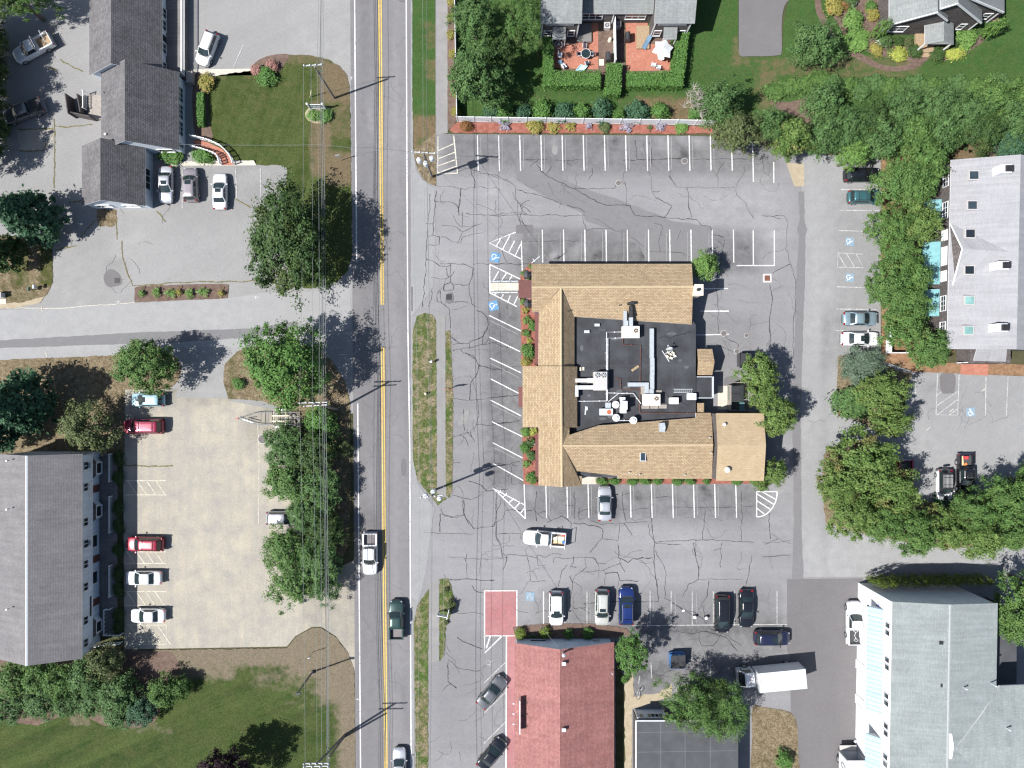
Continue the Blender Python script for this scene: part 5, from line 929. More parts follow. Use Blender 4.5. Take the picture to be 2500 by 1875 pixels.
leafmat('leaf_rusty', (.16, .075, .03), (.22, .11, .04), (.12, .12, .03))
leafmat('leaf_lavender', (.24, .22, .28), (.32, .30, .36), (.14, .17, .09))
leafmat('leaf_brown', (0.081, 0.109, 0.041), (0.106, 0.132, 0.052), (0.127, 0.115, 0.057))
leafmat('leaf_white', (.05, .10, .03), (.07, .12, .035), (.62, .64, .58))
leafmat('leaf_pink', (.30, .15, .13), (.36, .2, .17), (.2, .2, .08))
plain('bark', (.10, .085, .07), .9, var=.35, scale=6); plain('bark_pale', (.34, .31, .27), .9, var=.3, scale=6)
def mk(kind, big):
    pass
def mesh_for(kind, r, v):
    v = v % 3
    if kind == 'conifer': return crown_mesh(('c', v), 11 + v, 8500, .13, 'conifer', 260, .25, .13)
    if kind == 'pine': return crown_mesh(('p', v), 21 + v, 10000, .085, 'juniper', 150, .42, .17, -.2, .15)
    if kind == 'loose': return crown_mesh(('l', v), 31 + v, 8500, .075, 'broad', 150, .42, .15, -.25, .18)
    if kind == 'juniper': return crown_mesh(('j', v), 41 + v, 6500, .14, 'juniper', 130, .3, .2, -.1)
    if kind == 'shrub': return crown_mesh(('s', v), 51 + v, 1900, .19, 'broad', 80, .3, .26, -.25)
    if kind == 'flower': return crown_mesh(('f', v), 61 + v, 320, .3, 'broad', 34, .45, .25, .0)
    if kind == 'round': return crown_mesh(('r', v), 71 + v, 1300, .17, 'broad', 150, .06, .16, -.35)
    if r > 4.4: return crown_mesh(('B', v), 1 + v, 20000, .052, 'broad', 270, .24, .115, -.3)
    if r > 2.7: return crown_mesh(('M', v), 4 + v, 12500, .07, 'broad', 190, .26, .13, -.3)
    return crown_mesh(('S', v), 7 + v, 6000, .10, 'broad', 120, .30, .17, -.3)
def setmat(o, m):
    o.material_slots[0].link = 'OBJECT'; o.material_slots[0].material = M[m]
_tv = [0]
def tree(label, px, py, rp, h, mat='leaf_a', kind='broad', name='tree', rpy=None, vert=None, group=None, bark='bark', bare=0):
    """px,py,rp: surveyed crown centre and half width; h: height in metres"""
    _tv[0] += 1; v = _tv[0]; rr = random.Random(v * 17)
    r0 = rp / S; rz = vert or min(h * .47, max(r0 * .95, h * .36)); zc = h - rz
    r0 *= .88; rpy = (rpy or rp) * .88; r = r0 * (1 - zc / H); ry = (rpy or rp) / S * (1 - zc / H); c = P(px, py, zc)
    t = thing(name, label, 'tree', (c.x, c.y, 0), 0, group)
    b = MB(); tr = .045 * h ** .9 * .55 + .03
    b.tube([(0, 0, 0), (rr.uniform(-.1, .1), rr.uniform(-.1, .1), zc * .5), (0, 0, zc + rz * .35)], [tr * 1.25, tr, tr * .35], 8)
    for k in range(6):
        a = k * 1.05 + rr.uniform(-.4, .4); z0 = zc * rr.uniform(.45, .9); q = rr.uniform(.45, .8)
        b.tube([(0, 0, z0), (math.cos(a) * r * q * .5, math.sin(a) * ry * q * .5, z0 + (zc - z0) * .6 + rz * .1), (math.cos(a) * r * q, math.sin(a) * ry * q, zc + rz * rr.uniform(.05, .3))], [tr * .5, tr * .32, tr * .12], 5)
    for k in range(bare):                        # leafless grey limbs
        a = rr.uniform(2.2, 4.0); q = [Vector((0, 0, zc * .8))]; d_ = Vector((math.cos(a), math.sin(a), .45))
        for s in range(5): q.append(q[-1] + d_ * r * .27); d_ = (d_ + Vector((rr.gauss(0, .35), rr.gauss(0, .35), rr.gauss(0, .15)))).normalized()
        b.tube(q, [.09, .075, .06, .045, .03, .015], 5)
        for p in q[2:]:
            for _ in range(5): e = Vector((rr.gauss(0, 1), rr.gauss(0, 1), .4)).normalized(); b.tube([p, p + e * r * .13 + Vector((0, 0, .05)), p + e * r * .25 + Vector((rr.gauss(0, .15), rr.gauss(0, .15), 0))], [.03, .022, .01], 4)
    b.build('trunk', M[bark], t)
    me = mesh_for(kind, max(r, ry), v); o = bpy.data.objects.new('crown', me); COL.objects.link(o); o.parent = t
    o.location = (0, 0, zc); o.scale = (r, ry, rz); o.rotation_euler = (0, 0, rr.uniform(0, 6.28) if abs(r - ry) < .3 else (0 if rr.random() < .5 else math.pi)); setmat(o, mat)
    return t
def shrub(label, px, py, rp, h, mat='leaf_hedge', kind='shrub', name='shrub', group=None, rpy=None, cat='shrub', rot=None):
    _tv[0] += 1; v = _tv[0]; rr = random.Random(v * 13); z = h * .45; k = (1 - z / H) / S
    c = P(px, py, z); o = bpy.data.objects.new(name, mesh_for(kind, .5, v)); COL.objects.link(o)
    o.location = (c.x, c.y, z); o.scale = (rp * k, (rpy or rp) * k, h * .55); o.rotation_euler = (0, 0, (rr.uniform(0, 6.28) if rpy is None else 0) if rot is None else rot); setmat(o, mat)
    return tag(o, label, cat, group)
def hedge(label, path, w, h, mat='leaf_hedge', n=2200, seed=1, leaf=.2, group=None, name='hedge'):
    """clipped hedge along a surveyed centre line of its top"""
    rr = random.Random(seed); pts = [P(x, y, h) for x, y in path]; b = MB(); vs, fs = [], []; L = [(pts[i + 1] - pts[i]).length for i in range(len(pts) - 1)]
    for i in range(len(pts) - 1):
        a, c = pts[i], pts[i + 1]; m = (a + c) / 2; an = math.atan2(c.y - a.y, c.x - a.x); b.box((m.x, m.y, h * .46), (L[i] + w * .8, w * .8, h * .9), an)
    for _ in range(n):
        i = rr.choices(range(len(L)), L)[0]; a, c = pts[i], pts[i + 1]; d_ = (c - a).normalized(); s_ = Vector((-d_.y, d_.x, 0)); ln = L[i]
        t = rr.uniform(-w * .45, ln + w * .45); fc = rr.random(); wb = w / 2 + .12 * mnoise.noise(a + d_ * t)
        if fc < .6: p = a + d_ * t + s_ * rr.uniform(-wb, wb); p.z = h + .14 * mnoise.noise(p * .9) + rr.gauss(0, .05); nn = Vector((0, 0, 1))
        elif fc < .9: sg = rr.choice((-1, 1)); p = a + d_ * t + s_ * sg * (wb + rr.gauss(0, .04)); p.z = rr.uniform(.1, h); nn = s_ * sg
        else: sg = rr.choice((0, 1)); p = (a - d_ * w * .45 if sg == 0 else c + d_ * w * .45) + s_ * rr.uniform(-wb, wb); p.z = rr.uniform(.1, h); nn = d_ * (1 if sg else -1)
        card(vs, fs, p, (nn + Vector((rr.gauss(0, .5), rr.gauss(0, .5), rr.gauss(0, .5) + .2))).normalized(), leaf * rr.uniform(.7, 1.3), rr)
    b.add(vs, fs); return tag(b.build(name, M[mat], None, origin=(pts[0].x, pts[0].y, 0)), label, 'hedge', group)
# ---- trees
tree('broad dark maple with a yellowing patch, between the office lot and the main road', 712, 592, 126, 11, 'leaf_dark', rpy=164, vert=5.3)
tree('big bright green tree at the corner of the side street and the main road', 700, 892, 120, 11.3, 'leaf_hedge', rpy=134, vert=5.5)
tree('loose airy tree on the bulging grass corner above the light blue hatchback', 356, 892, 90, 8, 'leaf_pine', rpy=78, vert=3.6)
tree('small sparse tree between the dry lawn and the red car with roof bars', 213, 1042, 76, 6.5, 'leaf_brown', 'loose')
tree('large blue green conifer on the west edge below the dark pickup', 52, 520, 80, 10, 'leaf_spruce', 'conifer', 'conifer', rpy=88)
tree('dark conifer at the west edge on the dry lawn', 20, 985, 82, 11, 'leaf_spruce', 'conifer', 'conifer', rpy=100)
tree('second dark conifer hugging the west edge on the dry lawn, nearest the long building', -30, 1060, 60, 9, 'leaf_spruce', 'conifer', 'conifer')
tree('dark tree in the northwest corner of the picture', 40, -4, 104, 10, 'leaf_a', rpy=56)
tree('dark tree at the top left corner, behind the northwest corner tree', -92, 45, 84, 10, 'leaf_dark', vert=4.9)
tree('dark tree left of the white work pickup, mostly outside the picture', -96, 112, 88, 10, 'leaf_dark', vert=4.9)
tree('dark tree left of the charcoal pickup, mostly outside the picture', -92, 190, 84, 10, 'leaf_dark', vert=4.9)
tree('dark tree between the charcoal pickup and the blue green conifer, mostly outside the picture', -88, 275, 80, 9.5, 'leaf_dark', vert=4.6)
tree('dark tree at the west edge above the large blue green conifer', -86, 360, 76, 9, 'leaf_dark', vert=4.4)
tree('dark conifer below the large blue green one at the west edge', -20, 610, 60, 8, 'leaf_dark', 'conifer', 'conifer')
tree('dark purple leaved tree at the bottom edge on the southwest lawn', 546, 1892, 80, 9, 'leaf_purple', rpy=76, vert=4.2)
tree('oak in front of the patios, nearer the top edge, beside the roadside path', 1158, 48, 66, 8.5, 'leaf_oak', rpy=64)
tree('large round oak at the west end of the white fence', 1166, 188, 86, 9, 'leaf_oak', rpy=88)
tree('bright feathery green tree at the west corner of the condominium', 1272, 55, 52, 8.5, 'leaf_pine', 'pine', rpy=76)
tree('second oak behind the round one, in the shadow left of the clipped hedge', 1228, 128, 40, 7, 'leaf_dark')
tree('tree with bare grey dead limbs at the east end of the white fence', 1752, 250, 72, 7.5, 'leaf_oak', 'loose', rpy=62, bark='bark_pale', bare=9)
tree('olive green willowy tree overhanging the last stalls of the top row', 1795, 325, 70, 8, 'leaf_brown', 'loose', rpy=60)
tree('leaning open tree on the lawn by the curved garden path', 1985, 108, 76, 6.5, 'leaf_oak', 'loose', rpy=66)
tree('bright maple with rusty flecks at the north end of the parking lot', 1928, 340, 58, 7.5, 'leaf_rust')
tree('dark tree just behind the bright maple at the north end of the parking lot', 1878, 305, 46, 7, 'leaf_oak')
tree('light green maple overhanging the black car at the northeast', 2082, 380, 44, 6.5, 'leaf_light', rpy=36)
TB = [(2010, 250, 58, 5, 'leaf_oak'), (2060, 320, 66, 7, 'leaf_oak'), (2010, 335, 52, 7, 'leaf_oak'), (2130, 295, 60, 7, 'leaf_dark'), (2150, 340, 58, 7, 'leaf_oak'), (2200, 270, 64, 7.5, 'leaf_oak'), (2225, 330, 56, 7, 'leaf_a'), (2285, 265, 66, 8, 'leaf_oak'), (2290, 330, 58, 7, 'leaf_oak'), (2350, 280, 64, 8, 'leaf_oak'), (2390, 325, 60, 8, 'leaf_dark'), (2420, 250, 66, 8, 'leaf_a'), (2470, 300, 66, 8, 'leaf_oak'), (2460, 355, 44, 6, 'leaf_spruce'), (2515, 240, 60, 8, 'leaf_a')]
for i, (x, y, r, h, m_) in enumerate(TB):
    tree('leafy tree in the thick belt below the northeast house, %s counted from its west end' % ORD[i], x, y, r, h, m_, group='trees in the northeast belt')
TL = [(2240, 395, 76, 8, 'leaf_a'), (2195, 450, 70, 8, 'leaf_pine'), (2235, 458, 56, 7.5, 'leaf_a'), (2170, 560, 62, 7.5, 'leaf_a'), (2238, 548, 58, 7.5, 'leaf_olive'), (2195, 625, 60, 8, 'leaf_a'), (2222, 682, 56, 7.5, 'leaf_a'), (2165, 700, 64, 8, 'leaf_pine'), (2215, 745, 66, 8, 'leaf_a'), (2200, 800, 56, 7, 'leaf_a'), (2265, 850, 62, 7, 'leaf_pine')]
for i, (x, y, r, h, m_) in enumerate(TL):
    tree('tree in the row before the teal awnings, %s counted from its north end' % ORD[i], x, y, r, h, m_, group='trees in front of the teal awnings')
tree('spreading blue green juniper below the white sedan with the sunroof', 2103, 893, 60, 3.0, 'leaf_blue', 'juniper', 'juniper', rpy=52, vert=1.6)
tree('upper maple of the pair on the island beside the long drive', 2150, 965, 74, 7.5, 'leaf_olive', rpy=64)
tree('lower maple of the pair on the island beside the long drive', 2170, 1030, 58, 7, 'leaf_olive', rpy=42)
shrub('low clipped dark bush at the foot of the island beside the long drive', 2075, 985, 44, 1.6, 'leaf_oak', rpy=42)
TM = [(2105, 1130, 92, 9.5, 'leaf_rust'), (2045, 1180, 62, 8, 'leaf_rust'), (2180, 1200, 74, 8.5, 'leaf_rust'), (2075, 1255, 68, 8, 'leaf_olive'), (2150, 1270, 62, 7.5, 'leaf_a'), (2230, 1300, 66, 8, 'leaf_a'), (2305, 1290, 66, 8, 'leaf_rust'), (2370, 1250, 66, 8, 'leaf_a'), (2390, 1315, 58, 7.5, 'leaf_olive'), (2450, 1220, 70, 8.5, 'leaf_a'), (2470, 1290, 68, 8, 'leaf_a'), (2530, 1180, 60, 8, 'leaf_a')]
TMn = ['reddening maple at the head of the southeast thicket, hiding the red pickup', 'westernmost maple of the southeast thicket, leaning over the long drive', 'maple of the southeast thicket just left of the white off roader', 'maple at the lower left corner of the southeast thicket', 'green tree in the southeast thicket below the reddening maple', 'tree jutting into the cross drive from the southeast thicket', 'rust flecked tree in the southeast thicket below the white off roader', 'tree in the southeast thicket below the black pickup', 'tree at the lower edge of the southeast thicket above the arborvitae row', 'tall tree in the southeast thicket right of the black pickup', 'tree at the east edge of the picture in the southeast thicket', 'outermost tree of the southeast thicket beyond the picture edge']
for n_, q in zip(TMn, TM): tree(n_, *q)
for n_, q in (('light green tree at the service yard, northernmost of the three behind the restaurant', (1850, 905, 52, 6.5, 'leaf_olive')), ('light green tree beside the covered dumpster behind the restaurant', (1858, 958, 44, 6, 'leaf_olive')), ('light green tree at the northeast corner of the tan annex', (1892, 1015, 60, 7.5, 'leaf_olive')), ('small rounded tree by the southeast corner of the tan annex', (1888, 1150, 38, 5.5, 'leaf_olive')), ('small tree at the very end of the south stalls by the tan annex', (1858, 1178, 24, 4.0, 'leaf_olive'))): tree(n_, *q)
tree('small bushy tree at the northeast corner of the restaurant', 1721, 648, 38, 4.5, 'leaf_light')
tree('dense bright green tree at the northeast corner of the red roofed building', 1542, 1595, 46, 7.5, 'leaf_hedge', rpy=60)
tree('left pine overhanging the garage roof', 1680, 1715, 76, 8, 'leaf_pine', 'pine', 'pine', rpy=72)
tree('right pine overhanging the garage roof, next to the box truck', 1770, 1736, 62, 8, 'leaf_pine', 'pine', 'pine', rpy=74)
tree('pine between the two others at the garage, over the shaded hatched bay', 1735, 1690, 52, 6.5, 'leaf_dark', 'pine', 'pine')
tree('large tree at the east edge beside the white building', 2478, 1495, 60, 9.5, 'leaf_a', rpy=96, vert=4)
tree('tree at the east edge above the one beside the white building', 2520, 1425, 40, 7, 'leaf_a')
for i in range(9): tree('dark understory tree at the northwest edge of the picture, %s from the top' % ORD[i], -34 + (i % 2) * 14, 62 + 36 * i, 42, 5.5, 'leaf_dark', 'broad', 'tall_shrub', vert=2.8, group='understory at the northwest edge')
# ---- shrubs along the road in front of the sandy lot
for n_, q in (('round bright green shrub under the crossarms of the middle utility pole', (783, 1030, 48, 3.2, 'leaf_hedge')), ('tall shrub along the sandy lot, just below the manhole slab', (698, 1090, 66, 5, 'leaf_oak')), ('dark shrub on the road side, just below the round bright one', (765, 1105, 68, 5, 'leaf_dark')), ('loose shrub at the sandy lot edge, second below the manhole slab', (702, 1170, 70, 5, 'leaf_pine', 'loose')), ('shaded shrub on the road side, east of the second shrub below the slab', (778, 1190, 70, 5, 'leaf_oak')), ('shrub right over the nose of the silver car', (752, 1252, 60, 5, 'leaf_oak')), ('shrub on the road side, below and right of the silver car', (792, 1296, 60, 4.5, 'leaf_dark')), ('loose shrub just below the silver car at the sandy lot', (702, 1338, 72, 5, 'leaf_pine', 'loose')), ('tall shrub on the road side, between the silver car and the exit', (772, 1372, 74, 5, 'leaf_oak')), ('southernmost shrub along the sandy lot, near its exit', (716, 1415, 74, 5, 'leaf_pine', 'loose')), ('small shrub at the exit, under the bundle of wires', (790, 1430, 46, 4.5, 'leaf_oak', 'loose'))):
    tree(n_, q[0], q[1], q[2], q[3], q[4], q[5] if len(q) > 5 else 'broad', 'tall_shrub')
tree('small sunlit bush poking out at the road edge below the middle utility pole', 838, 1090, 26, 2.2, 'leaf_brown', 'loose', 'tall_shrub')
# ---- the southwest shrub bank
HS = [(30, 1660, 52, 3.5, 'leaf_a'), (20, 1725, 50, 3, 'leaf_oak'), (95, 1650, 48, 3.5, 'leaf_a'), (100, 1710, 52, 3.2, 'leaf_oak'), (150, 1665, 50, 4, 'leaf_a'), (165, 1715, 40, 2.8, 'leaf_oak'), (215, 1650, 56, 4.5, 'leaf_oak'), (225, 1710, 46, 3, 'leaf_oak'), (285, 1690, 58, 4, 'leaf_oak'), (285, 1740, 44, 2.6, 'leaf_oak'), (345, 1735, 44, 3, 'leaf_spruce'), (400, 1685, 44, 3.8, 'leaf_a'), (440, 1675, 32, 2.8, 'leaf_a'), (260, 1615, 50, 5.5, 'leaf_brown')]
for i, (x, y, r, h, m_) in enumerate(HS):
    tree('bushy shrub in the southwest bank below the long white building, %s from the west' % ORD[i], x, y, r, h, m_, 'broad', 'tall_shrub', group='shrubs in the southwest bank')
# ---- clipped hedges round the patios
hedge('clipped hedge wrapping the west side of the left patio', [(1338, 100), (1340, 190)], 1.35, 1.7, n=1500, seed=3, group='patio hedges')
hedge('clipped hedge closing the bottom of the left patio', [(1345, 191), (1450, 191)], 2.0, 1.7, n=2300, seed=4, group='patio hedges')
hedge('short clipped hedge standing between the two patios', [(1500, 170), (1497, 214)], 2.0, 1.7, n=1500, seed=5, group='patio hedges')
hedge('clipped hedge closing the bottom of the right patio', [(1549, 192), (1652, 192)], 2.0, 1.7, n=2300, seed=6, group='patio hedges')
hedge('clipped hedge wrapping the east side of the right patio', [(1655, 176), (1668, 78)], 1.7, 1.7, n=2000, seed=7, group='patio hedges')
hedge('low rounded clipped hedge between the office walk and the lawn', [(488, 232), (489, 298)], .9, 1.0, n=900, seed=8)
# ---- arborvitae row
for i in range(11):
    x = 2122 + 27.5 * i; y = 1427 - 1.0 * i
    h = 5.7 - .1 * i; o = bpy.data.objects.new('arborvitae', crown_mesh(('a', i % 3), 81 + i % 3, 1500, .14, 'broad', 130, .12, .15, -.9)); COL.objects.link(o)
    c = P(2112 + 26 * i, 1404 - .2 * i, 0); o.location = (c.x, c.y, h * .5); o.scale = (.66, .6, h * .52); setmat(o, 'leaf_arbor')
    tag(o, 'upright arborvitae against the north wall of the white building, %s from the west' % ORD[i], 'arborvitae', 'arborvitae row')
# ---- garden shrubs of the northeast house
NE = [('big pale yellow green shrub at the top of the curved garden path', (2035, 15, 24, 1.3, 'leaf_gold')), ('dark rounded shrub above the feathery green one by the garden path', (2062, 10, 14, .9, 'leaf_rusty')), ('white flowering shrub at the top edge beside the gabled house', (2076, 3, 18, 1.2, 'leaf_white')), ('large feathery green bush left of the gabled house', (2081, 50, 27, 1.6, 'leaf_light')), ('golden bush against the west wall of the gabled house', (2131, 36, 16, 1.0, 'leaf_gold')), ('green bush above the golden one at the west wall of the gabled house', (2127, 16, 14, 1.0, 'leaf_hedge')), ('spreading bright green ground shrub inside the bend of the garden path', (2088, 100, 34, .9, 'leaf_light')), ('white hydrangea in front of the left window of the gabled house', (2156, 98, 21, 1.2, 'leaf_white')), ('dark clipped ball left of the porch steps, nearer the hydrangea', (2193, 103, 14, 1.0, 'leaf_dark')), ('olive clipped ball left of the porch steps, nearer the steps', (2217, 103, 12, .9, 'leaf_brown')), ('pale lime mound on the outer edge of the front bed', (2138, 121, 17, .7, 'leaf_gold')), ('bright yellow mound in the front bed of the gabled house', (2195, 134, 20, .8, 'leaf_yellow')), ('dark spreading yew right of the bright yellow mound', (2234, 126, 17, .9, 'leaf_dark')), ('dark round bush just right of the brick steps', (2289, 133, 19, 1.0, 'leaf_dark')), ('olive bush tucked beside the porch right post', (2306, 106, 13, .9, 'leaf_brown')), ('dark bush right of the porch, under the second gable', (2328, 108, 14, 1.0, 'leaf_dark')), ('lime and white groundcover patch right of the brick steps', (2330, 126, 26, .5, 'leaf_yellow')), ('large bright green bush right of the porch', (2360, 92, 26, 1.2, 'leaf_light')), ('small olive bush in the gap of the front bed, by the path bend', (2175, 127, 9, .5, 'leaf_brown')), ('tiny low bush under the lime mound in the front bed', (2172, 138, 8, .4, 'leaf_brown'))]
for n_, q in NE: shrub(n_, q[0], q[1], q[2], q[3], q[4], 'shrub' if 'clipped' not in n_ else 'round')
for n_, x, y, h in (('tall bright cypress leaning at the west corner of the gabled house', 2130, 90, 4.6), ('tall bright cypress leaning at the east corner of the gabled house', 2393, 92, 5.2)):
    c = P(x, y, 0); o = bpy.data.objects.new('cypress', crown_mesh(('a', 0), 81, 1500, .14, 'broad', 130, .12, .15, -.9)); COL.objects.link(o); o.location = (c.x, c.y, h * .5); o.scale = (.95, .9, h * .52); setmat(o, 'leaf_light'); tag(o, n_, 'cypress')
for i, x in enumerate((1900, 1930, 1962, 1990)): shrub('low blue green shrub at the west end of the northeast belt, %s from the left' % ORD[i], 1895 + 36 * i, 222 - 9 * i, 30, 1.0, 'leaf_a', rpy=22, group='low shrubs of the northeast belt')
for i in range(14): shrub('knee high mixed shrub along the top edge of the northeast belt, %s from the left' % ORD[i], 2035 + 34 * i, 204 + (i % 3) * 7, 26, 1.2, ('leaf_oak', 'leaf_a', 'leaf_oak')[i % 3], rpy=24, group='edge shrubs of the northeast belt')
# ---- along the white fence
for i, (x, y, r) in enumerate(((1230, 275, 22), (1278, 275, 20), (1325, 270, 25), (1377, 273, 24), (1420, 272, 20), (1467, 268, 27), (1512, 280, 15), (1556, 272, 28), (1610, 272, 22))):
    shrub('dark green bush behind the white fence, %s from the west' % ORD[i], x, y, r, 1.9, 'leaf_spruce' if i % 2 else 'leaf_hedge', group='bushes behind the white fence')
shrub('dark bush at the west corner behind the white fence, below the round oak', 1200, 270, 22, 1.6, 'leaf_spruce'); shrub('small bush near the broken limbs behind the white fence', 1697, 276, 18, 1.5, 'leaf_hedge')
for n_, q in (('rusty red leaved bush at the west end of the red mulch bed', (1137, 309, 15, .9, 'leaf_rusty')), ('lavender clump near the west end of the red mulch bed', (1230, 303, 16, .7, 'leaf_lavender')), ('golden barberry ball in the red mulch bed', (1305, 309, 20, 1.0, 'leaf_gold')), ('yellow daylily drift in the red mulch bed, left half', (1350, 311, 16, .6, 'leaf_gold')), ('yellow daylily drift in the red mulch bed, right half', (1393, 309, 13, .6, 'leaf_gold')), ('small lavender tuft in the middle of the red mulch bed', (1437, 308, 10, .6, 'leaf_lavender')), ('bronze bush in the middle of the red mulch bed', (1477, 310, 15, .8, 'leaf_brown')), ('largest lavender cushion in the red mulch bed', (1530, 308, 17, .7, 'leaf_lavender')), ('low bronze tuft between the two lavender clumps of the red mulch bed', (1585, 312, 8, .5, 'leaf_brown')), ('lavender clump toward the east end of the red mulch bed', (1611, 308, 13, .7, 'leaf_lavender')), ('green sprawl at the east end of the red mulch bed', (1665, 310, 16, .6, 'leaf_light'))):
    shrub(n_, *q, kind='flower' if 'lav' in n_ or 'daylily' in n_ else 'shrub')
for i, y in enumerate((5, 42, 84, 130, 226, 272)): shrub('pale golden bush beside the roadside path, %s from the top' % ORD[i], 1106 - (i < 3) * 4 + (i > 3) * 6, y, 11, .9, 'leaf_gold', group='bushes beside the roadside path')
# ---- office plantings
for n_, q in (('pink flowering bush left in the curved office bed', (627, 172, 15, 1.0, 'leaf_pink')), ('pink flowering bush right in the curved office bed', (665, 161, 15, 1.0, 'leaf_pink')), ('dark round evergreen below the pink bushes', (650, 186, 24, 1.3, 'leaf_hedge')), ('yellow ornamental grass clump at the end of the office walk', (505, 202, 22, 1.1, 'leaf_gold')), ('left foundation bush at the office, next to the gable window', (408, 381, 20, 1.1, 'leaf_hedge')), ('middle foundation bush at the office, below the gable window', (427, 381, 24, 1.1, 'leaf_hedge')), ('round bush inside the curved white railings', (495, 381, 26, 1.1, 'leaf_hedge'))): shrub(n_, *q, rpy=q[2] * .8 if 'foundation' in n_ or 'inside' in n_ else None)
for n_, q in (('left dome shrub in the bed under the green office sign', (765, 283, 16, .8, 'leaf_light')), ('right dome shrub in the bed under the green office sign', (795, 282, 18, .8, 'leaf_hedge'))): shrub(n_, *q)
for i, (x, m_) in enumerate(((347, 'leaf_light'), (383, 'leaf_light'), (418, 'leaf_light'), (438, 'leaf_gold'), (464, 'leaf_light'), (497, 'leaf_light'), (541, 'leaf_gold'))): shrub('leafy perennial in the narrow bed beside the side street, %s from the left' % ORD[i], x, 716 - (i % 2) * 3, 9 + (i % 3) * 3, .7, m_, 'flower', group='perennials beside the side street', rpy=12)
shrub('small evergreen bush on the dry island under the big bright tree', 583, 936, 15, .9, 'leaf_hedge'); shrub('shrub tuft at the west edge under the charcoal pickup', 12, 312, 18, 1.0, 'leaf_spruce')
for i, y in enumerate((1120, 1165, 1240, 1285, 1340, 1400, 1440, 1500, 1530)): shrub('shaded shrub along the porch of the long white building, %s from the north' % ORD[i], 290, y, 13, .9, 'leaf_dark', group='porch shrubs of the long white building', rpy=20)
# ---- restaurant planters
for i, (x, y, r, h, m_, k) in enumerate(((1280, 668, 8, .6, 'leaf_hedge', 'shrub'), (1296, 652, 7, .6, 'leaf_light', 'flower'), (1293, 685, 8, .5, 'leaf_light', 'flower'), (1276, 736, 9, .6, 'leaf_light', 'flower'), (1284, 757, 10, .6, 'leaf_gold', 'flower'), (1286, 781, 11, .6, 'leaf_light', 'flower'), (1300, 795, 12, .8, 'leaf_hedge', 'shrub'), (1284, 815, 11, .6, 'leaf_hedge', 'flower'), (1293, 832, 8, .5, 'leaf_yellow', 'flower'), (1290, 857, 18, 1.2, 'leaf_hedge', 'shrub'), (1283, 884, 12, .7, 'leaf_gold', 'shrub'))):
    shrub('planting in the red bed along the restaurant front above the bay, %s from the north' % ORD[i], x, y, r, h, m_, k, group='plants along the restaurant front, upper bed')
for i, (x, y, r, h, m_, k) in enumerate(((1284, 1056, 12, .7, 'leaf_light', 'shrub'), (1302, 1055, 12, .7, 'leaf_yellow', 'flower'), (1297, 1080, 12, .9, 'leaf_white', 'flower'), (1283, 1092, 13, .9, 'leaf_hedge', 'shrub'), (1298, 1113, 13, .9, 'leaf_oak', 'shrub'), (1286, 1133, 10, .6, 'leaf_light', 'flower'), (1298, 1168, 16, 1.0, 'leaf_hedge', 'round'))):
    shrub('planting in the red bed along the restaurant front below the bay, %s from the north' % ORD[i], x, y, r, h, m_, k, group='plants along the restaurant front, lower bed')
for i, (x, r) in enumerate(((1470, 15), (1500, 14), (1545, 15), (1575, 14), (1605, 12), (1655, 15), (1685, 13), (1725, 8), (1800, 14), (1840, 10))): shrub('green shrub at the foot of the restaurant south wall, %s from the west' % ORD[i], x, 1175, r, .8, 'leaf_hedge', group='shrubs at the restaurant south wall', rpy=9)
# ---- others
for n_, q in (('sunlit olive ball bush at the northwest corner of the red roofed building', (1272, 1546, 15, 1.1, 'leaf_arbor')), ('second olive bush at the north wall of the red roofed building', (1332, 1544, 16, 1.1, 'leaf_arbor')), ('third bush, in shade, at the north wall of the red roofed building', (1388, 1548, 13, 1.0, 'leaf_hedge')), ('fourth bush, in deepest shade, at the north wall of the red roofed building', (1437, 1547, 15, 1.0, 'leaf_hedge'))): shrub(n_, *q, kind='round')
shrub('white flowering clump between the two olive bushes of the red roofed building', 1303, 1553, 13, .6, 'leaf_white', 'flower', rpy=6); shrub('narrow clipped bush at the foot of the dense bright tree', 1524, 1658, 10, 1.0, 'leaf_hedge')
for n_, q in (('upper dry bush on the verge by the angled white sign', (1088, 1440, 8, .6, 'leaf_brown')), ('brown bush right behind the angled white sign', (1100, 1477, 13, 1.1, 'leaf_brown')), ('lower dry bush on the verge by the angled white sign', (1089, 1520, 7, .5, 'leaf_brown')), ('bush at the bottom edge of the dirt island by the white building', (1915, 1855, 22, 1.6, 'leaf_hedge')), ('weedy bush in shade left of the red pickup', (2296, 1225, 18, 1.0, 'leaf_spruce')), ('flowering pots beside the small entry roof on the east', (2447, 872, 14, .7, 'leaf_pink'))): shrub(n_, *q)
# ================================================================ VEHICLES
paint('paint_white', (.62, .63, .64), 0, .35); paint('paint_silver', (.52, .53, .56), .55, .34); paint('paint_gray', (.07, .075, .085), .4, .3)
paint('paint_charcoal', (.15, .155, .165), .5, .32); paint('paint_black', (.008, .009, .012), 0, .22); paint('paint_red', (.34, .012, .025), .15, .28) if False else None
paint('car_red', (.27, .014, .035), .15, .3); paint('car_crimson', (.27, .015, .05), .2, .3); paint('car_blue', (.012, .028, .13), .2, .25); paint('car_navy', (.016, .018, .045), .2, .26)
paint('car_green', (.028, .06, .055), .3, .3); paint('car_teal', (.045, .13, .145), .35, .3); paint('car_skyblue', (.30, .46, .52), .15, .3); paint('car_iceblue', (.27, .37, .42), .5, .34)
paint('car_mauve', (.30, .27, .29), .45, .32); paint('car_beige', (.52, .53, .49), .35, .34); paint('dumpster_blue', (.02, .13, .34), 0, .45); paint('dumpster_green', (.04, .09, .07), 0, .5)
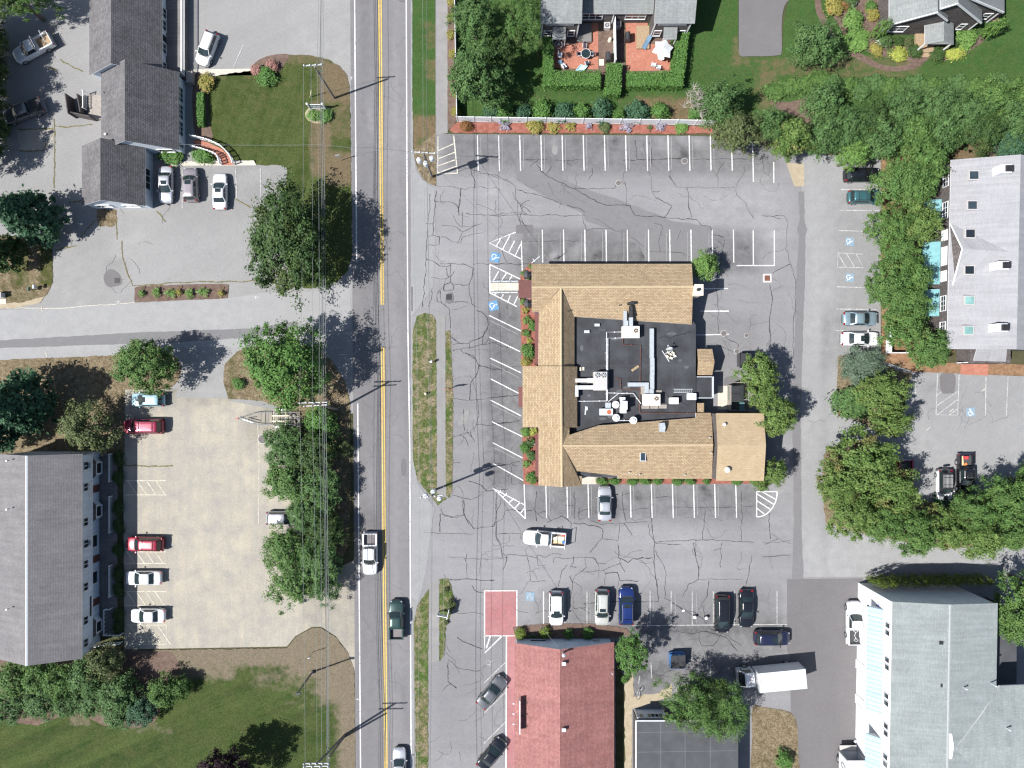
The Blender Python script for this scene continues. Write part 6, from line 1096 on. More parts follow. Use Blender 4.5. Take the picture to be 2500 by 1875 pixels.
glass('car_glass', (.02, .032, .034), .04); plain('tyre', (.018, .018, .02), .9, var=.2); plain('alloy', (.45, .46, .48), .35, metal=.7, var=.1); plain('black_trim', (.02, .02, .023), .55, var=.2)
plain('lamp_white', (.42, .44, .47), .15, var=.1); plain('lamp_red', (.22, .008, .014), .2, var=.15); plain('bed_liner', (.055, .055, .06), .8, var=.3); plain('bed_grey', (.15, .14, .145), .75, var=.2)
KIND = {  # length width roof belt | windscreen base, top | rear glass top, base | hood height, tail height
 'sedan': (4.8, 1.82, 1.43, .92, 1.02, .30, -.98, -1.62, .90, .96), 'hatch': (4.3, 1.76, 1.50, .95, 1.05, .42, -1.62, -1.98, .92, .95),
 'suv': (4.65, 1.86, 1.68, 1.05, 1.08, .50, -1.86, -2.16, 1.02, 1.04), 'bigsuv': (5.05, 1.95, 1.82, 1.12, 1.22, .72, -2.12, -2.40, 1.10, 1.10),
 'wagon': (4.7, 1.76, 1.50, .93, 1.02, .38, -1.82, -2.16, .91, .95), 'van': (5.0, 1.92, 1.74, 1.06, 1.62, .75, -2.1, -2.38, .98, 1.04),
 'pickup': (5.6, 1.92, 1.80, 1.14, 1.12, .58, -.52, -.66, 1.08, 1.2), 'crew': (5.6, 1.90, 1.78, 1.12, 1.22, .66, -.92, -1.08, 1.06, 1.18), 'coupe': (4.4, 1.76, 1.34, .88, .85, .15, -.75, -1.5, .84, .92)}
def outline(xr, xf, w, bowf, bowr, r=.16):
    """closed plan outline, 20 points: front edge, right side, rear edge, left side"""
    pts = []
    for t in (-1, -.6, 0, .6, 1): pts.append((xf - bowf * t * t, -w * t))
    for t in (.28, .5, .72, .88): pts.append((xf - bowf + (xr + bowr - xf + bowf) * t, -w))
    for t in (1, .6, 0, -.6, -1): pts.append((xr + bowr * t * t, -w * t))
    for t in (.88, .72, .5, .28): pts.append((xf - bowf + (xr + bowr - xf + bowf) * t, w))
    return pts
_carn = [0]
def car(label, px, py, deg, kind, mat, L=None, sunroof=None, rails=None, roofmat=None, group=None, bed='bed_liner', tonneau=False, name=None, spare=False, tailpx=0, zsurv=.75, wk=1.0):
    Lk, W, Hr, zb, fb, ft, rt, rb, zh, zt = KIND[kind]; fb += .12; ft -= .06; k = (L or Lk) / Lk; L = Lk * k; fb, ft, rt, rb = fb * k, ft * k, rt * k, rb * k; W *= wk
    c = P(px, py, zsurv); w = W / 2
    root = thing(name or {'pickup': 'pickup_truck', 'crew': 'pickup_truck', 'suv': 'sport_utility', 'bigsuv': 'sport_utility', 'van': 'minivan', 'hatch': 'hatchback', 'wagon': 'station_wagon', 'coupe': 'coupe'}.get(kind, 'sedan'), label,
                 {'pickup': 'pickup', 'crew': 'pickup'}.get(kind, 'car'), (c.x, c.y, .055), R(deg), group)
    truck = kind in ('pickup', 'crew'); h = L / 2
    # lower body: lofted sections from tail to nose
    xt = rb - .1 if truck else -h
    st = [] if truck else [(-h, .56, .62, .55), (-h + .05, .76, .84, .7), (-h + .15, .88, zt - .07, .76), (-h + .32, .96, zt - .02, .79)]
    if truck: st = [(xt, .985, zb, zb - .12)]
    else: st += [(rb - .05, 1.0, zt, .8), (rb + .3, 1.0, zb + .01, .82)]
    st += [(rb + .55, 1.0, zb, zb - .14), ((rb + fb) / 2, 1.0, zb, zb - .14), (fb - .25, 1.0, zb, zb - .14), (fb + .02, .995, zb - .005, zb - .14), (fb + (h - fb) * .35, .985, zh - .01, zh - .14), (fb + (h - fb) * .62, .96, zh - .05, zh - .2), (h - .30, .89, zh - .11, zh - .26), (h - .12, .75, zh - .22, zh - .34), (h - .03, .56, zh - .34, zh - .42), (h, .38, zh - .44, zh - .48)]
    b = MB(); vs = []; nr = 13
    for x, wf, z1, zs in st:
        q = w * wf
        half = [(-q * .90, .22), (-q * .99, .34), (-q, .55), (-q, zs), (-q * .95, z1 - .035), (-q * .80, z1)]
        ring = half + [(0, z1 + .035)] + [(-y, z) for y, z in half[::-1]]
        vs += [(x, y, z) for y, z in ring]
    m = len(st); fs = [[i * nr + j, (i + 1) * nr + j, (i + 1) * nr + (j + 1) % nr, i * nr + (j + 1) % nr] for i in range(m - 1) for j in range(nr)]
    fs += [list(range(nr)), list(range((m - 1) * nr, m * nr))[::-1]]
    b.add(vs, fs); body = b.build('body', M[mat], root, sm=True)
    # cabin: belt outline up to roof edge and crown
    wb, wr = w * .93, w * .74; zr0 = Hr - .07
    lo = outline(rb, fb, wb, .16, .10); hi = outline(rt, ft, wr, .09, .07)
    n = len(lo); b = MB(); top = [(x * .9 + (rt + ft) * .05, y * .82) for x, y in hi]
    vs = [(x, y, zb - .02) for x, y in lo] + [(x, y, zr0) for x, y in hi] + [(x, y, Hr - .015) for x, y in top] + [((rt + ft) / 2 + (x - (rt + ft) / 2) * .5, y * .5, Hr) for x, y in top]
    fs = [[l * n + i, l * n + (i + 1) % n, (l + 1) * n + (i + 1) % n, (l + 1) * n + i] for l in range(3) for i in range(n)] + [list(range(3 * n, 4 * n))]
    b.add(vs, fs)
    rf = b.build('cabin', M[roofmat or mat], root, sm=False); rf.data.polygons.foreach_set('use_smooth', [i >= n for i in range(len(fs))])
    def pane(nm, i0, i1, a0, a1, s0, s1):       # strip of the cabin side between outline points
        b = MB(); pts = []
        idx = list(range(i0, i1 + 1)); cl = [Vector((*lo[i % n], zb - .02)) for i in idx]; ch = [Vector((*hi[i % n], zr0)) for i in idx]
        cl[0] = cl[0].lerp(cl[1], a0); ch[0] = ch[0].lerp(ch[1], a0); cl[-1] = cl[-1].lerp(cl[-2], a1); ch[-1] = ch[-1].lerp(ch[-2], a1); ctr = Vector(((rb + fb) / 2, 0, zb * .6))
        lo_, hi_ = [], []
        for p, q in zip(cl, ch):
            for s, lst in ((s0, lo_), (s1, hi_)):
                v = p.lerp(q, s); o = Vector((v.x - ctr.x, v.y, v.z - ctr.z)); lst.append(v + Vector((o.x * .4, o.y, o.z)).normalized() * .016)
        kk = len(lo_); b.add(lo_ + hi_, [[i, i + 1, kk + i + 1, kk + i] for i in range(kk - 1)]); return b.build(nm, M['car_glass'], root)
    pane('windshield', 0, 4, .25, .25, .06, .96); pane('rear_window', 9, 13, .3, .3, .12, .92)
    if truck and kind == 'pickup': pane('side_window', 4, 9, .55, .25, .14, .9); pane('side_window', 13, 18 + 0, .25, .0, .14, .9)
    else:
        pane('side_window', 4, 6, .55, .06, .14, .9); pane('side_window', 6, 9, .06, .35, .14, .9); pane('side_window', 13, 16, .35, .06, .14, .9); pane('side_window', 16, 18, .06, -.0, .14, .9)
    for sy in (-1, 1):
        b = MB(); b.box((fb - .28, sy * (w + .09), zb + .06), (.13, .22, .14), R(-12 * sy), taper=.85); b.build('mirror', M[mat], root)
        b = MB(); b.box((h - .26, sy * w * .66, zh - .225), (.26, .30, .12), R(-34 * sy), taper=.8); b.build('headlight', M['lamp_white'], root)
        b = MB()
        if truck: b.box((-h + .05, sy * w * .93, 1.0), (.12, .14, .34))
        elif kind in ('suv', 'bigsuv', 'van', 'wagon', 'hatch'): b.box((-h + .14, sy * w * .83, zt - .12), (.22, .2, .4), taper=.8)
        else: b.box((-h + .12, sy * w * .74, .83), (.2, .36, .16), R(24 * sy), taper=.85)
        b.build('taillight', M['lamp_red'], root)
        for x in (h - .92 * k, -h + (1.15 if truck else .92) * k):
            wh = MB(); rr_ = .38 if truck else .33; wh.cyl((x, sy * (w - .2), rr_), (x, sy * (w + .015), rr_), rr_, n=18); wo = wh.build('wheel', M['tyre'], root)
            wh = MB(); wh.cyl((x, sy * (w + .01), rr_), (x, sy * (w + .03), rr_), rr_ * .62, rr_ * .55, 12); wh.build('rim', M['alloy'], wo)
    b = MB(); b.box((h - .03, 0, .42), (.1, W * .62, .2)); b.build('grille', M['black_trim'], root)
    b = MB(); b.box((fb - .01, 0, zb + .02), (.07, W * .72, .02)); b.build('wiper_cowl', M['black_trim'], root)
    if sunroof: b = MB(); x0, x1 = sunroof; b.box(((x0 + x1) / 2 * k, 0, Hr + .005), (abs(x1 - x0) * k, wr * 1.12, .02)); b.build('sunroof', M['car_glass'], root)
    if rails:
        for sy in (-1, 1): b = MB(); b.tube([(rt + .15, sy * wr * .86, Hr - .02), (rt + .3, sy * wr * .88, Hr + .05), (ft - .3, sy * wr * .88, Hr + .05), (ft - .1, sy * wr * .86, Hr - .02)], .025, 5); b.build('roof_rail', M['black_trim'], root)
        if rails in ('bars', 'ribs'):
            for x in (rt + .55, ft - .55): b = MB(); b.tube([(x, -wr * .88, Hr + .06), (x, wr * .88, Hr + .06)], .03, 5); b.build('cross_bar', M['black_trim'], root)
        if rails == 'ribs':
            b = MB()
            for i in range(-3, 4): b.box(((rt + ft) / 2, i * wr * .24, Hr + .012), ((ft - rt) * .8, .03, .02))
            b.build('roof_rib', M[mat], root)
    if truck:
        x0, x1 = -h + .04, xt; b = MB(); zs = zb + .03
        for sy in (-1, 1):
            b.box(((x0 + x1) / 2, sy * (w - .06), (.42 + zs) / 2), (x1 - x0, .12, zs - .42)); b.box(((x0 + x1) / 2, sy * (w - .1), zs), (x1 - x0, .2, .05))
        b.box((x0 + .04, 0, (.5 + zs) / 2), (.08, W * .94, zs - .5)); b.box((x1 - .04, 0, (.5 + zs) / 2), (.07, W * .9, zs - .5))
        bd = b.build('cargo_bed', M[mat], root)
        b = MB(); b.box(((x0 + x1) / 2, 0, .68), (x1 - x0 - .06, W - .24, .08)); b.build('bed_floor', M[bed], bd)
        b = MB(); b.box((-h - .03, 0, .5), (.16, W * .96, .16)); b.build('bumper', M['alloy'], root)
        if tonneau: b = MB(); b.box(((x0 + x1) / 2, 0, zs + .04), (x1 - x0 - .02, W * .93, .05)); b.build('tonneau_cover', M['black_trim'], root)
    else:
        b = MB(); b.box((-h + .02, 0, .40), (.08, W * .6, .14)); b.build('bumper', M['black_trim'], root)
    return root
g1 = 'cars parked at the office'
work = car('white work pickup with rack and plank loaded bed, facing left in the northwest shade', 81, 119, 208.5, 'pickup', 'paint_white', 5.5, bed='plank')
b = MB(); b.tube([(-.75, -.85, 1.2), (-.75, -.85, 1.95), (-.75, .85, 1.95), (-.75, .85, 1.2)], .035, 6); b.build('rack_hoop', M['metal_light'], work); b = MB(); b.tube([(-2.2, -.85, 1.2), (-2.2, -.85, 1.95), (-2.2, .85, 1.95), (-2.2, .85, 1.2)], .035, 6); b.build('rack_hoop', M['metal_light'], work)
car('charcoal crew cab pickup with black bed cover, nose at the west edge', 58, 273, 200.5, 'crew', 'paint_charcoal', 5.5, tonneau=True)
car('white sport utility parked askew north of the office lawn', 506, 119, 249.5, 'suv', 'paint_white', 4.55, rails='plain')
car('silver sedan with sunroof right against the office east wall', 405, 451, 270, 'sedan', 'paint_silver', 4.85, sunroof=(-.35, .15), group=g1)
car('mauve grey sport utility between the silver sedan and the white one at the office', 466, 451, 91.5, 'suv', 'car_mauve', 4.5, sunroof=(-.2, .35), group=g1)
car('white sedan with dark sunroof, easternmost of the three cars at the office', 537, 467, 90, 'sedan', 'paint_white', 4.75, sunroof=(-.3, .2), group=g1)
g2 = 'cars parked by the long white building'
car('light blue hatchback under the loose airy tree', 361, 976, 180, 'hatch', 'car_skyblue', 4.4, sunroof=(-.05, .4), group=g2)
car('large red sport utility with ribbed roof and roof bars, just below the light blue hatchback', 351, 1041, 180, 'bigsuv', 'car_crimson', 5.2, rails='ribs', group=g2)
car('crimson sport utility next to the second hatched bay, midway along the long white building', 354, 1328, 179, 'suv', 'car_red', 4.9, rails='bars', group=g2)
car('upper white sedan beside the long white building, between two hatched bays', 350, 1411, 180, 'sedan', 'paint_white', 4.8, group=g2)
car('lower white sedan beside the long white building, above the last hatched bay', 361, 1503, 180, 'sedan', 'paint_white', 4.6, group=g2)
car('silver hatchback with its nose buried in the roadside shrubs', 692, 1265, 0, 'wagon', 'paint_silver', 4.5)
car('white pickup with grey bed driving down the main road', 904, 1352, 270, 'crew', 'paint_white', 5.5, bed='bed_grey')
car('dark green pickup with grey bed driving up the main road', 968, 1512, 90, 'crew', 'car_green', 5.1, bed='bed_grey')
car('silver coupe entering at the bottom edge of the main road', 975, 1868, 90, 'coupe', 'paint_silver', 4.6)
car('dark grey sedan angled beside the red walkway, upper of two', 1201, 1689, 50.5, 'sedan', 'paint_charcoal', 4.8)
car('black sedan angled beside the red walkway, at the bottom edge', 1201, 1840, 51.5, 'sedan', 'paint_black', 4.7)
car('silver sedan alone in the stalls south of the restaurant', 1476, 1229, 90, 'sedan', 'paint_silver', 4.6)
tr = car('white contractor pickup with open bed full of tools, crossing the lot below the restaurant', 1329, 1314, 175.5, 'pickup', 'paint_white', 5.6, bed='plank')
b = MB(); b.tube([(-.85, -.95, 1.2), (-.85, -.95, 2.0), (-.85, .95, 2.0), (-.85, .95, 1.2)], .045, 6); b.build('rack_hoop', M['paint_white'], tr); b = MB(); b.tube([(-2.65, -.95, 1.2), (-2.65, -.95, 2.0), (-2.65, .95, 2.0), (-2.65, .95, 1.2)], .045, 6); b.build('rack_hoop', M['paint_white'], tr)
def cargo(nm, lab, cat, px, py, items, z=.8):
    c = P(px, py, z); b = MB(); mats = []
    for (dx, dy, dz, sx, sy, sz, rz, mt) in items:
        if mt not in mats: mats.append(mt)
        b.box((dx, dy, dz), (sx, sy, sz), R(rz), mats.index(mt))
    o = b.build(nm, [M[m_] for m_ in mats]); o.location = (c.x, c.y, z); return tag(o, lab, cat)
plain('cream_sheet', (.72, .66, .5), .7, var=.15); plain('tool_red', (.45, .05, .06), .5); plain('orange', (.6, .2, .05), .6); plain('ply', (.62, .5, .28), .7)
cargo('plywood_sheet', 'cream plywood sheet lying in the contractor pickup bed', 'sheet', 1361, 1315, [(0, .05, .04, 1.7, .5, .06, -4, 'cream_sheet'), (.1, -.4, .03, 1.2, .35, .06, -4, 'ply')])
cargo('tool_boxes', 'red and black tool boxes in the contractor pickup bed', 'tools', 1366, 1306, [(.55, .1, .15, .45, .4, .35, 0, 'tool_red'), (-.2, .15, .12, .7, .3, .25, 0, 'dark'), (.5, -.9, .15, .35, .35, .35, 10, 'dumpster_blue'), (-.75, 0, .15, .4, .5, .3, 0, 'dark')])
car('white sport utility with rear lights toward the lane, first from the red bay', 1358, 1485, 270, 'suv', 'paint_white', 4.55, sunroof=(.1, .48))
car('pale beige sport utility with small sunroof next to the blue one', 1469.5, 1483, 269, 'suv', 'car_beige', 4.75, sunroof=(-.1, .3), rails='plain')
car('deep blue sport utility with sunroof and ribbed roof', 1529, 1478, 90, 'bigsuv', 'car_blue', 4.95, sunroof=(.0, .5), rails='bars')
car('black minivan with roof rails, left of the two black vehicles', 1763, 1499, 270, 'van', 'paint_black', 5.0, rails='plain')
car('black sedan right of the black minivan', 1822, 1486, 270, 'sedan', 'paint_black', 5.0, wk=1.04)
car('navy sport utility parked sideways above the box truck', 1885, 1557, 0, 'suv', 'car_navy', 4.7, sunroof=(-.3, .4))
tr = car('white pickup with dark bed holding a coil of white hose, beside the white building', 2085, 1520, 90, 'pickup', 'paint_white', 5.7)
b = MB(); c = P(2089, 1548, .8)
b.tube([(.3 * math.cos(a), .5 + .22 * math.sin(a), .02 + .004 * i) for i, a in enumerate([k * .5 for k in range(14)])], .03, 5); b.tube([(0, .3, .03), (-.15, -.2, .03), (.05, -.6, .03), (.3, -.8, .03), (.1, -1.0, .03), (-.2, -.8, .03), (0, -.5, .03)], .03, 5); b.tube([(.5, .8, .03), (.5, -.4, .03)], .03, 5)
o = b.build('hose', M['white_trim']); o.location = (c.x, c.y, .8); tag(o, 'coiled white hose lying in the dark bed of the white pickup', 'hose')
car('black sport utility half hidden by the light green maple at the northeast', 2104, 427, 0, 'suv', 'paint_black', 4.6)
car('teal station wagon next to the row of trees', 2113, 481, 0, 'wagon', 'car_teal', 4.55, rails='bars')
car('ice blue sedan in the lower stalls beside the tree row', 2101, 778, 0, 'sedan', 'car_iceblue', 4.6)
car('white sedan with black sunroof just above the blue green juniper', 2100, 827, 0, 'sedan', 'paint_white', 4.95, sunroof=(-.25, .2))
car('red pickup mostly hidden under the reddening maple', 2208, 1172, 270, 'crew', 'car_red', 5.3)
o = car('white off roader with black ribbed roof, between red and black pickups', 2305, 1184, 270, 'suv', 'paint_white', 4.15, roofmat='black_trim', rails='ribs', name='off_roader')
b = MB(); b.cyl((-2.12, 0, 1.0), (-2.32, 0, 1.0), .38, n=18); b.build('spare_wheel', M['tyre'], o); b = MB(); b.box((1.55, 0, 1.03), (.8, .55, .03)); b.build('hood_stripe', M['black_trim'], o)
car('black pickup with loaded bed, rightmost of the three at the southeast thicket', 2356, 1160, 270, 'crew', 'paint_black', 5.5, rails='ribs')
cargo('bed_load', 'red bucket and boards in the bed of the black pickup', 'load', 2354, 1127, [(.1, .55, .2, .42, .42, .4, 0, 'tool_red'), (-.35, .1, .08, .35, 1.3, .1, 5, 'ply'), (.05, -.35, .1, .5, .3, .12, 30, 'orange'), (0, -.75, .12, .8, .18, .16, 0, 'unit_grey')])
# ---- box trucks
def box_truck(label, c, deg, Lb, Wb, z0, z1, cab=True, openrear=False):
    root = thing('box_truck', label, 'truck', (c[0], c[1], .055), R(deg)); h = Lb / 2; b = MB()
    t = .06; w = Wb / 2
    b.box((0, w - t / 2, (z0 + z1) / 2), (Lb, t, z1 - z0)); b.box((0, -w + t / 2, (z0 + z1) / 2), (Lb, t, z1 - z0)); b.box((0, 0, z1 - t / 2), (Lb - .004, Wb - 2 * t, t)); b.box((0, 0, z0 + t / 2), (Lb - .004, Wb - 2 * t, t)); b.box((h - t / 2, 0, (z0 + z1) / 2), (t, Wb - 2 * t, z1 - z0 - 2 * t))
    if not openrear: b.box((-h + .05, 0, (z0 + z1) / 2), (t, Wb - 2 * t, z1 - z0 - 2 * t))
    bx = b.build('cargo_box', M['paint_white'], root)
    b = MB()
    for sx in (-h, h):
        for sy in (-w, w): b.box((sx * .995, sy * .995, (z0 + z1) / 2), (.1, .1, z1 - z0 + .02))
    for sy in (-w, w): b.box((0, sy, z1 - .03), (Lb, .06, .08))
    b.build('edge_trim', M['metal_light'], bx)
    b = MB(); b.box((0, 0, z0 - .15), (Lb + 1.6, .9, .22)); b.box((-h - .12, 0, z0 - .2), (.3, Wb * .95, .14)); b.build('chassis', M['dark'], root)
    for sy in (-1, 1):
        for x in (-h + 1.3, h + .9):
            wb = MB(); wb.cyl((x, sy * (w - .4), .45), (x, sy * (w - .08), .45), .45, n=18); wo = wb.build('wheel', M['tyre'], root); wb = MB(); wb.cyl((x, sy * (w - .08), .45), (x, sy * (w - .05), .45), .27, .24, 12); wb.build('rim', M['alloy'], wo)
    cb = MB(); x0, x1 = h + .12, h + 2.1; wc = w * .86
    cb.add([(x0, -wc, .5), (x1, -wc, .5), (x1, wc, .5), (x0, wc, .5), (x0, -wc, 1.35), (x1 - .05, -wc, 1.35), (x1 - .05, wc, 1.35), (x0, wc, 1.35), (x0 + .05, -wc * .86, 2.3), (x1 - .75, -wc * .86, 2.3), (x1 - .75, wc * .86, 2.3), (x0 + .05, wc * .86, 2.3)], [[0, 1, 5, 4], [1, 2, 6, 5], [2, 3, 7, 6], [3, 0, 4, 7], [4, 5, 9, 8], [5, 6, 10, 9], [6, 7, 11, 10], [7, 4, 8, 11], [8, 9, 10, 11]])
    ca = cb.build('cab', M['paint_white'], root)
    b = MB(); b.add([(x1 - .1, -wc * .88, 1.44), (x1 - .1, wc * .88, 1.44), (x1 - .69, wc * .78, 2.24), (x1 - .69, -wc * .78, 2.24)], [[0, 1, 2, 3]]); [setattr(v, 'x', v.x + .03) for v in b.v]; b.build('windshield', M['car_glass'], ca)
    for sy in (-1, 1):
        b = MB(); b.add([(x0 + .35, sy * (wc * .985 + .01), 1.45), (x1 - .4, sy * (wc * .985 + .01), 1.45), (x1 - .85, sy * (wc * .88 + .012), 2.18), (x0 + .35, sy * (wc * .88 + .012), 2.18)], [[0, 1, 2, 3]]); b.build('side_window', M['car_glass'], ca)
        b = MB(); b.box((x1 - .35, sy * (wc + .25), 1.8), (.1, .22, .4)); b.build('mirror', M['dark'], ca); b = MB(); b.box((x1 - .02, sy * wc * .75, .85), (.1, .3, .2)); b.build('headlight', M['lamp_white'], ca)
    b = MB()
    for y in (-.4, 0, .4): b.box((x0 + .6, y, 2.32), (.1, .1, .06))
    b.build('marker_lamp', M['orange'], ca)
    return root, bx
box_truck('white box truck facing left beneath the pines', (P(1911.5, 1662.7, 3.5).x, P(1911.5, 1662.7, 3.5).y), 185.5, 6.0, 2.45, 1.0, 3.45)
o, bx = box_truck('white box truck with its rear door open, at the bottom edge by the white building', (43.9, -51.1), 270, 6.3, 2.45, .95, 3.3, openrear=True)
b = MB(); b.lathe((0, 0, 0), [(.01, 0), (.01, 0)], 4) if False else b.tube([(2.0 + .3 * math.cos(a), 0, 0) for a in (0, 1)], .001, 3) if False else None
b = MB(); b.tube([(-1.9 + .32 * math.cos(a), -1.24, 2.2 + .55 * math.sin(a)) for a in [k * math.pi / 10 for k in range(21)]], .035, 5); b.build('oval_emblem', M['dark'], bx)
b = MB(); b.box((-3.55, 0, .9), (.7, 2.2, .06)); b.build('lift_gate', M['unit_grey'], o)
# ---- trailer, bicycle, bins
plain('trailer_grey', (.13, .14, .155), .5, metal=.3)
t = thing('boat_trailer', 'bare galvanised boat trailer half under the big bright tree, red coupler at its tip', 'trailer', (P(660, 1021).x, P(660, 1021).y, .06), R(180))
b = MB()
for sy in (-1, 1): b.tube([(4.1, 0, .5), (2.2, sy * .65, .5), (1.2, sy * .8, .5), (-4.0, sy * .8, .5)], .05, 6)
for x in (1.0, .1, -.7, -1.3, -2.0, -3.6): b.tube([(x, -.8, .5), (x, .8, .5)], .04, 6)
b.build('frame', M['trailer_grey'], t)
b = MB()
for x in (-.75, -2.3): b.tube([(x, -1.12, .75), (x, 1.12, .75)], .035, 6)
for sy in (-.35, .35): b.box((-1.6, sy, .8), (2.2, .12, .08))
b.build('bunk', M['cream_sheet'], t)
for sy in (-1, 1):
    b = MB(); b.box((-1.2, sy * 1.15, .72), (.72, .26, .08), taper=.9); b.box((-1.98, sy * 1.15, .72), (.72, .26, .08), taper=.9); b.build('fender', M['white_trim'], t)
    for x in (-1.2, -1.98): b = MB(); b.cyl((x, sy * 1.04, .33), (x, sy * 1.26, .33), .32, n=16); b.build('wheel', M['tyre'], t)
    for x in (-2.9, -3.6): b = MB(); b.cyl((x, sy * .4 - .1, .6), (x, sy * .4 + .1, .6), .12, n=10); b.build('roller', M['dark'], t)
b = MB(); b.box((4.15, 0, .55), (.35, .16, .16)); b.build('coupler', M['tool_red'], t)
b = MB(); b.tube([(2.9, 0, .5), (2.6, .1, 1.1)], .05, 6); b.tube([(3.4, .1, .75), (1.9, .55, .9)], .06, 6); b.build('winch_post', M['metal_light'], t)
t = thing('bicycle', 'white framed bicycle lying on the asphalt near the garage door', 'bicycle', (P(1562, 1690).x, P(1562, 1690).y, .1), R(67))
def ring(b, c, r, tilt, rad, n=20):
    b.tube([(c[0] + r * math.cos(a), c[1] + r * math.sin(a) * math.cos(tilt), c[2] + r * math.sin(a) * math.sin(tilt)) for a in [2 * math.pi * k / n for k in range(n + 1)]], rad, 5)
for x, y in ((-.55, 0), (.55, .02)):
    b = MB(); ring(b, (x, y, .17), .33, R(22), .025); wo = b.build('wheel', M['tyre'], t); b = MB()
    for k in range(6): a = k * math.pi / 6; b.tube([(x + .31 * math.cos(a), y + .29 * math.sin(a), .17 + .12 * math.sin(a)), (x - .31 * math.cos(a), y - .29 * math.sin(a), .17 - .12 * math.sin(a))], .004, 3)
    b.build('spokes', M['alloy'], wo)
b = MB(); b.tube([(-.55, 0, .2), (-.1, .05, .22), (.35, .42, .36), (-.2, .45, .38), (-.1, .05, .22)], .022, 6); b.tube([(-.55, 0, .2), (-.2, .45, .38)], .016, 5); b.tube([(.55, .02, .2), (.36, .4, .36), (.33, .5, .4)], .022, 6); b.build('frame', M['white_trim'], t)
b = MB(); b.tube([(.4, .5, .7), (.32, .54, .42), (.3, .5, .1)], .016, 5); b.build('handlebar', M['dark'], t); b = MB(); b.box((-.24, .56, .42), (.26, .1, .08)); b.build('saddle', M['dark'], t)
def dumpster(label, px, py, deg, sx, sy, h, mat, ribs=9):
    c = P(px, py, h); t = thing('dumpster', label, 'dumpster', (c.x, c.y, .05), R(deg)); b = MB(); b.box((0, 0, h / 2), (sx, sy, h), taper=1.0); b.box((0, 0, h - .05), (sx + .1, sy + .1, .08))
    for k in (-.3, .3): b.box((sx * k, 0, h * .5), (.08, sy + .08, h * .8))
    for q in (-1, 1): b.box((0, q * (sy / 2 + .08), h * .6), (sx * .9, .14, .12))
    b.build('bin', M[mat], t)
    for q in (-1, 1):
        b = MB(); b.add([(q * .02, -sy / 2, h + .03), (q * sx / 2, -sy / 2, h + .03), (q * sx / 2, sy / 2, h + .25), (q * .02, sy / 2, h + .25)], [[0, 1, 2, 3] if q > 0 else [3, 2, 1, 0]])
        for i in range(ribs): x = q * (.08 + (sx / 2 - .12) * i / (ribs - 1)); b.add([(x - .02, -sy / 2 + .05, h + .055), (x + .02, -sy / 2 + .05, h + .055), (x + .02, sy / 2 - .05, h + .275), (x - .02, sy / 2 - .05, h + .275)], [[0, 1, 2, 3]])
        b.build('lid', M['membrane'], t)
    return t
dumpster('blue dumpster with black ribbed lids above the pines', 1655, 1615, 2, 1.9, 1.8, 1.3, 'dumpster_blue')
dumpster('dark green dumpster with slatted black lids in the service yard behind the restaurant', 1799, 961, 90, 2.0, 1.6, 1.3, 'dumpster_green', 12)
dumpster('smaller black dumpster under the northernmost light green service yard tree', 1821, 879, 0, 1.5, 1.7, 1.4, 'paint_black')
b = MB()
for (x0, y0, x1, y1) in ((1790, 934, 1828, 932), (1830, 932, 1832, 990), (1776, 1001, 1830, 1003), (1776, 940, 1776, 1001)):
    a, c = P(x0, y0), P(x1, y1); an = math.atan2(c.y - a.y, c.x - a.x); m_ = (a + c) / 2; b.box((m_.x, m_.y, .8), ((c - a).length, .08, 1.5), an)
tag(b.build('board_enclosure', M['grey_plank'], None, origin=P(1800, 968)), 'low grey board enclosure round the slatted dumpster behind the restaurant', 'enclosure')
c = P(1811, 993, 1); b = MB(); b.box((0, 0, .5), (.55, 1.0, 1.0), taper=1.08); b.box((.02, 0, 1.03), (.64, 1.1, .06)); o = b.build('wheeled_bin', plain('bin_teal', (.10, .2, .22), .6)); o.location = (c.x, c.y, .05); tag(o, 'teal wheeled bin below the slatted dumpster', 'bin')
c = P(2106, 1822, .4); b = MB(); rr = random.Random(5)
for k in range(26): b.add([(rr.gauss(0, .35), rr.gauss(0, .7), rr.uniform(.05, .6)) for _ in range(4)], [[0, 1, 2, 3]])
for k in range(5): b.lathe((rr.uniform(-.3, .3), rr.uniform(-.6, .6), 0), [(.3, 0), (.38, .2), (.25, .45), (.05, .6)], 9)
o = b.build('linen_bundle', plain('linen', (.62, .62, .74), .8)); o.location = (c.x, c.y, .05); tag(o, 'heap of pale linen bundles between the open box truck and blue awning', 'bundle')
c = P(2110, 1806, .5); b = MB(); b.box((0, 0, .4), (.6, .8, .8), taper=1.15); o = b.build('tub', M['white_trim']); o.location = (c.x, c.y, .05); tag(o, 'white plastic tub beside the linen heap', 'tub')
# ================================================================ ROOF EQUIPMENT
FR = 2.61                                       # flat roof level
def rp(x, y, z=FR): return P(1340 + x * .21703, 720 + y * .21703, z)
def rbox(x0, y0, x1, y1, z1):                   # plan box from its surveyed top corners
    a, c = rp(x0, y0, z1), rp(x1, y1, z1); return ((a.x + c.x) / 2, (a.y + c.y) / 2), (abs(c.x - a.x), abs(c.y - a.y))
def fan(b, c, r, mi=0):
    b.cyl((c.x, c.y, c.z), (c.x, c.y, c.z + .06), r, n=18, mi=1); b.cyl((c.x, c.y, c.z + .07), (c.x, c.y, c.z + .1), r * .3, n=10, mi=0)
    for k in range(5):
        a = k * 1.2566; b.add([(c.x + math.cos(a + d_) * q, c.y + math.sin(a + d_) * q, c.z + .075) for q, d_ in ((r * .25, -.3), (r * .92, -.32), (r * .92, .25), (r * .25, .3))], [[0, 1, 2, 3]], 2)
